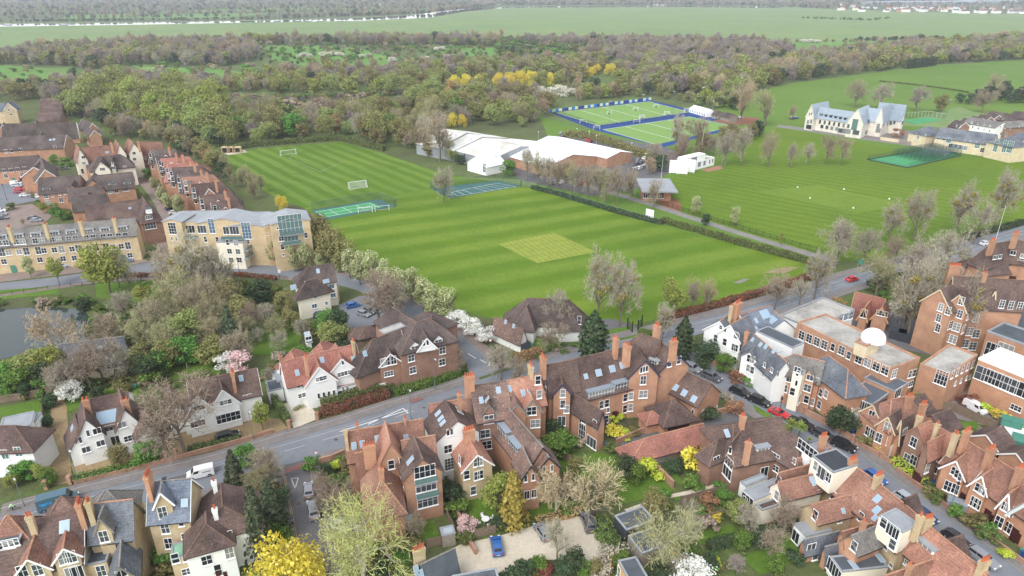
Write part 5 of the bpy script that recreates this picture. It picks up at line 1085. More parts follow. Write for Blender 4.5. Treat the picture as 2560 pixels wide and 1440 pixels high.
# ------------------------------------------------------------------ foliage materials
def leafmat(name,cols,hue=.03,val=.25,trans=.3,rough=.9):
    t=NT(name,rough,.1)
    isl=t.n.new('ShaderNodeNewGeometry').outputs['Random Per Island']
    oi=t.n.new('ShaderNodeObjectInfo').outputs['Random']
    c=t.ramp(isl,[(i/max(1,len(cols)-1),q) for i,q in enumerate(cols)])
    h=t.n.new('ShaderNodeHueSaturation')
    t.l.new(c,h.inputs['Color'])
    t.l.new(t.math('ADD',t.math('MULTIPLY',oi,hue*2),.5-hue),h.inputs['Hue'])
    t.l.new(t.math('ADD',t.math('MULTIPLY',oi,val*2),1-val),h.inputs['Value'])
    t.col(h.outputs[0])
    if trans:
        tr=t.n.new('ShaderNodeBsdfTranslucent');t.l.new(h.outputs[0],tr.inputs['Color'])
        mx=t.n.new('ShaderNodeMixShader');mx.inputs[0].default_value=trans
        out=[n for n in t.n if n.type=='OUTPUT_MATERIAL'][0]
        t.l.new(t.b.outputs[0],mx.inputs[1]);t.l.new(tr.outputs[0],mx.inputs[2]);t.l.new(mx.outputs[0],out.inputs['Surface'])
    return t.mat
def lc(*c):return tuple(min(.9,x*1.25) for x in srgb(*c))
leafmat('leaf_spring',[lc(112,122,60),lc(136,145,72),lc(156,162,92)],.02,.14)
leafmat('leaf_pale',[lc(146,148,92),lc(172,174,112),lc(192,192,136)],.01,.08)
leafmat('leaf_willow',[lc(112,118,70),lc(134,140,82),lc(154,158,100)],.025,.16)
leafmat('leaf_olive',[lc(104,100,66),lc(128,122,80),lc(150,142,96)],.02,.18)
leafmat('leaf_yellow',[lc(176,160,52),lc(204,188,74),lc(224,210,112)],.012,.08)
leafmat('leaf_green',[lc(66,92,44),lc(92,122,56),lc(124,150,76)],.025,.2)
leafmat('leaf_dark',[lc(44,58,42),lc(62,78,54),lc(86,100,70)],.02,.2,.15)
leafmat('leaf_conifer',[lc(52,62,48),lc(74,84,62),lc(100,106,80)],.02,.2,.1)
leafmat('leaf_gold',[lc(110,100,50),lc(146,130,64),lc(168,152,84)],.01,.1)
leafmat('leaf_pear',[lc(108,122,72),lc(150,158,104),lc(176,178,134),lc(198,198,166)],.01,.08)
leafmat('blossom_white',[lc(196,194,180),lc(226,224,214),lc(238,236,230)],.005,.06)
leafmat('blossom_thorn',[lc(150,146,128),lc(198,194,178),lc(224,220,208)],.01,.1)
leafmat('blossom_pink',[lc(196,160,158),lc(220,190,188),lc(230,208,204)],.01,.06)
leafmat('leaf_redbrown',[lc(98,62,50),lc(128,84,66),lc(148,106,84)],.02,.15)
leafmat('leaf_rust',[lc(136,104,76),lc(162,126,92),lc(176,144,108)],.02,.12)
leafmat('leaf_hedge',[lc(74,88,50),lc(98,112,62),lc(120,130,78)],.02,.15)
leafmat('leaf_lime',[lc(150,170,50),lc(178,192,70),lc(196,204,96)],.01,.08)
leafmat('twig_grey',[lc(118,112,98),lc(150,143,126),lc(174,166,148)],.015,.14,0)
leafmat('twig_brown',[lc(114,103,88),lc(144,131,112),lc(166,153,132)],.02,.16,0)
leafmat('twig_olive',[lc(112,108,80),lc(140,135,102),lc(164,158,124)],.02,.14,0)
leafmat('twig_tan',[lc(134,118,94),lc(164,148,120),lc(186,170,142)],.02,.12,0)
leafmat('twig_mauve',[lc(112,103,98),lc(140,129,122),lc(160,149,142)],.02,.12,0)
plain('bark',lc(104,96,84),.95,.1,.25,1.5)
plain('bark_pale',lc(168,160,146),.95,.1,.2,1.5)
plain('bark_ivy',lc(66,72,52),.95,.1,.25,1.5)

# ------------------------------------------------------------------ tree shapes (shared meshes)
def skeleton(rg,H,trunk,spread,levels,r0,up=.25,n1=6,thin=.62,first=.3):
    segs=[]
    def grow(p,d,L,r,l):
        pieces=4 if l==0 else 3 if l<3 else 2
        q=p
        for i in range(pieces):
            j=.06 if l==0 else .17
            d=(d+Vector((rg.gauss(0,j),rg.gauss(0,j),rg.gauss(0,j)+up*(.10 if l else .02)))).normalized()
            e=q+d*L/pieces
            ra,rb=r*(1-.5*i/pieces),r*(1-.5*(i+1)/pieces)
            segs.append((q,e,ra,rb,l));q=e
            f=(i+1)/pieces
            if l<levels and (l>0 or f>=first):
                k=(n1/2.2 if l==0 else 1.35)
                k=int(k)+(rg.random()<k-int(k))
                if i==pieces-1:k+=1
                for _ in range(k):
                    ax=d.cross(Vector((rg.gauss(0,1),rg.gauss(0,1),rg.gauss(0,1))))
                    if ax.length<1e-3:continue
                    a=rg.uniform(.45,.95)*spread
                    nd=Matrix.Rotation(a,3,ax.normalized())@d
                    grow(q,nd,L*rg.uniform(.55,.78)*(.9 if l==0 else 1),rb*thin*1.15,l+1)
    grow(Vector((0,0,0)),Vector((0,0,1)),H*trunk,r0,0)
    return segs
def quads_mesh(name,C,X,Y,mat):
    """many separate quads: centres, half axes"""
    n=len(C);V=np.empty((n,4,3),np.float32)
    V[:,0]=C-X-Y;V[:,1]=C+X-Y;V[:,2]=C+X+Y;V[:,3]=C-X+Y
    me=bpy.data.meshes.new(name);me.vertices.add(n*4);me.vertices.foreach_set('co',V.ravel())
    me.loops.add(n*4);me.loops.foreach_set('vertex_index',np.arange(n*4,dtype=np.int32))
    me.polygons.add(n);me.polygons.foreach_set('loop_start',np.arange(0,n*4,4,dtype=np.int32))
    me.materials.append(MT[mat]);me.update();me.validate()
    return me
def leaf_quads(rs,C,N,size,flat=.6):
    """leaf faces at C facing roughly along N"""
    n=len(C)
    N=N+rs.normal(0,flat,(n,3));N /= np.linalg.norm(N,axis=1,keepdims=True)+1e-6
    T=np.cross(N,rs.normal(0,1,(n,3)));T /= np.linalg.norm(T,axis=1,keepdims=True)+1e-6
    B=np.cross(N,T);s=(size*rs.uniform(.55,1.25,(n,1)))
    return T*s*.5,B*s*.5*rs.uniform(.6,1.0,(n,1))
def scale_to(H,*lists):
    pass
def norm_segs(segs,H):
    zs=sorted(b.z for a,b,*_ in segs);k=H/zs[int(len(zs)*.985)]
    return [(a*k,b*k,r*k,s*k,l) for a,b,r,s,l in segs]
def trunk_mesh(segs,upto,mat='bark',sides=5):
    m=MB()
    for a,b,r,s,l in segs:
        if l<=upto:m.tube(a,b,r,s,sides if l<2 else 3)
    return m.me('trunk',MT[mat])
def bare_tree(seed,H=12.,spread=1.0,mat='twig_grey',bark='bark',levels=4,up=.34,trunk=.46,n1=6,twigw=.04,mist=0,first=.4,wide=.68,tw=3):
    rg=random.Random(seed);rs=np.random.RandomState(seed)
    segs=norm_segs(skeleton(rg,H,trunk,spread,levels,H*.022,up,n1,first=first),H)
    rad=sorted(math.hypot(b.x,b.y) for a,b,r,s,l in segs)[int(len(segs)*.95)]
    k=H*wide/2/rad;f=lambda p:Vector((p.x*k,p.y*k,p.z))
    segs=[(f(a),f(b),r,s,l) for a,b,r,s,l in segs]
    C,X,Y=[],[],[]
    for a,b,r,s,l in segs:
        if l<3:continue
        d=b-a;L=d.length;dn=d/max(L,1e-5)
        side=dn.cross(Vector((rs.normal(),rs.normal(),rs.normal())));
        if side.length<1e-4:continue
        side.normalize();w=max(r,twigw*(.9 if l>=5 else 1.3))
        C.append((a+b)/2);X.append(d/2);Y.append(side*w*.5)
        if l>=levels-1:
            for _ in range(tw if l>=levels else min(1,tw)):
                v=(dn+Vector(rs.normal(0,.6,3))).normalized();L2=H*.045*rs.uniform(.6,1.4);p=a+d*rs.uniform(.2,1)
                sd=v.cross(Vector(rs.normal(0,1,3))).normalized()
                C.append(p+v*L2/2);X.append(v*L2/2);Y.append(sd*twigw*.42)
    crown=quads_mesh('crown',np.array([tuple(c) for c in C]),np.array([tuple(c) for c in X]),np.array([tuple(c) for c in Y]),mat)
    tr=trunk_mesh(segs,2,bark)
    ex=[]
    if mist:
        tips=[b for a,b,r,s,l in segs if l==3 and b.z>H*.45]
        CC,NN=[],[]
        for _ in range(mist):
            c=rg.choice(tips);R_=rg.uniform(.35,.75)
            for _k in range(130):
                v=rs.normal(0,1,3);v /= np.linalg.norm(v);CC.append(np.array(tuple(c))+v*R_*rs.uniform(.5,1));NN.append(v)
        CC,NN=np.array(CC),np.array(NN);a,b=leaf_quads(rs,CC,NN,.22)
        ex.append(('mistletoe',quads_mesh('mistletoe',CC,a,b,'leaf_gold')))
    return [('trunk',tr),('crown',crown)]+ex
def leafy_tree(seed,H=12.,W=8.,mat='leaf_spring',n=2600,size=.42,bark='bark',base=.22,lobes=16,shape='round',hollow=.55,droop=0.,limbs=True,flat=.55):
    rg=random.Random(seed);rs=np.random.RandomState(seed)
    segs=norm_segs(skeleton(rg,H,.45,.8,3,H*.02,.35,6),H*.9)
    C,N=[],[]
    cz=H*(base+(1-base)/2);hz=H*(1-base)/2
    for i in range(lobes):
        a=rg.uniform(0,2*math.pi);f=rg.uniform(-.85,.88)
        if shape=='round':rad=math.sqrt(max(0,1-f*f))*rg.uniform(.35,.72)
        elif shape=='cone':rad=(1-f)/2*rg.uniform(.4,.8)
        elif shape=='oval':rad=math.sqrt(max(0,1-abs(f)**2.4))*rg.uniform(.3,.6)
        else:rad=math.sqrt(max(0,1-max(f,0)**2))*rg.uniform(.45,.75)
        c=np.array([math.cos(a)*rad*W/2,math.sin(a)*rad*W/2,cz+f*hz*.8])
        r=np.array([W*rg.uniform(.16,.27)]*2+[hz*rg.uniform(.22,.36)])
        m=n//lobes;v=rs.normal(0,1,(m,3));v /= np.linalg.norm(v,axis=1,keepdims=True)
        rr=hollow+(1-hollow)*rs.uniform(0,1,(m,1))**.5
        p=c+v*rr*r*(1+rs.normal(0,.10,(m,1)))
        if droop:p[:,2]-=droop*rs.uniform(0,1,m)**2*H*(np.abs(v[:,0])+np.abs(v[:,1]))*.3
        C.append(p);N.append(v*.8+np.array([0,0,.55]))
    C=np.concatenate(C);N=np.concatenate(N);k=C[:,2]>.05*H*(base>.1);C,N=C[k],N[k]
    X,Y=leaf_quads(rs,C,N,size,flat)
    if droop:Y=Y*np.array([.45,.45,1.8])
    return ([('trunk',trunk_mesh(segs,2 if limbs else 1,bark))] if base>.03 else [])+[('crown',quads_mesh('crown',C,X,Y,mat))]
def conifer(seed,H=12.,W=5.,mat='leaf_conifer',n=2600,size=.42,columnar=False):
    rs=np.random.RandomState(seed)
    t=rs.uniform(0,1,n)**.75;h=H*(.04+.96*t);ang=rs.uniform(0,2*np.pi,n)
    lay=.72+.28*np.cos(h/H*60+ang*2);prof=(1-t)**.75 if not columnar else np.minimum(1,(1-t)*3.2)*(.75+.25*(1-t))
    rad=W/2*prof*lay*(.55+.45*rs.uniform(0,1,n)**.5)*(1+.18*np.sin(ang*5+seed))+.1
    C=np.stack([np.cos(ang)*rad,np.sin(ang)*rad,h],1);N=np.stack([np.cos(ang),np.sin(ang),np.full(n,.6)],1)
    X,Y=leaf_quads(rs,C,N,size,.5)
    m=MB();m.tube((0,0,0),(0,0,H*.9),H*.02,.03,6)
    return [('trunk',m.me('trunk',MT['bark'])),('crown',quads_mesh('crown',C,X,Y*np.array([1,1,1.3]),mat))]
def palm(seed,H=3.2):
    rs=np.random.RandomState(seed);m=MB();m.tube((0,0,0),(.05,0,H*.72),.14,.1,7)
    C,X,Y=[],[],[]
    for i in range(110):
        v=rs.normal(0,1,3);v[2]=abs(v[2])*.9-.25;v /= np.linalg.norm(v);L=.85*rs.uniform(.8,1.2)
        s=np.cross(v,[0,0,1]);s /= np.linalg.norm(s)+1e-6
        C.append(np.array([.05,0,H*.74])+v*L*.5);X.append(v*L*.5);Y.append(s*.035)
    return [('trunk',m.me('trunk',MT['bark'])),('crown',quads_mesh('crown',np.array(C),np.array(X),np.array(Y),'leaf_spring'))]
SPEC={
    'bare':[lambda i=i:bare_tree(10+i,12,1.0,['twig_grey','twig_brown','twig_grey','twig_brown'][i]) for i in range(4)],
    'mist':[lambda i=i:bare_tree(30+i,14,.85,'twig_grey','bark',up=.5,mist=12,trunk=.55,wide=.52) for i in range(3)],
    'pale':[lambda i=i:bare_tree(40+i,9,1.1,'twig_tan','bark_pale',levels=4,twigw=.04,tw=1) for i in range(2)],
    'fine':[lambda i=i:bare_tree(50+i,10,.75,['twig_tan','twig_olive'][i],'bark',up=.5,trunk=.34,n1=7,first=.1,tw=0,twigw=.035) for i in range(2)],
    'olivebare':[lambda i=i:bare_tree(60+i,12,.95,'twig_olive','bark') for i in range(2)],
    'mauve':[lambda i=i:bare_tree(65+i,11,.9,'twig_mauve','bark',up=.5) for i in range(2)],
    'poplar':[lambda i=i:bare_tree(70+i,16,.42,'twig_tan','bark',up=.8,trunk=.75,n1=9,first=.1) for i in range(2)],
    'spring':[lambda i=i:leafy_tree(80+i,12,9,'leaf_spring',2600,.40) for i in range(3)],
    'willow':[lambda i=i:leafy_tree(90+i,12,10,'leaf_willow',3000,.40,base=.12) for i in range(4)],
    'olive':[lambda i=i:leafy_tree(100+i,12,9,'leaf_olive',2600,.40,base=.1) for i in range(3)],
    'yellow':[lambda i=i:leafy_tree(110+i,11,10,'leaf_yellow',4200,.34,base=.05,droop=.8,shape='dome') for i in range(2)],
    'sparse':[lambda i=i:bare_tree(120+i,12,1.0,'leaf_pale','bark_pale',twigw=.035,wide=.9,tw=1)+leafy_tree(122+i,12,11,'leaf_pale',1300,.15,base=.2,hollow=.1,limbs=False)[1:] for i in range(2)],
    'birch':[lambda i=i:bare_tree(130+i,10,1.0,'twig_olive','bark_pale',twigw=.03,tw=1)+leafy_tree(132+i,10,8,'leaf_gold',420,.13,base=.25,hollow=.1,limbs=False)[1:] for i in range(2)],
    'green':[lambda i=i:leafy_tree(140+i,8,7,'leaf_green',2600,.34,base=.06) for i in range(3)],
    'dark':[lambda i=i:leafy_tree(150+i,8,7,'leaf_dark',2600,.34,base=.06) for i in range(3)],
    'conifer':[lambda i=i:conifer(160+i,12,5.2) for i in range(2)],
    'columnar':[lambda i=i:conifer(165+i,10,4.2,'leaf_dark',columnar=True) for i in range(2)],
    'goldconifer':[lambda i=i:conifer(168+i,10,5,'leaf_gold') for i in range(1)],
    'pear':[lambda i=i:leafy_tree(170+i,9,5.2,'leaf_pear',3000,.28,base=.14,shape='oval',lobes=18) for i in range(3)],
    'white':[lambda i=i:leafy_tree(180+i,4.5,5,'blossom_white',1900,.22,base=.12,hollow=.3) for i in range(2)],
    'thorn':[lambda i=i:leafy_tree(185+i,4.5,10,'blossom_thorn',1500,.45,base=.0,shape='dome') for i in range(2)],
    'pink':[lambda i=i:leafy_tree(190+i,5,5,'blossom_pink',1500,.22,base=.15,hollow=.2) for i in range(2)],
    'bush':[lambda i=i:leafy_tree(200+i,2.2,2.8,['leaf_green','leaf_hedge','leaf_dark','leaf_olive'][i],900,.2,base=.0,shape='dome',lobes=9) for i in range(4)],
    'brownbush':[lambda i=i:leafy_tree(210+i,2.4,3,['twig_grey','leaf_rust'][i],800,.17,base=.0,shape='dome',lobes=9) for i in range(2)],
    'yellowbush':[lambda i=i:leafy_tree(215+i,2.0,2.4,'leaf_yellow',800,.18,base=.0,shape='dome',lobes=8) for i in range(1)],
    'limebush':[lambda i=i:leafy_tree(217+i,1.8,2.2,'leaf_lime',800,.18,base=.0,shape='dome',lobes=8) for i in range(1)],
    'redbush':[lambda i=i:leafy_tree(220+i,2.2,3,'leaf_redbrown',800,.18,base=.0,shape='dome',lobes=8) for i in range(1)],
    'rust':[lambda i=i:leafy_tree(225+i,10,6.5,'leaf_rust',2000,.36,base=.1,hollow=.2) for i in range(2)],
    'palm':[lambda:palm(1)],
}
SPH={'bare':12,'mist':14,'pale':9,'fine':10,'olivebare':12,'mauve':11,'poplar':16,'spring':12,'willow':12,'olive':12,'yellow':11,'sparse':12,'birch':10,'green':8,'dark':8,'conifer':12,'columnar':10,'goldconifer':10,'pear':9,'white':4.5,'thorn':4.5,'pink':5,'bush':2.2,'brownbush':2.4,'yellowbush':2,'limebush':1.8,'redbush':2.2,'rust':10,'palm':3.2}
NAME={'bare':'bare_tree','mist':'bare_tree','pale':'bare_tree','fine':'bare_tree','olivebare':'bare_tree','mauve':'bare_tree','poplar':'poplar_tree','spring':'spring_tree','willow':'willow_tree','olive':'budding_tree','yellow':'golden_willow','sparse':'leafing_tree','birch':'birch_tree','green':'evergreen_tree','dark':'evergreen_tree','conifer':'conifer_tree','columnar':'conifer_tree','goldconifer':'conifer_tree','pear':'pear_tree','white':'blossom_tree','thorn':'blackthorn_bush','pink':'blossom_tree','bush':'garden_bush','brownbush':'garden_bush','yellowbush':'forsythia_bush','limebush':'garden_bush','redbush':'garden_bush','rust':'copper_tree','palm':'palm_tree'}
def spec(sp,i):
    v=i%len(SPEC[sp]);return cached(('sp',sp,v),SPEC[sp][v])
TCOUNT=[0]
def plant(sp,P,h,label,group=None,wide=1.0,cat=None):
    TCOUNT[0]+=1
    rr=random.Random(TCOUNT[0]*13+5);i=rr.randrange(100);k=h/SPH[sp]
    parts=spec(sp,i)
    root=empty(NAME[sp],(P[0],P[1],0.0),rr.uniform(0,6.28));root.scale=(k*wide,k*wide,k)
    tag(root,label,cat or ('bush' if 'bush' in NAME[sp] else 'tree'),group)
    for nm,me in parts:link(nm,me,root)
    return root
def T(sp,x,ytop,h,label,wide=1.0,group=None):
    """a tree whose top shows at (x, ytop)"""
    return plant(sp,G(x,ytop,h),h,label,group,wide)
# ------------------------------------------------------------------ trees one by one
T('sparse',885,1262,14,'large leafing tree with pale branches spreading over the bottom of the side street',1.15)
T('yellow',692,1348,12,'bright golden willow at the bottom beside the side street',1.0)
T('conifer',622,1218,12.5,'tallest dark conifer left of the side street',.95)
T('conifer',664,1200,10,'dark conifer right behind the tallest one',1.2)
T('conifer',573,1126,8.5,'grey-green conifer beside the white van',1.2)
T('green',607,1112,5,'loose light evergreen next to the grey-green conifer')
T('bare',655,1128,7.5,'grey leafless tree at the corner of the side street',1.1)
T('olivebare',640,1170,6,'tangled leafless thicket tree behind the dark conifer',1.3)
T('bare',800,1192,6,'leafless tree over the parked silver cars',1.1)
T('bare',838,1215,6.5,'leafless tree against the corner house wall',1.2)
T('pale',1393,1172,8.5,'pale-barked leafless tree in front of the twin brick gables',1.15)
T('fine',1490,1152,10.5,'big many-stemmed leafless tree above the dark parked estate car',1.2)
T('birch',1662,1275,11,'yellow-green birch above the dark garden studio',1.2)
T('bare',1396,1312,7,'thin leafless tree in the middle of the gravel car park',.9)
T('goldconifer',1283,1178,10.5,'olive-gold conifer beside the garden table',1.0)
T('spring',1238,1178,8,'light green tree beside the yellow brick house')
T('bare',423,960,14.5,'largest leafless tree in front of the white pair of houses',1.25)
T('spring',645,1000,6.5,'small lime-green tree on the brown gravel forecourt',.8)
T('olive',285,1112,4.5,'bronze-green yew on the roadside hedge',1.2)
T('green',362,1100,4.5,'loose evergreen on the roadside below the largest leafless tree',1.4)
T('pear',921,900,6,'dense pale tree between the red-roofed house and the brick flats',.8)
T('pink',590,882,5.5,'pink blossom tree behind the white pair of houses',1.2)
T('white',563,880,5,'white blossom tree next to the pink one')
T('pink',1168,1288,3.5,'small pink blossom tree beside the garden table')
T('white',1735,1402,4.5,'white magnolia blossom at the bottom edge',1.3)
T('white',165,955,4.5,'white blossom tree at the head of the gravel drive',1.0)
PEARS=[(868,618),(893,628),(922,625),(953,647),(977,667),(1002,673),(1025,667),(1057,693),(1083,707),(1115,717)]
ORD='first second third fourth fifth sixth seventh eighth ninth tenth eleventh twelfth'.split()
for i,(x,y) in enumerate(PEARS):T('pear',x,y,9.4+(i%3)*.5,'%s white-green pear tree of the avenue, counted from the yellow apartment block'%ORD[i],1.0,'avenue of pear trees beside the field')
for i,(x,y,h) in enumerate([(645,590,8),(675,598,8),(728,610,8.5),(757,603,9),(797,622,7),(842,638,5.5),(580,590,8.5)]):T('pear',x,y,h,'white-green pear tree in front of the yellow apartment block, %s along it'%ORD[i],.85,'pear trees before the yellow apartment block')
for i,(x,y,h) in enumerate([(1143,778,4.6),(1177,793,4.6),(1213,815,4.2)]):T('white',x,y,h,'%s white blossom tree at the end of the avenue, seen from the field'%ORD[i],1.15,'blossom trees at the end of the avenue')
for i,(x,y,h) in enumerate([(783,530,15),(822,560,13.5),(850,590,11)]):T('olive',x,y,h,['tallest','middle','lowest'][i]+' brown-green willow beside the yellow apartment block',1.0)
T('bare',985,712,10,'leafless tree over the parked cars behind the brick flats',1.2)
T('bare',940,686,13.5,'spreading leafless tree in the car park behind the brick flats',1.35)
T('bare',1030,870,7.5,'leafless tree against the front of the brick flats',1.0)
T('bare',1130,870,6.5,'leafless tree right of the round bay of the brick flats',1.2)
T('bare',1252,866,8,'leafless tree at the junction kerb',1.1)
T('mist',1502,632,18,'tall leafless lime by the entrance gates, taller of two',.9)
T('mist',1560,652,17,'leafless lime with mistletoe by the entrance gates, nearer the road',.95)
T('bare',1398,728,11,'leafless tree with ivied trunk in front of the white hall',.9)
T('columnar',1488,778,12,'dark evergreen tree beside the white hall',1.3)
T('bare',1385,812,7,'tangled leafless tree in front of the white hall garden',1.3)
T('bare',1300,905,5,'leafless hawthorn on the roadside hedge by the bungalow',1.3)
T('columnar',1716,790,10.5,'dark upright evergreen on the corner of the terrace street',1.0)
T('mist',1664,762,9.5,'pale leafless tree with mistletoe at the main road',1.1)
T('green',1615,822,5,'green shrub tree behind the tall chimneys')
T('dark',1765,846,6,'grey-green shrub tree before the stucco villa',1.2)
T('green',1815,884,4.6,'glossy green bush before the stucco villa',1.2)
T('redbush',1850,925,2.6,'red-brown bush beside the white wing',1.2)
T('spring',1690,690,10.5,'bright green spring tree at the field edge by the main road',.95)
T('bare',1738,702,8.5,'slim leafless tree right of the bright spring tree',.8)
T('fine',1776,702,8,'small leafless tree near the roadside hedge',.9)
T('mist',1665,900,1,'x',.01) if False else None
RT=[('bare',2112,552,14,'large leafless tree where the footpath meets the main road',1.1),('mist',2058,628,13.5,'leafless tree with mistletoe beside the red car',.95),('bare',1950,688,9.5,'leafless tree behind the flat-roofed hall',1.2),('bare',2180,575,11,'thin leafless tree beside the sign at the field corner',1.0),('mist',2243,505,14,'leafless tree with mistletoe at the field edge, first of a pair',.95),('mist',2312,478,16.5,'tall leafless tree with mistletoe at the field edge, second of a pair',.95),('mist',2422,458,18,'tall leafless tree leaning over the playing field',.95),('mist',2528,430,19,'tall leafless tree at the right edge of the playing field',1.1),('bare',2462,508,13.5,'leafless roadside tree near the flagpole',.9),('olivebare',2212,640,12,'olive-grey leafless tree over the main road',1.25),('bare',2305,610,14,'grey leafless tree over the main road before the Victorian school',1.2),('bare',2385,580,13,'pale grey leafless tree near the far bend of the main road',1.2),('mist',2322,640,21,'tallest leafless tree in front of the Victorian school',.8),('mist',2440,690,18,'ivied leafless tree in front of the Victorian school windows',.75),('mist',2356,655,19,'slender leafless tree between the two tall ones before the Victorian school',.8),('mist',2410,690,17,'leafless tree with mistletoe at the corner of the Victorian school',.8),('olivebare',2290,690,15,'olive-twigged leafless tree left of the Victorian school',1.0),('dark',2360,690,5,'dark evergreen beside the lodge drive',1.2),('olivebare',2265,720,9,'leafless tree between the lodge and the Victorian school',1.0),('bare',2010,700,7,'leafless tree behind the stucco villa',1.0),('bare',2250,590,9,'leafless tree on the verge of the far playing field',1.1)]
for sp,x,y,h,lab,w in RT:T(sp,x,y,h,lab,w)
for i,(x,y,h) in enumerate([(1822,330,15.5),(1866,320,17),(1932,332,15.5),(1985,360,10.4),(2028,358,10),(2076,340,13),(2114,343,12.6)]):T('bare',x,y,h,'%s leafless tree of the row on the playing field, counted from the white pavilion'%ORD[i],.85,'row of bare trees on the playing field')
T('mist',1106,422,13,'lone tree with mistletoe on the grass by the teal courts',1.1)
HR=[(1318,376,13),(1345,384,13),(1372,394,12.5),(1392,404,12),(1412,400,13),(1432,408,12.5),(1452,416,12),(1474,412,13),(1498,418,13),(1520,422,13),(1548,418,14.5),(1580,424,13),(1640,448,11)]
for i,(x,y,h) in enumerate(HR):T(['bare','olivebare','bare','rust'][i%4] if i%4!=3 else 'bare',x,y,h,'leafless tree of the fence row before the leisure hall',.85,'bare trees along the fence before the leisure hall')
T('bare',1095,284,22,'broad leafless tree with ivied trunk left of the leisure hall',1.1)
T('bare',1062,318,13,'leafless tree at the corner of the football field left of the leisure hall',1.0)
T('olivebare',1120,345,10,'olive leafless tree against the left end of the leisure hall',1.0)
T('willow',1128,372,6,'yellow-green bush tree against the left wall of the leisure hall',1.0)
T('dark',1150,385,5,'evergreen bush under the gable of the leisure hall',1.3)
T('green',1272,400,7,'green tree between the teal courts and the leisure hall',1.3)
T('mist',1697,286,19,'tall mistletoe tree beside the hockey pitch',.8)
T('bare',1747,296,16.5,'broad leafless tree beside the hockey pitch',1.1)
T('poplar',1866,206,24,'tall narrow leafless poplar near the marquee',.8)
T('fine',1925,226,20,'broad tan-twigged willow beside the stone school',1.1)
T('bare',1985,265,8,'leafless tree left of the stone school',1.1)
T('bare',2150,203,17,'large leafless tree behind the stone school',1.3)
T('bare',2213,210,16,'spreading leafless tree behind the stone school gables',1.3)
T('mauve',2303,218,15,'round mauve leafless tree behind the ball court',1.2)
T('olive',2362,232,12,'olive budding tree behind the cream school',1.2)
T('bare',2470,226,14,'leafless tree behind the dark terraces',1.3)
T('bare',2495,185,15,'leafless tree in the far right corner field',1.0)
T('dark',2520,200,8,'dark evergreen in the far right corner field',1.3)
T('brownbush',2250,320,5,'round brown bush beside the cream school',1.2)
for i,(x,y,h) in enumerate([(1743,488,7.5),(1842,515,7)]):T('pear',x,y,h,['white-green pear tree beside the footpath, nearer the small pavilion','white-green pear tree alone beside the footpath railings'][i],.95)
T('dark',1766,532,4.5,'dark evergreen bush beside the footpath',1.0)
T('olive',1630,395,6,'pale green tree beside the hall car park',.6)
T('bare',1930,600,5,'thin sapling on the playing field',.5) if False else None
T('spring',1957,580,4.5,'yellowish sapling inside the railings',.5)
T('palm',1983,1048,4.0,'palm tree beside the terrace street, left of the pair')
T('palm',2004,1054,4.2,'palm tree beside the terrace street, right of the pair')
T('palm',2024,1092,1.8,'low palm bush below the pair of palms')
T('dark',2116,1012,6.5,'dense dark evergreen before the zinc-roofed hall',1.0)
T('white',2135,1010,4.5,'white flowering shrub beside the dense evergreen',.8)
T('spring',240,588,17,'tall light green tree in front of the yellow terrace',.95)
T('spring',275,625,11,'light green tree beside the lawn by the pond',.9)
T('spring',128,640,8.5,'light green tree before the yellow terrace',.7)
T('pear',62,640,6.5,'pale blossom tree before the yellow terrace',.9)
T('bare',305,640,11,'slim leafless tree on the lawn by the pond',.6)
T('mist',468,582,19,'largest leafless tree hiding the yellow apartment block',1.25)
T('bare',420,620,14,'leafless tree left of the yellow apartment block',1.1)
T('bare',520,620,14,'leafless tree before the middle of the yellow apartment block',1.0)
T('conifer',563,765,11.5,'dark conifer in the pond garden',1.2)
T('dark',645,698,6.5,'round glossy evergreen beside the estate road',1.2)
T('olive',705,722,7,'bronze-green tree beside the cream house',1.0)
T('dark',840,772,7,'dark evergreen between the cream house and the brick flats',.9)
T('green',815,775,6,'green conifer beside the dark evergreen',1.1)
T('willow',830,800,6,'rounded yellow-green shrub behind the red-roofed house',1.5)
T('pale',130,780,11,'pale leafless willow overhanging the pond',1.4)
T('dark',200,745,3.5,'dark evergreen bush at the pond edge',1.4)
T('dark',360,880,7,'dark evergreen behind the white gabled house',1.0)
T('bare',355,760,10,'leafless tree in the middle of the pond garden',1.0)
T('bare',300,730,8,'leafless tree at the pond bank',1.2)
for i,(x,y,h,s) in enumerate([(245,790,9,'bare'),(275,800,8,'pale'),(330,850,7,'willow'),(385,880,6,'green'),(400,800,9,'olivebare'),(430,740,10,'olivebare'),(460,770,9,'willow'),(485,700,12,'bare'),(510,740,11,'olivebare'),(530,790,9,'olivebare'),(560,700,10,'olive'),(590,740,9,'olive'),(600,790,7,'olivebare'),(625,760,8,'bare'),(660,760,7,'bare'),(680,790,6,'olivebare'),(690,830,5,'bare'),(410,850,7,'olive'),(450,840,7,'green'),(480,860,5,'green'),(335,790,9,'olivebare'),(520,830,8,'willow'),(585,830,8,'bare'),(230,850,10,'bare'),(200,880,9,'bare'),(270,870,8,'bare'),(720,770,6,'olive'),(640,820,4,'bare'),(750,800,5,'bare'),(390,720,9,'olivebare'),(540,700,11,'olivebare'),(545,655,10,'olivebare'),(500,650,13,'bare'),(440,670,13,'olivebare'),(350,710,6,'spring'),(420,705,5,'spring')]):
    T(s,x,y,h,{'bare':'grey leafless tree of the thicket round the pond garden','pale':'pale leafless tree of the thicket round the pond garden','olivebare':'olive-brown leafless tree of the thicket round the pond garden','olive':'bronze-green tree of the thicket round the pond garden','willow':'yellow-green tree of the thicket round the pond garden','green':'dark green tree of the thicket round the pond garden','spring':'fresh green bush on the lawn by the pond garden'}[s],1.15,'thicket round the pond garden')
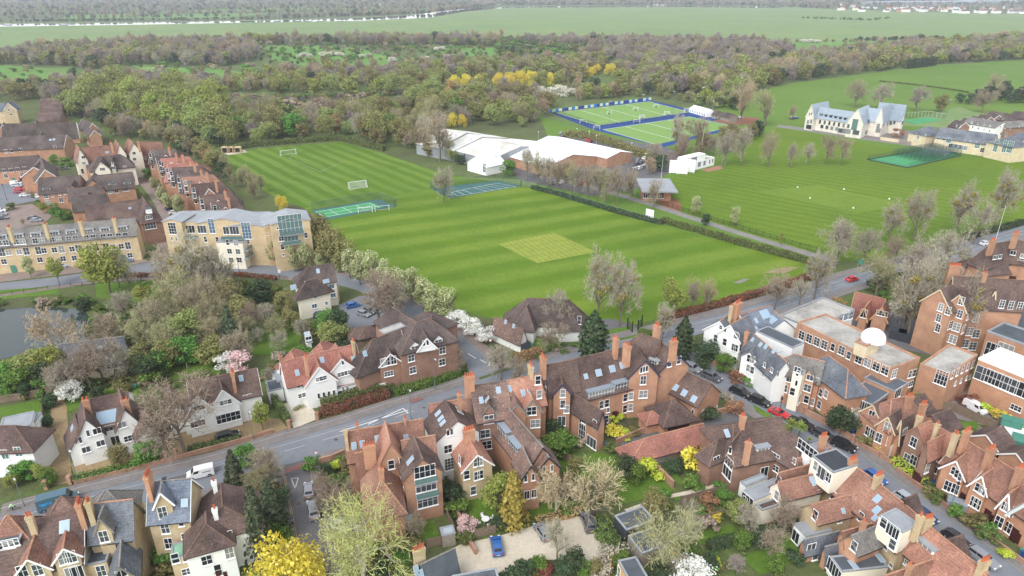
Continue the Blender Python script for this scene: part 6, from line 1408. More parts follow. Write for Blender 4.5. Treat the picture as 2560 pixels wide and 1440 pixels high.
for i,(x,y,h,s) in enumerate([(20,880,7,'willow'),(60,870,8,'willow'),(105,865,8,'spring'),(0,910,6,'green'),(45,920,6,'green'),(85,910,6,'dark'),(120,925,6,'bare'),(150,905,8,'bare'),(100,945,4,'green'),(15,950,4,'green'),(170,930,5,'olive'),(60,955,3.5,'dark'),(120,985,3,'dark')]):
    T(s,x,y,h,{'willow':'yellow-green tree of the clump left of the gravel drive','spring':'pale green tree of the clump left of the gravel drive','green':'dark green bush of the clump left of the gravel drive','dark':'blackish evergreen of the clump left of the gravel drive','bare':'leafless tree of the clump left of the gravel drive','olive':'bronze tree of the clump left of the gravel drive'}[s],1.15,'clump of trees left of the gravel drive')
# estate trees
for i,(x,y,h,s) in enumerate([(395,465,7,'pear'),(412,480,7,'pear'),(440,485,8,'pear'),(380,440,6,'pear'),(350,395,7,'pear'),(365,420,5,'green'),(60,308,8,'spring'),(125,305,8,'pear'),(145,310,7,'pear'),(45,320,6,'pear'),(100,500,5,'spring'),(130,505,5,'green'),(150,525,4,'green'),(75,430,6,'olive'),(255,455,6,'willow'),(340,470,5,'willow'),(300,480,3.5,'white'),(275,485,3.5,'white'),(170,355,6,'bare'),(205,330,8,'olivebare'),(240,320,8,'bare'),(160,390,5,'bush'),(130,385,5,'green'),(20,505,3,'bush'),(55,545,3,'bare')]):
    T(s,x,y,h,'%s in the brick estate'%{'pear':'white-green street tree','green':'green garden bush','spring':'light green street tree','olive':'bronze garden tree','willow':'yellow-green garden tree','white':'white blossom shrub','bare':'leafless garden tree','olivebare':'olive leafless tree','bush':'low clipped bush'}[s],1.0,'small trees of the brick estate')
# garden bushes of the near houses
BL=[(30,1160,3.5,'green','at the roadside below the white villa'),(60,1150,4,'green','at the roadside below the white villa'),(95,1155,4,'spring','at the roadside below the white villa'),(110,1175,3.2,'green','at the roadside below the white villa'),(20,1185,3,'spring','at the roadside below the white villa'),(410,1370,3,'bush','beside the gravel passage'),(415,1410,2.6,'bush','beside the gravel passage'),(110,1040,2.8,'dark','along the fence of the white villa'),(105,1075,2.6,'dark','along the fence of the white villa'),
      (775,975,2.6,'yellowbush','before the white house with red roof'),(743,998,1.8,'bush','before the white house with red roof'),(980,942,2.2,'bush','before the brick flats'),(1010,950,1.8,'bush','before the brick flats'),(905,965,2.2,'olive','before the brick flats'),(1120,1175,2.2,'bush','beside the white-fronted house'),(1130,1205,4,'dark','beside the white-fronted house'),(1105,1205,2.6,'bush','beside the white-fronted house'),(1145,1250,2.6,'bush','beside the white-fronted house'),(1248,1290,2.8,'dark','beside the garden table'),(1160,1328,2,'bush','beside the garden table'),
      (1395,1075,5.5,'green','between the long rear wing and the mansion block'),(1420,1090,4,'green','between the long rear wing and the mansion block'),(1385,1050,4,'dark','between the long rear wing and the mansion block'),(1440,1140,3.5,'olive','between the long rear wing and the mansion block'),(1537,1062,2.6,'yellowbush','in the mansion block garden'),(1565,1075,1.8,'limebush','in the mansion block garden'),(1585,1068,1.8,'bush','in the mansion block garden'),(1535,1035,1.6,'limebush','in the mansion block garden'),(1550,1030,1.6,'limebush','in the mansion block garden'),(1775,1020,3,'bush','against the low brick house'),(1838,1000,3,'brownbush','beside the terrace street corner'),(1815,980,2.4,'brownbush','beside the terrace street corner'),
      (1570,1140,4.5,'dark','below the garage row'),(1595,1165,3.5,'green','below the garage row'),(1635,1145,3.5,'limebush','below the garage row'),(1740,1125,4,'yellowbush','above the round lawn'),(1705,1145,2.6,'bush','above the round lawn'),(1765,1110,3.2,'brownbush','above the round lawn'),(1675,1150,2.8,'dark','above the round lawn'),(1775,1235,2.4,'brownbush','below the round lawn'),(1815,1225,3,'green','below the round lawn'),(1640,1225,5,'olive','below the round lawn'),(1725,1250,3.5,'bare','below the round lawn'),(1790,1280,1.6,'yellowbush','below the round lawn'),(1850,1250,4.5,'willow','below the round lawn'),(1720,1290,5,'bare','beside the bottom gardens'),
      (1870,1270,5,'bare','beside the bottom gardens'),(1940,1320,5,'bare','beside the bottom gardens'),(1960,1250,6,'bare','beside the bottom gardens'),(1780,1385,3,'dark','beside the bottom gardens'),(1860,1330,3,'green','beside the bottom gardens'),(1905,1330,3,'dark','beside the bottom gardens'),(1785,1395,1.6,'limebush','beside the bottom gardens'),(1850,1390,3.5,'mauve','beside the bottom gardens'),(1945,1385,3,'green','beside the bottom gardens'),(1650,1400,4,'dark','beside the bottom gardens'),(1690,1380,4,'bare','beside the bottom gardens'),(1990,1380,2,'bush','beside the bottom gardens'),(1500,1390,2.8,'brownbush','beside the gravel car park'),(1540,1350,3,'brownbush','beside the gravel car park'),(1555,1380,3,'green','beside the gravel car park'),(1515,1320,2.4,'bush','beside the gravel car park'),(1310,1398,3.6,'dark','at the lower edge of the gravel car park'),(1345,1395,3,'green','at the lower edge of the gravel car park'),(1440,1375,4,'dark','at the lower edge of the gravel car park'),(1410,1395,3,'dark','at the lower edge of the gravel car park'),(1460,1395,3,'green','at the lower edge of the gravel car park'),(1275,1425,2.4,'bush','at the lower edge of the gravel car park'),(1365,1400,2.4,'redbush','at the lower edge of the gravel car park'),(1490,1400,2.8,'olive','at the lower edge of the gravel car park'),
      (2172,1090,2.2,'bush','before the bay villa'),(2210,1108,1.8,'yellowbush','before the bay villa'),(2455,1290,2.6,'bush','before the brick terrace'),(2480,1325,2.4,'bush','before the brick terrace'),(2470,1305,2.2,'bush','before the brick terrace'),(2520,1370,1.6,'limebush','before the brick terrace'),(2330,1215,1.8,'bush','before the brick terrace'),(2350,1235,1.8,'bush','before the brick terrace'),(2300,980,3,'spring','behind the bay villa'),(2440,990,2.4,'redbush','along the white-roofed hall'),(2470,1005,2.2,'limebush','along the white-roofed hall'),(2500,1020,2.2,'yellowbush','along the white-roofed hall'),(2530,1038,2.2,'yellowbush','along the white-roofed hall'),(2545,1050,2.2,'limebush','along the white-roofed hall'),(2415,985,2,'redbush','along the white-roofed hall'),
      (1680,920,1.5,'bush','beside the stucco villa wall'),(1870,940,2.2,'bush','beside the stucco villa wall'),(1760,900,2.2,'bush','beside the stucco villa wall'),(1945,1052,2.2,'bush','beside the palms'),(1960,1070,1.6,'brownbush','beside the palms'),(2340,700,2.5,'bush','beside the lodge path'),(2300,715,2.5,'bush','beside the lodge path'),(2260,735,3,'dark','beside the lodge path'),(2100,745,3,'brownbush','beside the lodge path'),
      (770,1148,2.2,'bush','at the corner garden of the side street'),(835,1150,1.8,'limebush','at the corner garden of the side street'),(860,1140,2.2,'bush','at the corner garden of the side street'),(812,1160,3,'dark','at the corner garden of the side street'),(700,1220,3.5,'dark','along the left pavement of the side street'),(690,1270,4,'dark','along the left pavement of the side street'),(700,1310,3.5,'green','along the left pavement of the side street'),(660,1310,4.5,'green','along the left pavement of the side street'),(610,1330,4,'dark','along the left pavement of the side street'),(950,1400,3,'dark','under the large leafing tree'),(985,1350,3.5,'olive','under the large leafing tree'),(1000,1380,3,'green','under the large leafing tree'),(870,1350,3,'brownbush','under the large leafing tree'),(1030,1290,4,'bare','under the large leafing tree'),(800,1245,3.5,'bare','under the large leafing tree'),(240,965,3,'dark','behind the white gabled house'),(300,955,2.5,'bush','behind the white gabled house'),(370,930,3.5,'bush','behind the white gabled house'),(420,985,3,'bush','behind the white gabled house'),(700,870,3,'brownbush','behind the red-roofed house'),(760,870,3,'bush','behind the red-roofed house'),(670,920,4,'bare','behind the red-roofed house'),(850,850,3,'bush','behind the red-roofed house')]
KW={'green':'green evergreen bush','spring':'light green bush','bush':'leafy garden bush','dark':'dark evergreen bush','yellowbush':'yellow forsythia bush','olive':'bronze-green bush','limebush':'lime-yellow bush','brownbush':'brown twiggy bush','redbush':'red-brown bush','bare':'small leafless tree','willow':'yellow-green bush','mauve':'small mauve leafless tree'}
cnt={}
for x,y,h,s,w in BL:cnt[(s,w)]=cnt.get((s,w),0)+1
seen={}
for x,y,h,s,w in BL:
    k=(s,w);seen[k]=seen.get(k,0)+1
    lab=KW[s]+' '+w if cnt[k]==1 else '%s %s, %s of %s'%(KW[s],w,ORD[seen[k]-1],'zero one two three four five six'.split()[cnt[k]])
    T(s,x,y,h,lab,1.15,'bushes '+w if cnt[k]>1 else None)
# ------------------------------------------------------------------ golden willows, blackthorn and other marked trees of the woods
for i,(x,y,h) in enumerate([(1135,184,11),(1165,180,12),(1200,183,11),(1248,178,12),(1275,176,13),(1300,171,14),(1326,173,13),(1380,177,12),(1470,162,11),(1492,158,10),(1526,155,12)]):T('yellow',x,y,h,'golden willow of the bright yellow row in the woods',1.0,'golden willows in the woods')
for i,(x,y,h) in enumerate([(1130,278,9),(1155,282,8),(1010,300,8),(700,485,6)]):T('yellow',x,y,h,['golden tree left of the leisure hall roof','golden tree just behind the leisure hall roof','yellowish tree at the top edge of the football field','yellow tree behind the yellow apartment block'][i],.8)
for i,(x,y,h,w) in enumerate([(1360,212,8,.9),(1395,210,8.5,.9),(1420,216,7,.8)]):T('thorn',x,y,h,'large white blackthorn behind the hockey pitch',w,'white blackthorn behind the hockey pitch')
for i,(x,y,h,w) in enumerate([(635,112,6,1.4),(760,130,5,1.5),(815,127,6,1.3),(845,128,5,1.2),(900,134,6,.8),(918,132,5,1.0),(1098,114,7,1.0),(1063,139,5.5,.9),(980,140,7,.6),(1340,138,5,1.0),(1398,131,5,.8),(1420,135,4.5,1.2),(1422,110,5,.9),(264,115,5,.6),(280,136,6,.7),(145,186,4,1.0),(2022,96,5,1.5),(2045,97,5,1.5),(2010,97,5,1.2),(1690,92,8,1.0),(1720,105,8,.9),(1780,112,7,1.0),(1830,100,8,.8),(1850,98,8,.9)]):
    T('thorn',x,y,h,'white blackthorn thicket on the rough ground below the meadow',w,'white blackthorn on the rough ground')
for i,(x,y) in enumerate([(1180,72),(1224,78),(1252,72),(1240,80)]):T('poplar',x,y,17,'slender bare poplar rising above the far tree belt',.7,'bare poplars above the far belt')
# ------------------------------------------------------------------ woods: the trees that show largest singly, the rest as one mass
ZONES=[
    ([(-200,150),(0,140),(160,126),(300,116),(560,110),(700,107),(1000,104),(1250,105),(1250,116),(1000,114),(780,116),(650,126),(640,152),(560,166),(330,162),(240,176),(160,166),(0,162),(-200,172)],9,dict(bare=4,mauve=1.6,olivebare=4,willow=2,dark=.6,olive=1.8),8,13),
    ([(1250,104),(1500,104),(1700,106),(1900,112),(2000,130),(1900,165),(1600,152),(1420,146),(1560,128)],10,dict(bare=3,mauve=5,olivebare=2,dark=.4,olive=.6),7,11),
    ([(-200,252),(0,234),(130,220),(250,206),(330,201),(400,201),(560,209),(650,202),(700,188),(760,184),(960,182),(1010,174),(1250,162),(1420,158),(1600,156),(1900,165),(1980,180),(1900,220),(1830,240),(1700,234),(1560,226),(1430,214),(1200,206),(1120,210),(1000,218),(800,230),(640,232),(500,236),(330,228),(250,240),(130,240),(0,240)],9,dict(bare=3,mauve=1.5,olivebare=4,willow=4,olive=2.4,dark=.3),7,11),
    ([(1560,210),(1700,195),(1900,175),(2000,150),(2140,135),(2300,120),(2560,100),(2800,95),(2800,150),(2560,148),(2300,164),(2200,178),(1980,205),(1830,240),(1700,232)],9,dict(bare=2,olivebare=2.5,willow=5,olive=2.5,mauve=.7,dark=.8),8,13),
    ([(640,234),(800,232),(1000,220),(1120,212),(1200,208),(1330,216),(1430,222),(1380,240),(1290,240),(1160,226),(1000,250),(900,240),(800,250)],15,dict(willow=8,olive=1),11,14),
    ([(150,300),(230,250),(330,236),(500,248),(570,280),(565,330),(530,380),(440,345),(350,330),(260,290)],9,dict(willow=6,spring=5,olivebare=.6),12,17),
    ([(-200,262),(0,240),(130,242),(230,262),(300,310),(230,300),(170,262),(80,252),(0,252)],9,dict(olivebare=4,bare=3,olive=3,dark=.8),7,11),
    ([(565,320),(600,290),(700,292),(760,298),(980,290),(1010,268),(1160,232),(1290,245),(1390,262),(1370,290),(1330,320),(1180,312),(1110,320),(1085,400),(1060,408),(960,376),(850,346),(640,362),(540,388),(530,370)],9.5,dict(olivebare=4,willow=4,olive=3,bare=3,rust=.9,green=.6,dark=.5),8,13),
    ([(1380,258),(1430,226),(1500,232),(1650,236),(1780,262),(1850,250),(1870,278),(1770,272),(1626,240)],8,dict(olive=4,willow=4,olivebare=2,green=.5),6,10),
    ([(1590,440),(1640,405),(1690,385),(1760,368),(1850,336),(1900,326),(1890,345),(1800,392),(1700,410),(1650,445)],8,dict(bare=3,olive=2,olivebare=2,green=.6),5,9),
    ([(530,392),(560,400),(600,450),(700,506),(690,524),(610,490),(560,450)],6.5,dict(fine=3,olivebare=3,green=1),4,8),
    ([(2380,262),(2470,240),(2560,235),(2800,240),(2800,260),(2560,258),(2450,262)],9,dict(bare=3,dark=3,green=1),6,9),
    ([(200,285),(260,268),(330,290),(440,330),(520,380),(470,392),(400,360),(330,352),(290,340),(245,318)],7.0,dict(olivebare=3,bare=2,olive=2,green=1),6,10),
    ([(130,236),(330,232),(300,262),(240,280),(170,258)],8.5,dict(olivebare=3,bare=3,olive=2,willow=1),7,11),
    ([(430,350),(520,385),(545,400),(560,440),(500,420),(440,370)],8,dict(fine=2,olivebare=3,olive=2,rust=1),6,10),
]
SHRUB=[  # low scrub of the clearings
    ([(-100,172),(160,172),(245,195),(0,225),(-100,230)],22,dict(bush=4,brownbush=3),2,4),([(330,160),(640,170),(640,196),(400,190)],18,dict(bush=4,brownbush=3),2.5,5),([(640,112),(1010,112),(1250,118),(1240,150),(760,168),(650,155)],17,dict(bush=5,brownbush=4,dark=1),2.5,5),([(1240,96),(1560,106),(1570,130),(1420,146),(1250,146)],9,dict(bush=5,brownbush=2,dark=2),3,6),
    ([(690,255),(1000,255),(980,288),(700,292)],13,dict(brownbush=3,olive=1),3,6),([(500,250),(1000,232),(1000,245),(560,268)],10,dict(brownbush=3,bush=2),2.5,4)]
sr=random.Random(99)
def scatter(zones,hs_=1.0):
    out=[]
    for poly,sp,mix,h0,h1 in zones:
        W=[G(*p) for p in poly];x0,x1=min(p.x for p in W),max(p.x for p in W);y0,y1=min(p.y for p in W),max(p.y for p in W)
        ks,ws=list(mix),list(mix.values())
        ny=int((y1-y0)/sp)+1;nx=int((x1-x0)/sp)+1
        for j in range(ny):
            for i in range(nx):
                X=x0+(i+sr.uniform(-.45,.45)+(j%2)*.5)*sp;Y=y0+(j+sr.uniform(-.45,.45))*sp
                px,py,d=PX(X,Y)
                if not (-60<px<2620) or not inpoly(px,py,poly):continue
                g=.5+.5*math.sin(X*.021+1.7*math.sin(Y*.013))*math.cos(Y*.017+1.3*math.sin(X*.011+2))
                w2=[w*(.25+1.9*g if k in ('willow','spring','olive','green','yellow') else 1.7-1.2*g) for k,w in zip(ks,ws)]
                out.append((X,Y,d,sr.choices(ks,w2)[0],sr.uniform(h0,h1)*sr.choice([.75,.95,1.05,1.1,1.25,1.4])*hs_,px))
    return out
wood=scatter(ZONES);shr=scatter(SHRUB)
wood=[w for w in wood if not (2000<w[5]<2300 and 330<w[1]<420)]
GAPS=[(1115,1345,196,238),(1362,1400,192,226),(1460,1542,185,222),(1340,1440,236,264),(640,900,112,128),(1040,1110,114,130),(1330,1430,130,145)]
def _gap(w):
    x,y,_=PX(w[0],w[1]);return any(a<x<b and c<y<d for a,b,c,d in GAPS)
wood=[w for w in wood if not _gap(w)]
wood.sort(key=lambda w:-w[4]/w[2])
LABW={'bare':'grey-brown leafless woodland tree','mauve':'mauve-brown leafless woodland tree','olivebare':'olive-brown leafless woodland tree','willow':'yellow-green willow of the woods','spring':'fresh light green willow of the woods','olive':'bronze-green budding woodland tree','dark':'dark evergreen of the woods','green':'green bush of the wood edge','rust':'copper-twigged woodland tree','fine':'thin pale sapling by the football field'}
NIND=280
for (X,Y,d,s,h,px) in wood[:NIND]:
    side='left of the football field' if px<560 else 'behind the football field' if px<1120 else 'around the leisure hall' if px<1420 else 'around the hockey pitches' if px<1900 else 'behind the stone school'
    plant(s,(X,Y),h,LABW[s]+' '+side,'woodland trees '+side,1.1)
# the mass
FARS={'bare':lambda i:bare_tree(300+i,11,1.05,['twig_grey','twig_brown','twig_mauve'][i%3],'bark',levels=4,twigw=.085,tw=2),'mauve':lambda i:bare_tree(310+i,11,.95,['twig_mauve','twig_brown'][i%2],'bark',levels=4,twigw=.085,up=.5,tw=2),'olivebare':lambda i:bare_tree(320+i,11,1.0,['twig_olive','twig_tan'][i%2],'bark',levels=4,twigw=.085,tw=2),
        'willow':lambda i:leafy_tree(330+i,11,9.5,['leaf_willow','leaf_spring'][i%2],900,.7,base=.1),'olive':lambda i:leafy_tree(340+i,11,8.5,'leaf_olive',900,.7,base=.08),'dark':lambda i:leafy_tree(350+i,8,7,'leaf_dark',700,.6,base=.05),'bush':lambda i:leafy_tree(360+i,3,4.4,['leaf_green','leaf_hedge'][i%2],400,.45,base=.0,shape='dome',lobes=8),'brownbush':lambda i:leafy_tree(365+i,3,4.4,['leaf_olive','twig_brown'][i%2],400,.45,base=.0,shape='dome',lobes=8),'hill':lambda i:leafy_tree(370+i,10,12,['leaf_dark','leaf_olive','twig_brown'][i%3],500,1.3,base=.0,shape='dome',lobes=12)}
FH={'bare':11,'mauve':11,'olivebare':11,'willow':11,'olive':11,'dark':8,'bush':3,'brownbush':3,'hill':10}
ALIAS={'spring':'willow','green':'dark','rust':'olivebare','fine':'olivebare'}
def mass(name,label,items):
    """one object: instances of shared tree shapes on points"""
    keys=[];V,S,Rz,Id=[],[],[],[]
    for (X,Y,s,h,wd) in items:
        s=ALIAS.get(s,s);k=(s,sr.randrange(3))
        if k not in keys:keys.append(k)
        V.append((X,Y,0));q=h/FH[s];S.append((q*wd,q*wd,q));Rz.append(sr.uniform(0,6.28));Id.append(keys.index(k))
    me=bpy.data.meshes.new(name);me.from_pydata(V,[],[])
    a=me.attributes.new('scl','FLOAT_VECTOR','POINT');a.data.foreach_set('vector',np.array(S,np.float32).ravel())
    a=me.attributes.new('rotv','FLOAT_VECTOR','POINT');a.data.foreach_set('vector',np.array([(0,0,r) for r in Rz],np.float32).ravel())
    a=me.attributes.new('idx','INT','POINT');a.data.foreach_set('value',Id)
    o=link(name,me);tag(o,label,None,None,'stuff')
    ng=bpy.data.node_groups.new(name,'GeometryNodeTree')
    ng.interface.new_socket('Geometry',in_out='INPUT',socket_type='NodeSocketGeometry');ng.interface.new_socket('Geometry',in_out='OUTPUT',socket_type='NodeSocketGeometry')
    N,L=ng.nodes,ng.links;gi,go=N.new('NodeGroupInput'),N.new('NodeGroupOutput');jn=N.new('GeometryNodeJoinGeometry')
    def attr(nm,dt):
        n=N.new('GeometryNodeInputNamedAttribute');n.data_type=dt;n.inputs['Name'].default_value=nm;return n.outputs['Attribute']
    asc,aro,aid=attr('scl','FLOAT_VECTOR'),attr('rotv','FLOAT_VECTOR'),attr('idx','INT')
    for i,k in enumerate(keys):
        def mk(k=k):
            parts=FARS[k[0]](k[1]);m=parts[-1][1]
            if len(parts)>1:
                bm=bmesh.new();nf=0
                for _,pm in parts:
                    bm.from_mesh(pm)
                    for f in list(bm.faces)[nf:]:f.material_index=0 if pm is parts[0][1] else 1
                    bm.faces.ensure_lookup_table();nf=len(bm.faces)
                m=bpy.data.meshes.new('far_tree');bm.to_mesh(m);bm.free()
                m.materials.append(parts[0][1].materials[0]);m.materials.append(parts[1][1].materials[0])
            return bpy.data.objects.new('far_tree_shape',m)
        ob=cached(('far',k),mk)
        oi=N.new('GeometryNodeObjectInfo');oi.inputs['Object'].default_value=ob;oi.inputs['As Instance'].default_value=True;oi.transform_space='ORIGINAL'
        cm=N.new('FunctionNodeCompare');cm.data_type='INT';cm.operation='EQUAL';L.new(aid,cm.inputs[2]);cm.inputs[3].default_value=i
        ip=N.new('GeometryNodeInstanceOnPoints');L.new(gi.outputs[0],ip.inputs['Points']);L.new(cm.outputs[0],ip.inputs['Selection']);L.new(oi.outputs['Geometry'],ip.inputs['Instance']);L.new(asc,ip.inputs['Scale'])
        L.new(aro,ip.inputs['Rotation']);L.new(ip.outputs[0],jn.inputs[0])
    L.new(jn.outputs[0],go.inputs[0])
    md=o.modifiers.new('trees','NODES');md.node_group=ng
    return o
mass('woodland','mass of leafless and budding woodland between the meadow and the playing fields',[(X,Y,s,h,1.1) for (X,Y,d,s,h,px) in wood[NIND:]])
mass('scrub_vegetation','low bushes scattered over the rough clearings',[(X,Y,'bush' if s=='bush' else 'brownbush' if s!='dark' else 'dark',h,1.2) for (X,Y,d,s,h,px) in shr])
# far belts beyond the river
far=[]
def belt(x0,y0,x1,y1,sp,mix,h0,h1,rows=1,dy=0,gap=0.):
    A,B=G(x0,y0),G(x1,y1);n=int((B-A).length/sp);ks,ws=list(mix),list(mix.values())
    for r in range(rows):
        for i in range(n):
            if gap and math.sin(i*.13+r*2+x0)>1-gap*2:continue
            p=A+(B-A)*((i+sr.random())/n);far.append((p.x+sr.uniform(-6,6),p.y+r*dy+sr.uniform(-.4,.4)*max(dy,12),sr.choices(ks,ws)[0],sr.uniform(h0,h1),1.2))
FM=dict(bare=3,olivebare=2,dark=2.5,olive=2,willow=1,mauve=1)
belt(-100,57,640,49,9,dict(dark=5,bush=3,olive=2),4,8,2,8,.12);belt(640,49,1080,34,9,dict(dark=4,olive=2,bare=3),6,12,2,14,.08)
belt(1080,33,1240,14,14,dict(bare=4,olivebare=3,dark=2),9,15,4,30)
belt(-100,50,1000,38,14,FM,7,12,2,20,.25);belt(-100,42,1050,30,15,FM,8,13,3,30,.15);belt(-100,33,1100,22,16,FM,8,14,3,45,.12);belt(-100,25,1200,16,18,FM,9,14,4,60,.05)
belt(-200,17,1900,11,20,FM,9,15,4,60);belt(1240,13.5,2100,14,16,dict(bare=4,olivebare=2,dark=2,olive=1),9,15,4,40)
belt(1900,17,2080,22,14,FM,8,14,3,25);belt(2080,24,2620,34,16,FM,6,10,2,40,.2);belt(2080,18,2620,26,17,FM,7,12,4,60);belt(2060,12,2620,14,20,FM,8,13,3,80)
belt(2004,46,2180,52,9,dict(bush=3,dark=2,olive=2),3,6,2,14);belt(2180,51,2222,45,9,dict(bush=3,dark=2),3,5,1)
belt(1950,104,2130,104,7,dict(dark=2,brownbush=3,olive=1),3,5);belt(2130,104,2370,99,7,dict(dark=4,brownbush=2,olive=1),4,7,2,8)
belt(-200,9,2700,8,30,dict(hill=1),9,14,4,160);belt(-300,4,2800,3,45,dict(hill=1),10,16,4,300);belt(-300,-4,2800,-5,70,dict(hill=1),12,18,4,700)
mass('distant_trees','far belts of trees beyond the river fading towards the horizon',far)
print('woods',len(wood),'shrubs',len(shr),'far',len(far))

# ------------------------------------------------------------------ hedges
def hedge(label,pts,w,h,mat='leaf_hedge',dens=26,size=.26,top=None,name='hedge',base_z=0.):
    P=[G(*p) for p in pts];rs=np.random.RandomState(len(label)*7+int(pts[0][0]));C,N=[],[];core=MB()
    c0=P[0]
    for a,b in zip(P,P[1:]):
        d=b-a;L=d.length;d.normalize();n=Vector((-d.y,d.x,0))
        core.box((a+b)/2+Vector((0,0,h*.42)),L/2,w*.36,h*.42,(d,n,Vector((0,0,1))))
        k=int(L*(2*h+w)*dens)
        u=rs.uniform(-.01,1.01,k);q=rs.uniform(0,2*h+w,k);hh=h*(1+.10*np.sin(u*L*.9)+rs.normal(0,.05,k))
        side=np.where(q<h,-1,np.where(q<h+w,0,1));off_=np.where(side==0,(q-h)-w/2,side*w/2)*(1+rs.normal(0,.09,k));z=np.where(side==0,hh,np.where(side<0,q,q-h-w)*(hh/h))
        A=np.array(tuple(a));D=np.array(tuple(d));M=np.array(tuple(n))
        C.append(A+D*(u*L)[:,None]+M*off_[:,None]+np.stack([np.zeros(k),np.zeros(k),z],1));N.append(M*side[:,None]+np.array([0,0,.8]))
    C,N=np.concatenate(C),np.concatenate(N);X,Y=leaf_quads(rs,C,N,size,.5)
    root=empty(name,(c0.x,c0.y,0));tag(root,label,'hedge')
    link('foliage',quads_mesh('foliage',C-np.array([c0.x,c0.y,0]),X,Y,mat),root);core.put('stems',MT['bark_ivy'],root)
    return root
hedge('long dark hedge between the cricket field and the footpath',[(1655,556),(1740,580),(1850,612),(1960,642),(2040,664)],2.0,1.8,'leaf_hedge',18,.32)
hedge('rust-brown hedge along the main road at the foot of the cricket field',[(1650,803),(1760,776),(1860,748),(1960,718),(2060,684)],1.6,1.6,'leaf_redbrown',18,.3)
hedge('red and green hedge before the white house with red roof',[(800,1042),(860,1026),(920,1008),(972,993)],1.6,1.8,'leaf_redbrown',30,.22)
hedge('broad green hedge behind the red one before the red-roofed house',[(806,1026),(860,1010),(920,992),(980,974)],2.6,2.1,'leaf_hedge',26,.24)
hedge('rounded green hedge along the corner before the brick flats',[(985,990),(1040,974),(1100,956),(1150,938),(1158,922)],1.8,1.6,'leaf_green',26,.24)
hedge('tall clipped hedge between the two gravel drives',[(682,1000),(702,1030),(724,1062)],1.0,2.0,'leaf_hedge',30,.2)
hedge('dark hedge along the main road before the white gabled house',[(188,1206),(250,1192),(320,1176),(400,1155)],1.3,1.2,'leaf_green',30,.22)
hedge('low hedge along the main road before the white pair',[(470,1130),(540,1112),(600,1098)],1.2,1.0,'leaf_hedge',26,.22)
hedge('hedge screening the hockey pitch from the hall car park',[(1416,342),(1480,348),(1540,368),(1600,392),(1665,408)],3.0,3.4,'leaf_olive',9,.5)
hedge('overgrown hedge on the fence line before the leisure hall',[(1330,472),(1400,490),(1480,514),(1540,532),(1600,548),(1655,562)],1.6,1.5,'leaf_dark',12,.36)
hedge('yellow clipped hedge before the salmon villa',[(2232,1160),(2252,1174),(2270,1187)],1.6,1.5,'leaf_lime',32,.2)
hedge('second yellow clipped hedge before the salmon villa, lower',[(2272,1188),(2292,1204),(2310,1216)],1.6,1.4,'leaf_lime',32,.2)
hedge('ragged green hedge below the clipped yellow ones',[(2312,1218),(2340,1238),(2358,1252)],1.6,1.2,'leaf_hedge',32,.2)
hedge('hedge across the bottom gardens',[(1770,1375),(1850,1352),(1930,1330),(2000,1312)],1.4,1.4,'leaf_dark',26,.22)
hedge('brown hedge above the lawn of the gravel car park',[(1340,1310),(1400,1296),(1460,1282)],1.3,1.0,'leaf_rust',26,.22)
hedge('dark hedge at the edge of the gravel car park',[(1500,1305),(1525,1345),(1556,1395)],1.6,1.4,'leaf_hedge',26,.22)
hedge('clipped hedge at the bottom beside the timber cabin',[(1470,1440),(1500,1425),(1528,1414)],1.2,1.5,'leaf_gold',30,.2)
hedge('brown beech hedge along the pond garden lawn',[(420,918),(480,908),(535,890)],1.0,1.6,'leaf_rust',22,.24)
hedge('dark hedge along the estate fields road before the pond',[(230,700),(330,692),(460,690),(600,690),(690,700)],1.2,1.0,'leaf_redbrown',16,.3)
hedge('long hedge on the far pavement near the gatehouse',[(2410,600),(2480,582),(2560,560)],1.8,1.8,'leaf_dark',14,.34)
hedge('roadside shrubs by the bungalow',[(1284,908),(1320,898),(1352,888)],1.8,1.8,'leaf_rust',26,.24)
hedge('low hedge round the lodge garden',[(2170,716),(2230,702),(2300,684)],1.6,1.6,'leaf_dark',16,.3)
hedge('green shrubs before the yellow apartment block',[(560,655),(640,656),(720,660),(770,668)],1.6,1.3,'leaf_hedge',16,.28)
hedge('dark wood-edge hedge behind the football field',[(560,378),(640,366),(740,358),(850,350),(960,378)],2.2,2.6,'leaf_hedge',9,.45)
hedge('low hedge of the field behind the stone school',[(2200,204),(2280,212),(2360,222),(2420,232)],2.0,1.0,'leaf_hedge',8,.4)
hedge('conifer hedge at the top of the far right field',[(2262,172),(2300,168),(2336,163)],4.0,7.5,'leaf_dark',5,.6)
hedge('grey hedge along the garden of the white villa',[(0,990),(60,978),(112,968)],1.6,1.8,'leaf_dark',20,.28)

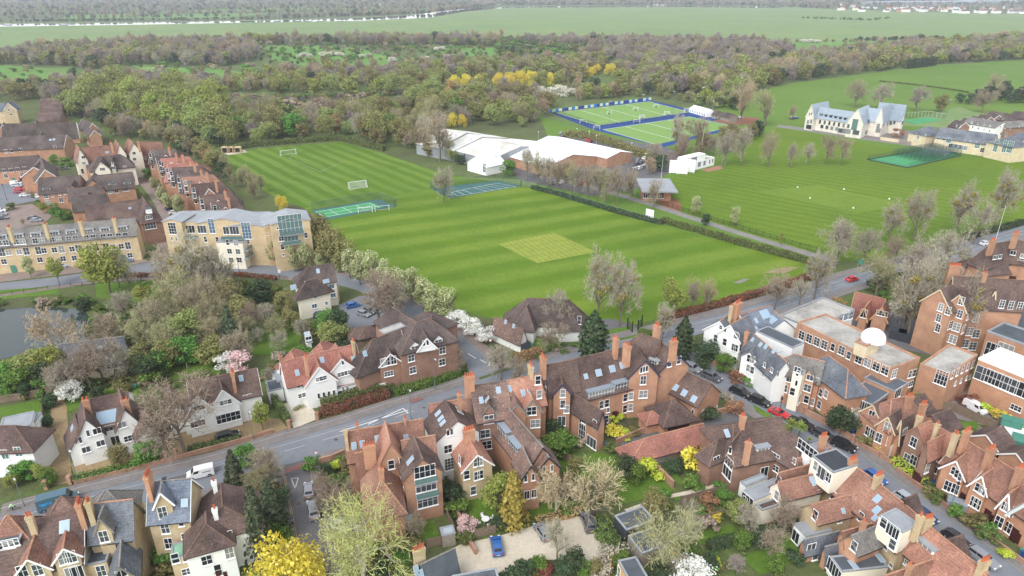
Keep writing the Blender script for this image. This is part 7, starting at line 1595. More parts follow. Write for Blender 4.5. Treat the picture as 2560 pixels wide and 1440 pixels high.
# ------------------------------------------------------------------ undergrowth of gardens and banks
UND=[([(-80,880),(0,905),(120,880),(170,930),(160,960),(110,1000),(0,985),(-80,990)],2.0,.95),([(230,770),(330,745),(470,735),(600,705),(700,720),(730,780),(600,800),(600,900),(560,895),(420,920),(330,960),(220,950),(160,950),(180,885),(230,850)],2.4,.85),([(-80,745),(0,752),(200,745),(240,760),(205,775),(130,765),(0,768),(-80,780)],2.2,.7),
       ([(1560,1150),(1790,1120),(1850,1190),(1860,1250),(1930,1300),(1990,1330),(2010,1440),(1640,1450),(1560,1390),(1500,1300),(1540,1260)],2.3,.42),([(1370,1070),(1440,1060),(1520,1120),(1560,1150),(1540,1260),(1460,1285),(1330,1310),(1300,1250),(1400,1240)],2.3,.3),([(1000,1290),(1040,1300),(1060,1390),(1010,1420),(900,1440),(850,1400),(860,1330)],2.0,.6),([(560,1130),(690,1180),(700,1440),(600,1440),(590,1330),(560,1220)],2.2,.7),([(800,1165),(870,1140),(890,1280),(850,1330),(815,1260)],2.0,.6),([(1160,1180),(1240,1180),(1300,1250),(1170,1330),(1120,1250)],2.4,.35),([(2140,690),(2420,640),(2440,690),(2330,740),(2250,800),(2150,740)],2.6,.5),([(700,840),(800,800),(870,830),(880,870),(760,900),(690,890)],2.4,.5),([(160,960),(460,930),(660,900),(690,930),(640,960),(450,980),(200,1000)],2.4,.5),([(1290,900),(1340,860),(1440,835),(1500,850),(1500,890),(1420,905),(1310,912)],2.2,.5),([(770,545),(850,600),(870,650),(800,650),(770,620)],2.2,.6),([(60,480),(130,520),(250,540),(160,550),(100,530)],2.2,.5),([(560,640),(780,655),(780,675),(560,665)],2.0,.5),([(2180,1010),(2460,1060),(2560,1130),(2520,1160),(2330,1050)],2.4,.35),([(2230,1150),(2560,1390),(2560,1420),(2210,1160)],2.0,.5)]
HARD=[strip(MAIN_F,MAIN_N),strip(SL_L,SL_R),strip(SR_R,SR_L),strip(ES_A,ES_B)]
und=[]
ur=random.Random(3)
for poly,sp,dens in UND:
    W=[G(*p) for p in poly];x0,x1=min(p.x for p in W),max(p.x for p in W);y0,y1=min(p.y for p in W),max(p.y for p in W);Y=y0
    while Y<y1:
        X=x0
        while X<x1:
            a,b=X+ur.uniform(-1,1),Y+ur.uniform(-1,1);px,py,d=PX(a,b);X+=sp
            if ur.random()>dens or not inpoly(px,py,poly) or any(inpoly(px,py,h) for h in HARD) or any(inpoly(px,py,l) for l in LAWNS):continue
            v=Vector((a,b,0))
            if any(w.inside(v,.8) for w in ALLW):continue
            und.append((a,b,ur.choice(['bush','bush','brownbush']),ur.uniform(.7,2.0),ur.uniform(.9,1.5)))
        Y+=sp
mass('undergrowth','low bushes, brambles and flower-bed plants filling the gardens',und)
print('undergrowth',len(und))
# ------------------------------------------------------------------ vehicles
def paint(name,c,rough=.25):
    t=NT('paint_'+name,rough,.5);t.col(c)
    t.b.inputs['Coat Weight'].default_value=.5;return t.mat
for nm,c in dict(white=(.78,.78,.78),silver=(.24,.25,.27),grey=(.10,.105,.12),black=(.018,.019,.022),navy=(.02,.045,.12),blue=(.03,.12,.36),red=(.55,.02,.03),teal=(.06,.13,.17),dark=(.05,.055,.065),pale=(.4,.44,.48),maroon=(.25,.03,.04)).items():paint(nm,c)
plain('tyre',(.02,.02,.02),.9,.1);plain('rim',(.35,.35,.36),.4,.5,.05,3,.6);plain('lamp_clear',(.75,.75,.72),.2,.5);plain('lamp_red',(.4,.02,.02),.3,.5);plain('plate_yellow',(.75,.6,.05),.5);plain('plate_white',(.8,.8,.78),.5)
# side profiles: (x, z) of the lower body top line and the cabin
CARS={  # length, width, height, bonnet z, waist z, cabin x: base front, roof front, roof rear, base rear, tail z
    'hatch':(4.1,1.78,1.48,.86,.98,(.95,.30,-1.35,-1.85),.98),'saloon':(4.6,1.8,1.45,.84,.96,(1.0,.25,-1.2,-1.8),.98),'suv':(4.6,1.88,1.70,1.02,1.10,(1.05,.45,-1.75,-2.15),1.12),
    'estate':(4.7,1.82,1.5,.86,.98,(1.0,.30,-1.75,-2.2),1.0),'van':(4.6,1.85,1.85,1.05,1.18,(1.55,.95,-2.22,-2.28),1.2),'panel':(6.0,2.05,2.6,1.25,1.4,(2.2,1.45,-2.92,-2.98),1.4),'pickup':(5.2,1.85,1.78,1.05,1.15,(1.1,.45,-.75,-1.1),1.12),'coupe':(4.3,1.8,1.32,.80,.90,(.7,.05,-.9,-1.7),.95)}
def car_parts(kind):
    L,W,H,bz,wz,(cf,rf,rr,cr),tz=CARS[kind];h=L/2;w=W/2
    prof=[(h,.42),(h-.02,bz*.72),(h-.25,bz*.93),(cf,wz-.02),(cr,wz+.01),(-h+.12,tz),(-h,tz*.72),(-h+.02,.40)]
    body=MB();wheel_x=(h-.85,-h+.85);zb=.26
    n=len(prof)
    outer=[[Vector((x,s*(w-(.05 if z>.8 else .0)),z)) for x,z in prof] for s in (-1,1)]
    for i in range(n-1):body.poly([outer[0][i],outer[1][i],outer[1][i+1],outer[0][i+1]])
    bot=[(-h+.04,zb),(h-.04,zb)]
    for si,s in ((0,-1),(1,1)):
        pts=[Vector((bot[0][0],s*w,zb))]
        for wx in sorted(wheel_x):
            for a in range(7):
                t_=math.pi*(1-a/6);pts.append(Vector((wx+math.cos(t_)*.40,s*w,zb+math.sin(t_)*.43)))
        pts.append(Vector((bot[1][0],s*w,zb)))
        up_=list(reversed(outer[si]));poly=pts+[outer[si][0]]+outer[si][1:]
        body.poly(poly if s>0 else list(reversed(poly)))
    body.poly([Vector((bot[1][0],-w,zb)),Vector((bot[1][0],w,zb)),outer[1][0],outer[0][0]]);body.poly([outer[0][-1],outer[1][-1],Vector((bot[0][0],w,zb)),Vector((bot[0][0],-w,zb))]);body.poly([Vector((bot[0][0],w,zb)),Vector((bot[1][0],w,zb)),Vector((bot[1][0],-w,zb)),Vector((bot[0][0],-w,zb))])
    # cabin shell in body colour
    tw=w-(.22 if kind not in ('van','panel') else .10);bw=w-.05
    B=[Vector((cf,-bw,wz-.02)),Vector((cf,bw,wz-.02)),Vector((cr,bw,wz+.01)),Vector((cr,-bw,wz+.01))];R_=[Vector((rf,-tw,H-.03)),Vector((rf,tw,H-.03)),Vector((rr,tw,H-.05)),Vector((rr,-tw,H-.05))]
    mid=[Vector(((rf+rr)/2,-tw,H)),Vector(((rf+rr)/2,tw,H))]
    body.poly([R_[0],R_[1],mid[1],mid[0]]);body.poly([mid[0],mid[1],R_[2],R_[3]])
    sides=[(B[0],B[1],R_[1],R_[0]),(B[2],B[3],R_[3],R_[2]),(B[1],B[2],R_[2],mid[1],R_[1]),(B[3],B[0],R_[0],mid[0],R_[3])]
    for f in sides:body.poly(f)
    def panel(q,m0,m1,n0=.1,n1=.9,off=.012):
        """glass inset in a quad a b c d (a-b bottom, d-c top)"""
        a,b,c,d=q;nrm=(b-a).cross(d-a).normalized()
        e=lambda u,v:(a+(b-a)*u)*(1-v)+(d+(c-d)*u)*v+nrm*off
        return [e(m0,n0),e(m1,n0),e(m1,n1),e(m0,n1)]
    gl=[]
    def glassp(nm,quads):
        m=MB()
        for q in quads:m.poly(q)
        gl.append((nm,m.me(nm,MT['car_glass'])))
    glassp('windscreen',[panel((B[0],B[1],R_[1],R_[0]),.06,.94)])
    if kind not in ('van','panel'):glassp('rear_window',[panel((B[2],B[3],R_[3],R_[2]),.1,.9,.2,.9)])
    for q in ((B[1],B[2],R_[2],R_[1]),(B[3],B[0],R_[0],R_[3])):
        fwd=q[0].x>q[1].x
        rng=[(.07,.44),(.48,.93)] if kind not in ('van','panel','pickup','coupe') else [(.06,.30)] if kind in ('van','panel') else [(.08,.92)]
        for (u0,u1) in rng:
            if not fwd:u0,u1=1-u1,1-u0
            glassp('side_window',[panel(q,u0,u1,.14,.88)])
    if kind=='pickup':
        m=MB();m.box((-1.85,0,1.135),.62,w-.2,.012);gl.append(('load_bed',m.me('load_bed',MT['black_iron'])))
    det=[]
    for s in (-1,1):
        m=MB();m.box((h-.12,s*(w-.28),bz*.80),.12,.17,.08);det.append(('headlight',m.me('headlight',MT['lamp_clear'])))
        m=MB();m.box((-h+.05,s*(w-.2),tz*.82),.06,.13,.10);det.append(('tail_light',m.me('tail_light',MT['lamp_red'])))
    m=MB();m.box((-h-.004,0,.62),.012,.26,.06);det.append(('number_plate',m.me('number_plate',MT['plate_yellow'])))
    return body,gl,det,wheel_x,w
def wheel_meshes():
    m=MB();n=14
    ring=lambda r,y:[Vector((math.cos(2*math.pi*k/n)*r,y,math.sin(2*math.pi*k/n)*r)) for k in range(n)]
    a,b,c,d=ring(.32,-.1),ring(.32,.1),ring(.21,.1),ring(.21,-.1)
    for p,q in ((a,b),(b,c),(d,a)):
        for k in range(n):m.poly([p[k],p[(k+1)%n],q[(k+1)%n],q[k]])
    r=MB();e=ring(.21,.085);r.poly(e);f=ring(.21,-.085);r.poly(list(reversed(f)))
    return m.me('tyre',MT['tyre']),r.me('rim',MT['rim'])
def car(kind,col,x,y,ang_to,label,group=None,name=None,world=None):
    """a car standing at (x, y) with its nose towards the photograph point ang_to (or a world angle)"""
    body,gl,det,wx,w=cached(('car',kind),lambda:car_parts(kind))
    P=G(x,y)
    if isinstance(ang_to,tuple):Q=G(*ang_to);a=math.atan2(Q.y-P.y,Q.x-P.x)
    else:a=ang_to
    nm=name or ('parked_van' if kind in ('van','panel') else 'parked_car')
    root=empty(nm,(P.x,P.y,.05),a);root.scale=(.93,.93,.93);tag(root,label,'van' if kind in ('van','panel') else 'car',group)
    bo=link('body',cached(('cb',kind,col),lambda:body.me('body',MT['paint_'+col])),root)
    for n_,me in gl:link(n_,me,root)
    for n_,me in det:link(n_,me,root)
    ty,ri=cached('wheel',wheel_meshes)
    for xx in wx:
        for s in (-1,1):
            t_=link('tyre',ty,root,(xx,s*(w-.1),.32));link('rim',ri,t_,(0,s*.02,0))
    return root
UP=1e9
car('panel','teal',147,1272,(60,1294),'dark blue-grey panel van with blue lettering on the main road',name='delivery_van') if False else None
V=car('panel','teal',150,1264,(230,1242),'dark blue-grey panel van with blue lettering on the main road',name='delivery_van')
plain('print_blue',(.05,.35,.75),.5);plain('print_white',(.8,.82,.84),.5)
m=MB()
for k,(u,z,l_) in enumerate(((-1.6,1.75,.9),(-1.7,1.5,.6),(-1.1,1.5,.35))):m.box((u,-1.012,z),l_,.004,.09)
o=link('lettering',m.me('lettering',MT['print_blue']),V);m=MB();m.box((.25,-1.012,1.95),.35,.004,.1);link('emblem',m.me('emblem',MT['print_white']),V)
V=car('van','white',503,1190,(430,1208),'white small van with faint lettering driving on the main road',name='small_van')
m=MB();m.box((-1.0,.915,1.25),.7,.004,.09);link('lettering',m.me('lettering',MT['paint_silver']),V)
car('suv','black',570,1098,(620,1084),'black estate car on the gravel forecourt of the white pair')
car('hatch','silver',773,1232,(772,1200),'silver car parked under the leafless tree in the side street, farther one')
car('suv','silver',784,1282,(778,1250),'silver-grey sports utility car parked in the side street, nearer one')
car('hatch','pale',860,1315,(880,1308),'white car seen through the large leafing tree')
car('hatch','pale',872,1338,(892,1332),'pale car seen through the large leafing tree, nearer one')
car('hatch','blue',1242,1372,(1236,1340),'dark blue hatchback on the gravel car park')
car('hatch','silver',1357,1336,(1340,1310),'silver hatchback on the gravel car park')
car('suv','grey',1470,1312,(1462,1290),'dark grey sports utility car on the gravel car park')
SROW=[('suv','silver',1737,922,'silver sports utility car, first of the row parked along the terrace street'),('suv','grey',1786,944,'dark grey car behind the silver one in the terrace street'),('suv','black',1858,982,'black people carrier in the terrace street row'),('suv','black',1906,1005,'black taxi-like car in the terrace street row'),('coupe','red',1956,1035,'bright red sports car in the terrace street row'),('pickup','black',2010,1062,'black pickup truck in the terrace street row'),('estate','dark',2066,1090,'dark estate car in the terrace street row'),('suv','black',2116,1116,'black large car with white door mark at the end of the row')]
for k,c,x,y,lab in SROW:car(k,c,x-8,y+4,(x+60,y+34),lab)
for k,c,x,y,lab in [('hatch','blue',2172,1196,'blue car half hidden behind the terrace chimneys'),('hatch','pale',2248,1250,'pale car roof showing behind the row of houses'),('hatch','navy',2296,1292,'dark blue car between two porch gables'),('hatch','black',2374,1350,'black car between the lower porch gables'),('estate','silver',2440,1398,'silver estate car at the bottom of the terrace street')]:car(k,c,x+14,y+4,(x+70,y+44),lab)
car('hatch','red',2130,702,(2190,684),'red car driving along the main road by the lodge',name='moving_car')
car('hatch','white',2462,612,(2510,600),'white car driving on the main road near the gatehouse',name='moving_car')
car('van','white',2436,1026,(2480,1050),'white delivery van in the school yard',name='small_van')
car('van','pale',2336,866,(2300,880),'pale minibus in the yard behind the school block',name='minibus')
car('hatch','white',2242,772,(2260,782),'white car beside the red-roofed lodge')
for k,c,x,y,t_,lab in [('van','white',42,462,(70,461),'white van in the estate parking court'),('hatch','pale',44,467,(70,466),'pale car next to the white van in the parking court'),('hatch','red',50,476,(75,475),'red car in the parking court, farther'),('hatch','maroon',50,483,(75,482),'maroon car in the parking court, nearer'),('hatch','white',64,491,(85,489),'white car at the corner of the parking court'),('hatch','white',2,530,(30,528),'white car at the left edge of the paved court'),('hatch','silver',4,539,(30,537),'silver car at the left edge of the paved court'),('hatch','dark',6,549,(30,547),'dark car at the left edge of the paved court'),('hatch','black',86,549,(110,548),'black car behind the yellow terrace'),('hatch','silver',92,554,(116,553),'silver car behind the yellow terrace'),('hatch','white',95,493,(96,485),'white car beside the grey-roofed house'),
                            ('hatch','blue',315,656,(336,654),'blue car before the end of the yellow terrace'),('hatch','navy',48,678,(70,676),'navy car before the yellow terrace'),('hatch','pale',160,668,(180,666),'pale car half hidden by a light green tree'),('hatch','navy',5,682,(25,680),'blue car at the left end of the yellow terrace'),('hatch','black',413,596,(416,585),'black car at the corner of the apartment block'),('hatch','white',437,535,(455,533),'white car in the block-paved estate street'),('hatch','navy',427,524,(436,522),'dark blue car among the estate street trees'),('hatch','grey',162,424,(180,423),'dark car beside the white estate house'),('hatch','silver',388,466,(400,465),'silver car below the estate terrace row'),('hatch','blue',883,768,(900,764),'blue car in the car park behind the brick flats'),('hatch','silver',910,790,(925,795),'silver car in the car park behind the brick flats'),('hatch','grey',925,782,(940,787),'grey car in the car park behind the brick flats'),('hatch','navy',803,792,(815,790),'dark car roof beside the cream house')]:car(k,c,x,y,t_,lab)
HP=[(1402,336,'silver'),(1406,344,'black'),(1428,342,'white'),(1470,352,'red'),(1476,356,'maroon'),(1535,368,'navy'),(1578,374,'white'),(1562,374,'white'),(1590,425,'silver'),(1598,423,'white'),(1606,421,'silver'),(1612,418,'pale'),(1584,427,'grey'),(1390,459,'silver'),(1404,458,'white'),(1440,464,'white'),(1454,462,'red'),(1380,460,'grey'),(1420,448,'dark'),(1596,402,'silver'),(1604,408,'grey'),(1612,398,'white'),(1592,412,'dark'),(1460,452,'grey'),(1478,450,'navy'),(1495,446,'dark'),(1512,442,'silver'),(1528,438,'dark')]
for i,(x,y,c) in enumerate(HP):car('hatch',c,x,y,(x+12,y-6),'%s car in the leisure hall car park'%{'pale':'pale blue','dark':'dark'}.get(c,c),'cars in the leisure hall car park')
for i,(x,y,c,k) in enumerate([(1795,296,'white','van'),(1806,294,'white','hatch'),(1832,300,'white','hatch'),(1842,298,'black','hatch'),(1850,296,'white','hatch'),(1778,292,'white','hatch'),(1990,297,'blue','hatch'),(1978,298,'grey','hatch')]):car(k,c,x,y,(x+12,y-3),'%s vehicle parked in the yard by the marquee'%c if x<1900 else '%s car parked left of the stone school'%c,'vehicles by the marquee and stone school')
# ------------------------------------------------------------------ walls, fences, railings
ZV=Vector((0,0,1))
def segs_of(pts,step):
    P=[G(*p) for p in pts]
    for a,b in zip(P,P[1:]):
        L=(b-a).length;n=max(1,round(L/step));d=(b-a)/L
        for i in range(n):yield a+d*(L*i/n),d,L/n
def panel_fence(label,pts,h=1.8,mat='wood_fence',name='panel_fence',cat='fence'):
    P0=G(*pts[0]);root=empty(name,(P0.x,P0.y,0));tag(root,label,cat)
    def mk():
        m=MB();n=7
        for i in range(n):m.box(((i+.5)/n,0,h*.52),.5/n-.004,.012+.006*(i%2),h*.46)
        for z in (.25,.8):m.box((.5,.035,h*z),.5,.02,.035)
        return m.me('panel',MT[mat])
    pm=cached(('panel',h,mat),mk);po=cached(('fpost',h,mat),lambda:_post(h+.08,.05,mat))
    for p,d,L in segs_of(pts,1.85):
        rz=math.atan2(d.y,d.x)
        link('panel',pm,root,p-P0,(0,0,rz),(L,1,1));link('post',po,root,p-P0,(0,0,rz))
    return root
def _post(h,r,mat):
    m=MB();m.box((0,0,h/2),r,r,h/2);m.box((0,0,h+.01),r*1.2,r*1.2,.02);return m.me('post',MT[mat])
def garden_wall(label,pts,h=1.0,w=.24,mat='brick_wallgarden',piers=0):
    P0=G(*pts[0]);root=empty('garden_wall',(P0.x,P0.y,0));tag(root,label,'wall')
    P=[G(*p) for p in pts]
    for a,b in zip(P,P[1:]):
        d=(b-a).normalized();L=(b-a).length;n=Vector((-d.y,d.x,0));c=(a+b)/2-P0
        m=MB();m.box(c+ZV*h/2,L/2,w/2,h/2,(d,n,ZV));o=link('wall',m.me('wall',MT[mat]),root)
        m=MB();m.box(c+ZV*(h+.04),L/2+.02,w/2+.05,.045,(d,n,ZV));link('coping',m.me('coping',MT['stone_buff' if mat!='brick_wallgarden' else mat]),root)
    if piers:
        for p in P:link('pier',cached(('pier',h,mat),lambda:_post(h+.35,.24,mat)),root,p-P0)
    return root
def railing(label,pts,h=1.5,mat='black_iron'):
    P0=G(*pts[0]);root=empty('railing',(P0.x,P0.y,0));tag(root,label,'railing')
    def mk():
        m=MB()
        for z in (.12,.92):m.box((.5,0,h*z),.5,.02,.025)
        for i in range(14):m.box(((i+.5)/14,0,h*.5),.004,.012,h*.5)
        return m.me('panel',MT[mat])
    pm=cached(('rail',h,mat),mk);po=cached(('rpost',h,mat),lambda:_post(h+.1,.035,mat))
    for p,d,L in segs_of(pts,2.6):
        rz=math.atan2(d.y,d.x);link('panel',pm,root,p-P0,(0,0,rz),(L,1,1));link('post',po,root,p-P0,(0,0,rz))
t=NT('netting',.8,.1);t.col((.05,.1,.08));tr=t.n.new('ShaderNodeBsdfTransparent');mx=t.n.new('ShaderNodeMixShader');mx.inputs[0].default_value=.26
ou=[n for n in t.n if n.type=='OUTPUT_MATERIAL'][0];t.l.new(tr.outputs[0],mx.inputs[1]);t.l.new(t.b.outputs[0],mx.inputs[2]);t.l.new(mx.outputs[0],ou.inputs['Surface'])
t=NT('goal_net',.8,.1);t.col((.7,.7,.7));tr=t.n.new('ShaderNodeBsdfTransparent');mx=t.n.new('ShaderNodeMixShader');mx.inputs[0].default_value=.22
ou=[n for n in t.n if n.type=='OUTPUT_MATERIAL'][0];t.l.new(tr.outputs[0],mx.inputs[1]);t.l.new(t.b.outputs[0],mx.inputs[2]);t.l.new(mx.outputs[0],ou.inputs['Surface'])
def net_fence(label,pts,h=2.7,post='metal_pole',step=3.0,net='netting',name='mesh_fence'):
    P0=G(*pts[0]);root=empty(name,(P0.x,P0.y,0));tag(root,label,'fence')
    def mk():
        m=MB();m.poly([(0,0,0),(1,0,0),(1,0,h),(0,0,h)]);return m.me('netting',MT[net])
    def mr():
        m=MB();m.box((.5,0,h),.5,.025,.025);return m.me('rail',MT[post])
    pm=cached(('net',h,net),mk);rm=cached(('netr',h,post),mr);po=cached(('npost',h,post),lambda:_post(h,.04,post))
    for p,d,L in segs_of(pts,step):
        rz=math.atan2(d.y,d.x);link('netting',pm,root,p-P0,(0,0,rz),(L,1,1));link('rail',rm,root,p-P0,(0,0,rz),(L,1,1));link('post',po,root,p-P0,(0,0,rz))
    return root
railing('black railings along the far side of the footpath',[(1420,440),(1520,470),(1620,500),(1720,532),(1840,570),(1960,606),(2060,636)])
railing('black railings of the pond garden along the estate road',[(0,742),(150,720),(260,708),(400,700),(540,690),(620,690),(720,700)],1.1)
net_fence('green mesh fence between the cricket field and the hall trees',[(1310,466),(1400,492),(1480,516),(1560,538),(1640,560)],2.2)
net_fence('tall netting round the bright green tennis court',[(778,526),(946,498),(992,516),(984,520)],3.0)
net_fence('tall netting round the dark teal courts',[(1076,471),(1242,452),(1306,465),(1300,470)],3.0)
net_fence('netting on the near side of the dark teal courts',[(1076,471),(1100,484),(1126,496)],3.0)
net_fence('black mesh fence between the two hockey pitches',[(1494,318),(1560,309),(1640,298),(1724,287)],1.6,'black_iron')
net_fence('black mesh fence on the left end of the farther hockey pitch',[(1380,284),(1430,298),(1490,318)],2.6,'black_iron')
net_fence('mesh fence behind the ball court',[(2252,296),(2320,290),(2362,298)],3.0,'white_paint')
panel_fence('grey timber fence along the gravel car park and the narrow garden',[(1068,1372),(1110,1362),(1150,1352)],1.9)
panel_fence('grey timber fence below the small round table',[(1170,1350),(1210,1342),(1240,1334)],1.8)
panel_fence('timber fence between the corner house and the yellow brick house gardens',[(1100,1240),(1120,1300),(1145,1350)],1.8,'wood_fence')
panel_fence('dark timber fence behind the balcony house',[(1040,1300),(1075,1292),(1112,1280)],2.0)
panel_fence('tall timber fence beside the long rear wing',[(1362,1090),(1400,1135),(1436,1175)],2.0,'wood_fence')
panel_fence('timber fence below the garage row',[(1600,1178),(1640,1168),(1690,1150)],1.8,'wood_grey')
panel_fence('timber fence between the bottom gardens, upper',[(1725,1316),(1800,1296),(1860,1280)],1.7)
panel_fence('timber fence between the bottom gardens, lower',[(1700,1262),(1780,1240),(1850,1222)],1.7)
panel_fence('timber fence behind the white villa',[(0,1010),(60,1000),(112,990)],1.8)
panel_fence('timber fence along the gravel drive',[(112,1000),(108,1060),(118,1120)],1.6)
panel_fence('new timber boards beside the cabin',[(1524,1440),(1530,1410),(1560,1402)],2.0,'wood_new')
panel_fence('grey fence beside the ball court path',[(2230,354),(2270,362),(2302,366)],1.8,'wood_grey')
panel_fence('timber fence round the tank yard',[(2440,1085),(2500,1115),(2560,1150)],1.8,'wood_grey')
panel_fence('curved timber fence of the school yard',[(2320,1022),(2380,1028),(2440,1055),(2490,1075)],1.9,'wood_fence')
panel_fence('timber fence behind the tank',[(2490,1062),(2530,1068),(2600,1085)],1.9,'wood_grey')
garden_wall('long low brick wall along the main road before the white houses',[(186,1212),(300,1186),(430,1154),(470,1142),(620,1102),(684,1082)],.8)
garden_wall('brick wall of the terrace street before the modern brick block',[(1760,902),(1840,944),(1930,992),(2010,1036),(2090,1078),(2130,1106)],1.3,piers=1)
garden_wall('low brick front wall of the bay villa',[(2140,1112),(2200,1146),(2232,1166)],.9,piers=1)
garden_wall('low brick front wall along the brick terrace',[(2240,1178),(2330,1246),(2420,1310),(2500,1370),(2560,1414)],.8)
garden_wall('brick wall below the garages round the mansion garden',[(1540,1112),(1600,1086),(1640,1076)],1.2)
garden_wall('brick garden wall between the two lawns',[(1625,1165),(1660,1200),(1682,1222)],1.5,.3)
garden_wall('brick wall at the corner of the side street',[(800,1158),(830,1150),(862,1136)],1.0)
garden_wall('short brick wall on the gravel car park',[(1160,1350),(1178,1368),(1190,1388)],1.0,.3)
garden_wall('brick wall beside the low brick house',[(1786,1040),(1830,1030),(1856,1020)],1.3)
garden_wall('brick garden wall beside the yellow brick house',[(1128,1260),(1150,1305),(1165,1340)],1.4,.25)
garden_wall('pale wall beside the stone school path',[(2200,350),(2240,356),(2285,364)],1.6,.3,'stone_buff')
def _pier():
    m=MB();m.box((0,0,.8),.3,.3,.8);m.box((0,0,1.64),.36,.36,.06);m.box((0,0,1.75),.22,.22,.06);return m.me('gate_pier',MT['brick_wallgarden'])
for lab,x,y in (('left brick gate pier of the gravel drive',118,1222),('right brick gate pier of the gravel drive',178,1210),('left brick gate pier of the forecourt below the leafless tree',418,1150),('right brick gate pier of the forecourt below the leafless tree',442,1144),('white-capped gate pier of the pale drive',724,1070),('brick gate pier at the end of the red hedge',794,1050)):
    o=link('gate_pier',cached(('gp',),lambda:_pier()),None,G(x,y));tag(o,lab,'gate pier')
# ------------------------------------------------------------------ street furniture and sports gear
def lamp(label,x,y,h=7.0,kind='arm',mat='metal_pole',toward=None):
    P=G(x,y);a=0.0
    if toward:Q=G(*toward);a=math.atan2(Q.y-P.y,Q.x-P.x)
    root=empty('street_lamp',P,a);tag(root,label,'street lamp')
    m=MB();m.tube((0,0,0),(0,0,.9),.10,.09,8);m.tube((0,0,.9),(0,0,h),.06,.045,8);link('pole',m.me('pole',MT[mat]),root)
    if kind=='arm':
        m=MB();m.tube((0,0,h-.02),(.9,0,h+.15),.035,.03,6);link('arm',m.me('arm',MT[mat]),root)
        m=MB();m.box((1.15,0,h+.15),.32,.12,.06);m.box((1.15,0,h+.08),.24,.09,.03);link('lantern',m.me('lantern',MT['metal_light']),root)
    elif kind=='globe':
        m=MB();m.lathe((0,0,h),[(.05,0),(.2,.1),(.26,.28),(.2,.46),(.02,.54)],10);link('lantern',m.me('lantern',MT['white_paint'],smooth=True),root)
    elif kind=='old':
        m=MB();m.lathe((0,0,h),[(.06,0),(.16,.05),(.22,.42),(.05,.62)],6);link('lantern',m.me('lantern',MT['black_iron']),root)
    elif kind=='flood':
        m=MB();m.box((0,0,h),.9,.05,.05);link('arm',m.me('arm',MT[mat]),root)
        for s in (-.6,0,.6):
            m=MB();m.box((s,.1,h+.12),.2,.1,.16);link('lantern',m.me('lantern',MT['metal_light']),root)
lamp('green-grey lamp post on the main road before the red hedge',1028,1050,7,toward=(1040,1080));lamp('grey lamp post before the brick flats',1087,975,7.5,toward=(1100,990));lamp('lamp post beside the long gravel drive',197,1210,7,toward=(215,1230));lamp('lamp post near the black estate car',634,1100,6.5,toward=(645,1120))
lamp('black old lamp post beside the palms',1943,1062,5.5,'old','black_iron');lamp('black lamp post before the modern brick block',2076,1046,4.5,'old','black_iron');lamp('lamp post of the terrace street near the grey shed box',2372,1282,5.5,'old','metal_pole');lamp('white-topped lamp on the estate road near the flats',1138,862,5.5,'old','black_iron')
lamp('lamp post at the left edge of the main road',62,1268,6,toward=(70,1290));lamp('lamp post before the yellow terrace',326,684,6,toward=(330,695));lamp('lamp post at the end of the yellow terrace',358,640,6,'old','black_iron');lamp('lamp post before the apartment block, nearer',600,690,5,'old','black_iron');lamp('lamp post in the estate parking court',18,502,6,'old','black_iron');lamp('grey lamp post by the lodge',2238,748,5.5,toward=(2250,760));lamp('lamp post near the school yard entrance',2285,826,5,toward=(2290,838))
for i,(x,y) in enumerate([(1442,344),(1472,352),(1490,362),(1578,382),(1346,352),(1612,410)]):lamp('white globe lamp in the leisure hall car park, %s from the left'%['second','third','fourth','fifth','first','sixth'][i],x,y,4.5,'globe','metal_light')
lamp('white globe lamp beside the marquee',1780,290,9,'globe','metal_light')
for i,(x,y) in enumerate([(1454,262),(1523,316),(1604,296),(1681,287),(1625,246),(1753,274),(1412,300),(1800,300)]):lamp('tall dark floodlight mast of the hockey pitches, %s from the left'%ORD[[1,2,3,5,4,6,0,7][i]],x,y,14,'flood','metal_pole')
for i,(x,y) in enumerate([(2128,292),(2198,286),(2292,300),(2362,306)]):lamp('tall mast behind the stone school, %s from the left'%ORD[i],x,y,13,'flood','metal_pole')
def goal(label,x,y,tx,ty,w=7.3,h=2.44,dp=2.0,net='goal_net',bar='white_paint',name='football_goal',board=None):
    """goal at (x,y) whose mouth faces the photograph point (tx,ty)"""
    P,Q=G(x,y),G(tx,ty);a=math.atan2(Q.y-P.y,Q.x-P.x);root=empty(name,P,a);tag(root,label,'goal');hw=w/2
    for s in (-1,1):
        m=MB();m.tube((0,s*hw,0),(0,s*hw,h),.06,.06,6);link('post',m.me('post',MT[bar]),root)
        m=MB();m.tube((0,s*hw,h),(-dp*.45,s*hw,h),.045,.045,5);m.tube((-dp*.45,s*hw,h),(-dp,s*hw,.04),.045,.045,5);m.tube((-dp,s*hw,.05),(0,s*hw,.05),.045,.045,5);link('side_frame',m.me('side_frame',MT[bar]),root)
    m=MB();m.tube((0,-hw,h),(0,hw,h),.06,.06,6);link('crossbar',m.me('crossbar',MT[bar]),root)
    m=MB();m.tube((-dp,-hw,.05),(-dp,hw,.05),.045,.045,5);link('back_bar',m.me('back_bar',MT[bar]),root)
    m=MB();m.poly([(-dp*.45,-hw,h),(-dp*.45,hw,h),(-dp,hw,.05),(-dp,-hw,.05)]);m.poly([(0,-hw,h-.01),(0,hw,h-.01),(-dp*.45,hw,h-.01),(-dp*.45,-hw,h-.01)])
    for s in (-1,1):m.poly([(0,s*hw,0),(0,s*hw,h),(-dp*.45,s*hw,h),(-dp,s*hw,.05)])
    link('net',m.me('net',MT[net]),root)
    if board:
        m=MB();m.box((-dp+.08,0,.23),.03,hw,.23);link('backboard',m.me('backboard',MT[board]),root)
goal('white football goal at the far end of the striped field',722,388,800,440);goal('white football goal at the near end of the striped field',893,468,820,420)
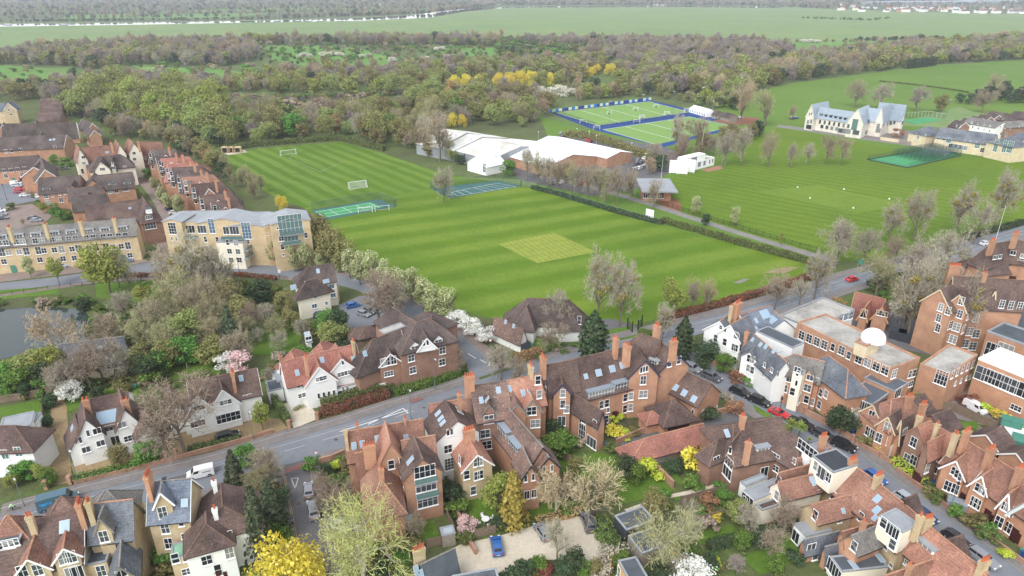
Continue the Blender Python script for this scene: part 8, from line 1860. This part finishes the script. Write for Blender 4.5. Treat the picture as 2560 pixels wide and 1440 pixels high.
goal('small white training goal beside the bright green court',914,532,920,545,5,2);goal('small dark-netted goal beside the bright green court',956,528,962,541,5,2,net='netting')
for i,(x,y,tx,ty) in enumerate([(1524,286,1545,290),(1590,277,1610,281),(1641,269,1660,274),(1666,287,1650,283),(1604,296,1590,292),(1715,279,1700,275),(1592,308,1600,316),(1492,324,1505,332),(1458,308,1465,312)]):goal('hockey goal on the green pitches, %s of nine'%ORD[i],x,y,tx,ty,3.66,2.14,1.2,'goal_net','white_paint','hockey_goal','black_iron')
def sight_screen(label,x,y,w=4.0,h=4.2,face=(1400,640)):
    P,Q=G(x,y),G(*face);a=math.atan2(Q.y-P.y,Q.x-P.x);root=empty('sight_screen',P,a);tag(root,label,'sight screen')
    m=MB();m.box((0,0,h/2+.3),.05,w/2,h/2);link('screen',m.me('screen',MT['white_paint']),root)
    for s in (-1,1):
        m=MB();m.bar((-1.3,s*w*.42,.12),(1.3,s*w*.42,.12),.1,.1);m.bar((1.2,s*w*.42,.12),(.06,s*w*.42,h*.7),.06,.06);m.bar((-1.2,s*w*.42,.12),(-.06,s*w*.42,h*.7),.06,.06);link('foot_frame',m.me('foot_frame',MT['white_paint']),root)
sight_screen('white sight screen at the edge of the cricket field',1623,552,3.2,3.8)
for i,(x,y) in enumerate([(1686,434),(1704,436),(1722,432)]):sight_screen('tall white sight screen beside the pavilion, %s of three'%ORD[i],x,y,4.8,5.6,(1700,520))
# marquee
P=G(1755,286);Q=G(1790,296);a=math.atan2(Q.y-P.y,Q.x-P.x);root=empty('marquee',P,a);tag(root,'white marquee tent with arched windows beside the hockey pitch','marquee')
m=MB();L,hw,he,hr=9.5,3.5,2.6,4.4
for s in (-1,1):m.poly([(-L,s*hw,0),(L,s*hw,0),(L,s*hw,he),(-L,s*hw,he)])
for s in (-1,1):m.poly([(s*L,-hw,0),(s*L,hw,0),(s*L,hw,he),(s*L,0,hr),(s*L,-hw,he)])
link('tent_wall',m.me('tent_wall',MT['white_paint']),root)
m=MB()
for s in (-1,1):m.poly([(-L-.1,s*(hw+.1),he-.05),(L+.1,s*(hw+.1),he-.05),(L+.1,0,hr+.05),(-L-.1,0,hr+.05)])
link('tent_roof',m.me('tent_roof',MT['white_paint']),root)
for i in range(7):
    m=MB();x0=-8+i*2.6;m.box((x0,-hw-.02,1.2),.5,.01,.6);m.lathe((x0,-hw-.02,1.8),[(.001,0),(.001,.01)],3);link('window',m.me('window',MT['pane_pale']),root)
# advertising boards beside the hockey pitch
plain('ad_blue',(.02,.22,.62),.5,.3,.15,.3);plain('ad_navy',(.02,.06,.28),.5,.3,.2,.4);plain('ad_pale',srgb(214,222,186),.5)
A,B=G(1372,282),G(1628,250);d=(B-A).normalized();L=(B-A).length;n=34;rz=math.atan2(d.y,d.x);root=empty('advertising_boards',A);tag(root,'row of blue and white advertising boards behind the hockey pitch','advertising boards')
for i in range(n):
    mt='ad_pale' if i%5 in (1,3) and i%10 else 'ad_blue' if i%5==2 or i%7==0 else 'ad_navy';w_=L/n
    me=cached(('ad',mt),lambda:_boxme('board',.5,.04,.9,mt));o=link('board',me,root,d*(w_*(i+.5))+ZV*1.0,(0,0,rz),(w_*.985,1,1))
# cricket nets
root=empty('cricket_nets',G(2285,395));tag(root,'green cage of cricket practice nets on the playing field','cricket nets')
ca,cb,cc,cd=G(2168,400),G(2330,372),G(2402,390),G(2268,420)
def netp(p,q,h,nm='netting'):
    m=MB();m.poly([p,q,q+ZV*h,p+ZV*h]);o=m.put(nm,MT['netting'],root)
for i in range(9):
    f=i/8;p,q=ca.lerp(cd,f),cb.lerp(cc,f);netp(p.lerp(q,.35),q,3.2)
    for g in (0.35,.6,.8,1.0):
        m=MB();e=p.lerp(q,g);m.tube(e,e+ZV*3.2,.04,.04,5);m.put('post',MT['metal_pole'],root)
netp(ca,cb,2.2);netp(ca,cd,1.2);netp(cd,cc,2.2);netp(cb,cc,3.2)
m=MB();m.poly([ca.lerp(cb,.35)+ZV*3.2,cb+ZV*3.2,cc+ZV*3.2,cd.lerp(cc,.35)+ZV*3.2]);m.put('roof_netting',MT['netting'],root)
for i in range(6):
    f=.15+i*.14;p=cb.lerp(cc,f).lerp(ca.lerp(cd,f),.2);dd=(cc-cb).normalized();m=MB();e=(cb-ca).normalized()
    m.box(p+ZV*1.6,2.6,.03,1.3,(e,Vector((-e.y,e.x,0)),ZV));m.put('white_screen',MT['goal_net'],root)
m=MB()
for p,q in ((ca,cb),(cd,cc),(ca,cd)):m.bar(p+ZV*.2,q+ZV*.2,.3,.4)
m.put('edge_board',MT['felt_black'],root)
# yellow archways, flagpoles, white fielding circles
for i,x in enumerate((566,580,594)):
    P=G(x,381);root=empty('timber_bay',P,.15);tag(root,'yellow-brown storage bay at the corner of the football field, %s of three'%ORD[i],'storage bay')
    m=MB();m.box((0,1.6,1.3),1.7,.1,1.3);link('back_wall',m.me('back_wall',MT['wood_fence']),root)
    for s in (-1,1):
        m=MB();m.box((s*1.7,0,1.2),.15,1.6,1.2);link('side_wall',m.me('side_wall',MT['brick_gold']),root)
    m=MB();m.box((0,0,2.6),1.9,1.7,.12);link('roof',m.me('roof',MT['brick_gold']),root)
for lab,x,y,h in (('white flagpole behind the small pavilion',1653,444,9),('white flagpole on the white pavilion',1752,394,12),('white flagpole of the gatehouse',2487,606,12)):
    m=MB();m.tube((0,0,0),(0,0,h),.07,.04,8,cap=True);m.lathe((0,0,h),[(.0,.18),(.09,.1),(.09,.02),(.04,0)],8);m.lathe((0,0,0),[(.16,0),(.16,.3),(.07,.32)],8);tag(link('flagpole',m.me('flagpole',MT['white_paint']),None,G(x,y)),lab,'flagpole')
for i,(x,y) in enumerate([(2025,496),(2110,474),(2133,521),(2223,498),(1994,469)]):
    m=MB();m.lathe((0,0,0),[(.32,0),(.32,.25),(.26,.34),(0,.36)],10);m.tube((0,0,.3),(0,0,.7),.05,.04,6);tag(link('pitch_marker',m.me('pitch_marker',MT['white_paint']),None,G(x,y)),'small white pitch marker on the far playing field, %s of five'%ORD[i],'marker')
# dome, round bays, tank
P=G(2182,850,11.7);root=empty('observatory_dome',P);tag(root,'white observatory dome on the brick school block','dome')
m=MB();m.lathe((0,0,0),[(2.3,0),(2.3,.4)],20);link('base_ring',m.me('base_ring',MT['white_paint']),root)
m=MB();m.lathe((0,0,.4),[(2.25*math.cos(t_),2.0*math.sin(t_)) for t_ in [math.pi/2*k/8 for k in range(9)]],20);link('dome_shell',m.me('dome_shell',MT['white_paint'],smooth=True),root)
def round_bay(label,x,y,r,h,storeys,wall,roofm,pane='pane_dark'):
    P=G(x,y);root=empty('round_bay',P);tag(root,label,'bay');sh=h/storeys
    m=MB();m.lathe((0,0,0),[(r,0),(r,h)],20);link('wall',m.me('wall',MT[wall]),root)
    m=MB();m.lathe((0,0,h),[(r+.25,0),(r+.25,.15),(r*.6,.45),(0,.55)],20);link('roof',m.me('roof',MT[roofm]),root)
    for s in range(storeys):
        for k in range(5):
            a_=R(-150+k*30);n=Vector((math.cos(a_),math.sin(a_),0));put_window(root,P+n*(r-.02)+ZV*(s*sh+sh*.52),n,r*.42,sh*.58,1,2,'white_paint',pane)
round_bay('round three-storey brick bay on the corner of the brick flats',1071,930,2.6,8.2,3,'brick_dark','tile_dark')
round_bay('rounded glazed bay of the zinc-roofed hall',2102,1014,2.6,5.0,1,'brick_orange','zinc_dark')
P=G(2540,1106);root=empty('storage_tank',P);tag(root,'round blue-grey tank with white top behind the terrace','tank')
m=MB();m.lathe((0,0,0),[(3.2,0),(3.2,1.5)],24);link('shell',m.me('shell',MT['zinc']),root);m=MB();m.lathe((0,0,1.5),[(3.25,0),(3.0,.1),(0,.16)],24);link('lid',m.me('lid',MT['white_paint']),root)
for lab,x,y,sx,sy,sz,mt in (('teal steel box on top of the round tank',2520,1082,1.6,.9,.7,'plastic_green'),('large teal container beside the round tank',2560,1128,2.2,1.5,1.2,'plastic_green'),('blue-grey shed box on the terrace street pavement',2388,1272,1.3,.8,.8,'zinc'),('black storage container in the school yard, left',2242,846,1.6,1.2,1.1,'felt_black'),('black storage container in the school yard, right',2262,852,1.6,1.2,1.1,'felt_black')):
    P=G(x,y);z0=1.66 if 'on top' in lab else 0;root=empty('steel_box',(P.x,P.y,z0),-.6);tag(root,lab,'container')
    m=MB();m.box((0,0,sz),sx,sy,sz-.1);link('body',m.me('body',MT[mt]),root);m=MB();m.box((0,0,2*sz-.06),sx+.06,sy+.06,.07);link('lid',m.me('lid',MT[mt]),root)
    m=MB()
    for k in range(7):m.box((-sx+sx*2*(k+.5)/7,-sy-.02,sz),.03,.03,sz-.15)
    link('rib',m.me('rib',MT[mt]),root)
# wheelie bins
def bin_(label,x,y,mat,group):
    def mk():
        m=MB();b=[(-.24,-.28),(.24,-.28),(.24,.28),(-.24,.28)];lo=[Vector((p*.8,q*.8,.08)) for p,q in b];hi=[Vector((p,q,.95)) for p,q in b]
        for i in range(4):m.poly([lo[i],lo[(i+1)%4],hi[(i+1)%4],hi[i]])
        return m.me('body',MT[mat])
    P=G(x,y);root=empty('wheelie_bin',P,x*.3);tag(root,label,'bin',group);link('body',cached(('bin',mat),mk),root)
    link('lid',cached(('binl',mat),lambda:_boxme('lid',.27,.32,.04,mat)),root,(0,0,.98))
for i,(x,y,c) in enumerate([(2185,1118,'plastic_blue'),(2192,1122,'plastic_green'),(2556,1392,'plastic_blue'),(2478,1310,'plastic_blue'),(1512,1118,'plastic_blue'),(2130,1085,'plastic_blue'),(2332,1214,'plastic_blue'),(1330,868,'plastic_green'),(340,972,'plastic_green'),(2552,1386,'plastic_green')]):
    bin_('%s wheelie bin %s'%('blue' if 'blue' in c else 'green',['before the bay villa','before the bay villa','at the right edge of the terrace street','beside the brick terrace bushes','behind the mansion block','beside the dense evergreen','behind the clipped yellow hedge','beside the small white bungalow','behind the white gabled house','at the right edge of the terrace street'][i]),x,y,c,None)
# garden table and chairs
P=G(1214,1306);root=empty('garden_table',P);tag(root,'round white garden table on the lawn','table')
m=MB();m.lathe((0,0,.7),[(0,0),(.62,0),(.62,.05),(0,.06)],18);link('table_top',m.me('table_top',MT['white_paint']),root)
for k in range(3):
    a_=k*2.1;m=MB();m.tube((.1*math.cos(a_),.1*math.sin(a_),.7),(.45*math.cos(a_),.45*math.sin(a_),0),.025,.025,5);link('leg',m.me('leg',MT['white_paint']),root)
for i in range(4):
    a_=.5+i*math.pi/2;p=P+Vector((math.cos(a_),math.sin(a_),0))*1.05;root=empty('garden_chair',p,a_);tag(root,'white metal garden chair %s the round table'%['behind and right of','behind and left of','in front and left of','in front and right of'][i],'chair','white garden chairs')
    m=MB();m.lathe((0,0,.44),[(0,0),(.24,0),(.24,.04),(0,.04)],12);link('seat',m.me('seat',MT['white_paint']),root)
    m=MB();m.box((.23,0,.7),.02,.22,.22);link('backrest',m.me('backrest',MT['white_paint']),root)
    for sx in (-1,1):
        for sy in (-1,1):
            m=MB();m.tube((sx*.17,sy*.17,.44),(sx*.2,sy*.2,0),.018,.018,5);link('leg',m.me('leg',MT['white_paint']),root)
# signs
def road_sign(label,x,y,h,face):
    P,Q=G(x,y),G(*face);a=math.atan2(Q.y-P.y,Q.x-P.x);root=empty('road_sign',P,a);tag(root,label,'sign')
    m=MB();m.tube((0,0,0),(0,0,h),.04,.04,6);link('pole',m.me('pole',MT['metal_pole']),root)
    for nm,r,xx,mt in (('rim',.36,.05,'paint_red'),('disc',.28,.062,'white_paint')):
        m=MB();n=18;m.poly([(xx,r*math.cos(2*math.pi*k/n),h-.2+r*math.sin(2*math.pi*k/n)) for k in range(n)]);link(nm,m.me(nm,MT[mt]),root)
road_sign('round road sign on a pole at the mouth of the side street',794,1160,2.6,(820,1240));road_sign('round road sign on a pole beside the estate road',1226,872,2.4,(1240,940))
def board_sign(label,x,y,w,h,z,face,mat):
    P,Q=G(x,y),G(*face);a=math.atan2(Q.y-P.y,Q.x-P.x);root=empty('sign_board',P,a);tag(root,label,'sign')
    m=MB();m.box((0,0,z+h/2),.03,w/2,h/2);link('board',m.me('board',MT[mat]),root)
    for s in (-1,1):
        m=MB();m.tube((-.04,s*w*.42,0),(-.04,s*w*.42,z+h),.035,.035,5);link('post',m.me('post',MT['metal_pole']),root)
board_sign('white estate sign board beside the avenue',770,662,1.2,1.8,.3,(760,700),'white_paint');board_sign('white sign board on the estate road verge',700,692,.7,1.0,1.2,(700,720),'white_paint');board_sign('teal arched sign at the field corner by the main road',2148,668,1.2,1.6,.8,(2140,720),'plastic_green');board_sign('white sign board on the corner of the apartment lawn',513,660,.9,.6,.8,(513,700),'white_paint')
# iron gates
for i,(x,y,x2,y2) in enumerate([(1568,822,1580,832),(1604,816,1594,828)]):
    A,B=G(x,y),G(x2,y2);root=empty('iron_gate',A);tag(root,'tall black iron gate at the field entrance, %s leaf'%('left' if i==0 else 'right'),'gate');d=(B-A)
    for e in (Vector((0,0,0)),d):
        m=MB();m.box(e+ZV*1.5,.12,.12,1.5);link('gate_post',m.me('gate_post',MT['black_iron']),root)
    m=MB()
    for k in range(12):m.bar(d*(k/11)+ZV*.1,d*(k/11)+ZV*2.4,.03)
    m.bar(ZV*.3,d+ZV*.3,.05);m.bar(ZV*2.1,d+ZV*2.1,.05);link('leaf',m.me('leaf',MT['black_iron']),root)
# narrow boats on the river
for i,x in enumerate((693,745,770,800,850,20,160)):
    P=G(x,53.6 if x>600 else 62.5);root=empty('river_boat',P,.1);tag(root,'small pale boat moored on the far river bank','boat','boats on the far river')
    m=MB();m.box((0,0,.5),8,1.2,.5);link('hull',m.me('hull',MT['paint_navy']),root);m=MB();m.box((-.5,0,1.6),5.5,1.0,.6);link('cabin',m.me('cabin',MT['white_paint']),root)
# ------------------------------------------------------------------ two people
plain('skin',srgb(196,150,124),.6);plain('cloth_hivis',(.55,.85,.45),.8);plain('cloth_dark',(.03,.035,.05),.9);plain('cloth_white',(.8,.8,.8),.8);plain('cloth_blue',(.06,.1,.25),.8);plain('helmet',(.12,.16,.4),.4)
def figure(name,label,P,rz,J,E,Rd,mats,zones):
    """a body grown over joints J joined by edges E with radii Rd; zones colours faces"""
    me=bpy.data.meshes.new(name);me.from_pydata(J,E,[]);o=bpy.data.objects.new(name,me);COL.objects.link(o)
    md=o.modifiers.new('skin','SKIN');sv=me.skin_vertices[0].data
    for i,r in enumerate(Rd):sv[i].radius=(r,r)
    sv[0].use_root=True;s2=o.modifiers.new('sub','SUBSURF');s2.levels=s2.render_levels=1
    dg=bpy.context.evaluated_depsgraph_get();ev=o.evaluated_get(dg);m2=bpy.data.meshes.new_from_object(ev);o.modifiers.clear();o.data=m2
    m2.materials.clear()
    for m_ in mats:m2.materials.append(MT[m_])
    for p in m2.polygons:p.material_index=zones(p.center);p.use_smooth=True
    o.location=P;o.rotation_euler=(0,0,rz);tag(o,label,'person');return o
# walker: x forward
J=[(0,0,.95),(0,0,1.2),(.02,0,1.42),(.03,0,1.53),(.05,0,1.62),(.05,0,1.74),(.02,.19,1.40),(-.10,.25,1.14),(.02,.26,.92),(.08,.26,.84),(.02,-.19,1.40),(.10,-.25,1.14),(.25,-.24,.95),(.31,-.24,.88),(0,.10,.90),(.16,.11,.50),(.05,.11,.10),(.20,.11,.05),(0,-.10,.90),(-.05,-.11,.48),(-.28,-.11,.14),(-.18,-.11,.06)]
E=[(0,1),(1,2),(2,3),(3,4),(4,5),(2,6),(6,7),(7,8),(8,9),(2,10),(10,11),(11,12),(12,13),(0,14),(14,15),(15,16),(16,17),(0,18),(18,19),(19,20),(20,21)]
Rd=[.15,.14,.15,.06,.10,.08,.07,.05,.04,.035,.07,.05,.04,.035,.09,.06,.045,.035,.09,.06,.045,.035]
figure('person','person in a white top walking across the estate road',G(381,668),.4,J,E,Rd,['cloth_white','skin','cloth_blue'],lambda c:1 if c.z>1.5 else 0 if c.z>.93 else 2)
# cyclist: seated, leaning forward
J=[(-.15,0,.98),(0,0,1.22),(.18,0,1.42),(.24,0,1.50),(.30,0,1.56),(.34,0,1.66),(.2,.18,1.38),(.36,.24,1.15),(.52,.22,1.02),(.58,.2,1.0),(.2,-.18,1.38),(.36,-.24,1.15),(.52,-.22,1.02),(.58,-.2,1.0),(-.12,.1,.93),(.24,.11,.80),(.10,.11,.40),(.22,.11,.33),(-.12,-.1,.93),(.22,-.11,.62),(0,-.11,.22),(.12,-.11,.16)]
P=G(37,1278);figure('person','cyclist in a pale green high-visibility jacket and blue helmet',P,math.pi+.35,J,E,Rd,['cloth_hivis','skin','cloth_dark','helmet'],lambda c:3 if c.z>1.6 else 1 if c.z>1.5 else 0 if c.z>.98 else 2)
root=empty('bicycle',P,math.pi+.35);tag(root,'bicycle ridden by the cyclist on the main road','bicycle')
def wheel_ring(x0):
    m=MB();n=18
    for k in range(n):
        a,b=2*math.pi*k/n,2*math.pi*(k+1)/n;m.tube((x0+.34*math.cos(a),0,.34+.34*math.sin(a)),(x0+.34*math.cos(b),0,.34+.34*math.sin(b)),.022,.022,5)
    for k in range(6):a=math.pi*k/6;m.tube((x0+.34*math.cos(a),0,.34+.34*math.sin(a)),(x0-.34*math.cos(a),0,.34-.34*math.sin(a)),.006,.006,3)
    return m
for x0 in (-.5,.55):link('wheel',wheel_ring(x0).me('wheel',MT['tyre']),root)
m=MB()
for p,q in (((-.5,0,.34),(-.05,0,.32)),((-.05,0,.32),(-.2,0,.85)),((-.5,0,.34),(-.18,0,.78)),((-.18,0,.78),(.4,0,.82)),((-.05,0,.32),(.42,0,.74)),((.55,0,.34),(.4,0,.95))):m.tube(p,q,.02,.02,6)
link('frame',m.me('frame',MT['paint_grey']),root);m=MB();m.box((-.22,0,.88),.13,.07,.03);link('saddle',m.me('saddle',MT['cloth_dark']),root);m=MB();m.tube((.48,-.25,.98),(.48,.25,.98),.016,.016,6);m.tube((.4,0,.93),(.48,0,.98),.016,.016,6);link('handlebar',m.me('handlebar',MT['black_iron']),root)
# ------------------------------------------------------------------ haze
HZ=NT('haze_air');HZ.n.remove(HZ.b)
pv=HZ.n.new('ShaderNodeVolumePrincipled');pv.inputs['Color'].default_value=(.86,.91,1.0,1);pv.inputs['Density'].default_value=.00015;pv.inputs['Anisotropy'].default_value=.2
HZ.l.new(pv.outputs[0],[n for n in HZ.n if n.type=='OUTPUT_MATERIAL'][0].inputs['Volume'])
m=MB();m.box((0,7950,39),15900,8050,40);tag(m.put('haze',HZ.mat),'thin pale haze over the far meadow and woods',None,None,'stuff')
for w in WARN:print('WARN',w)
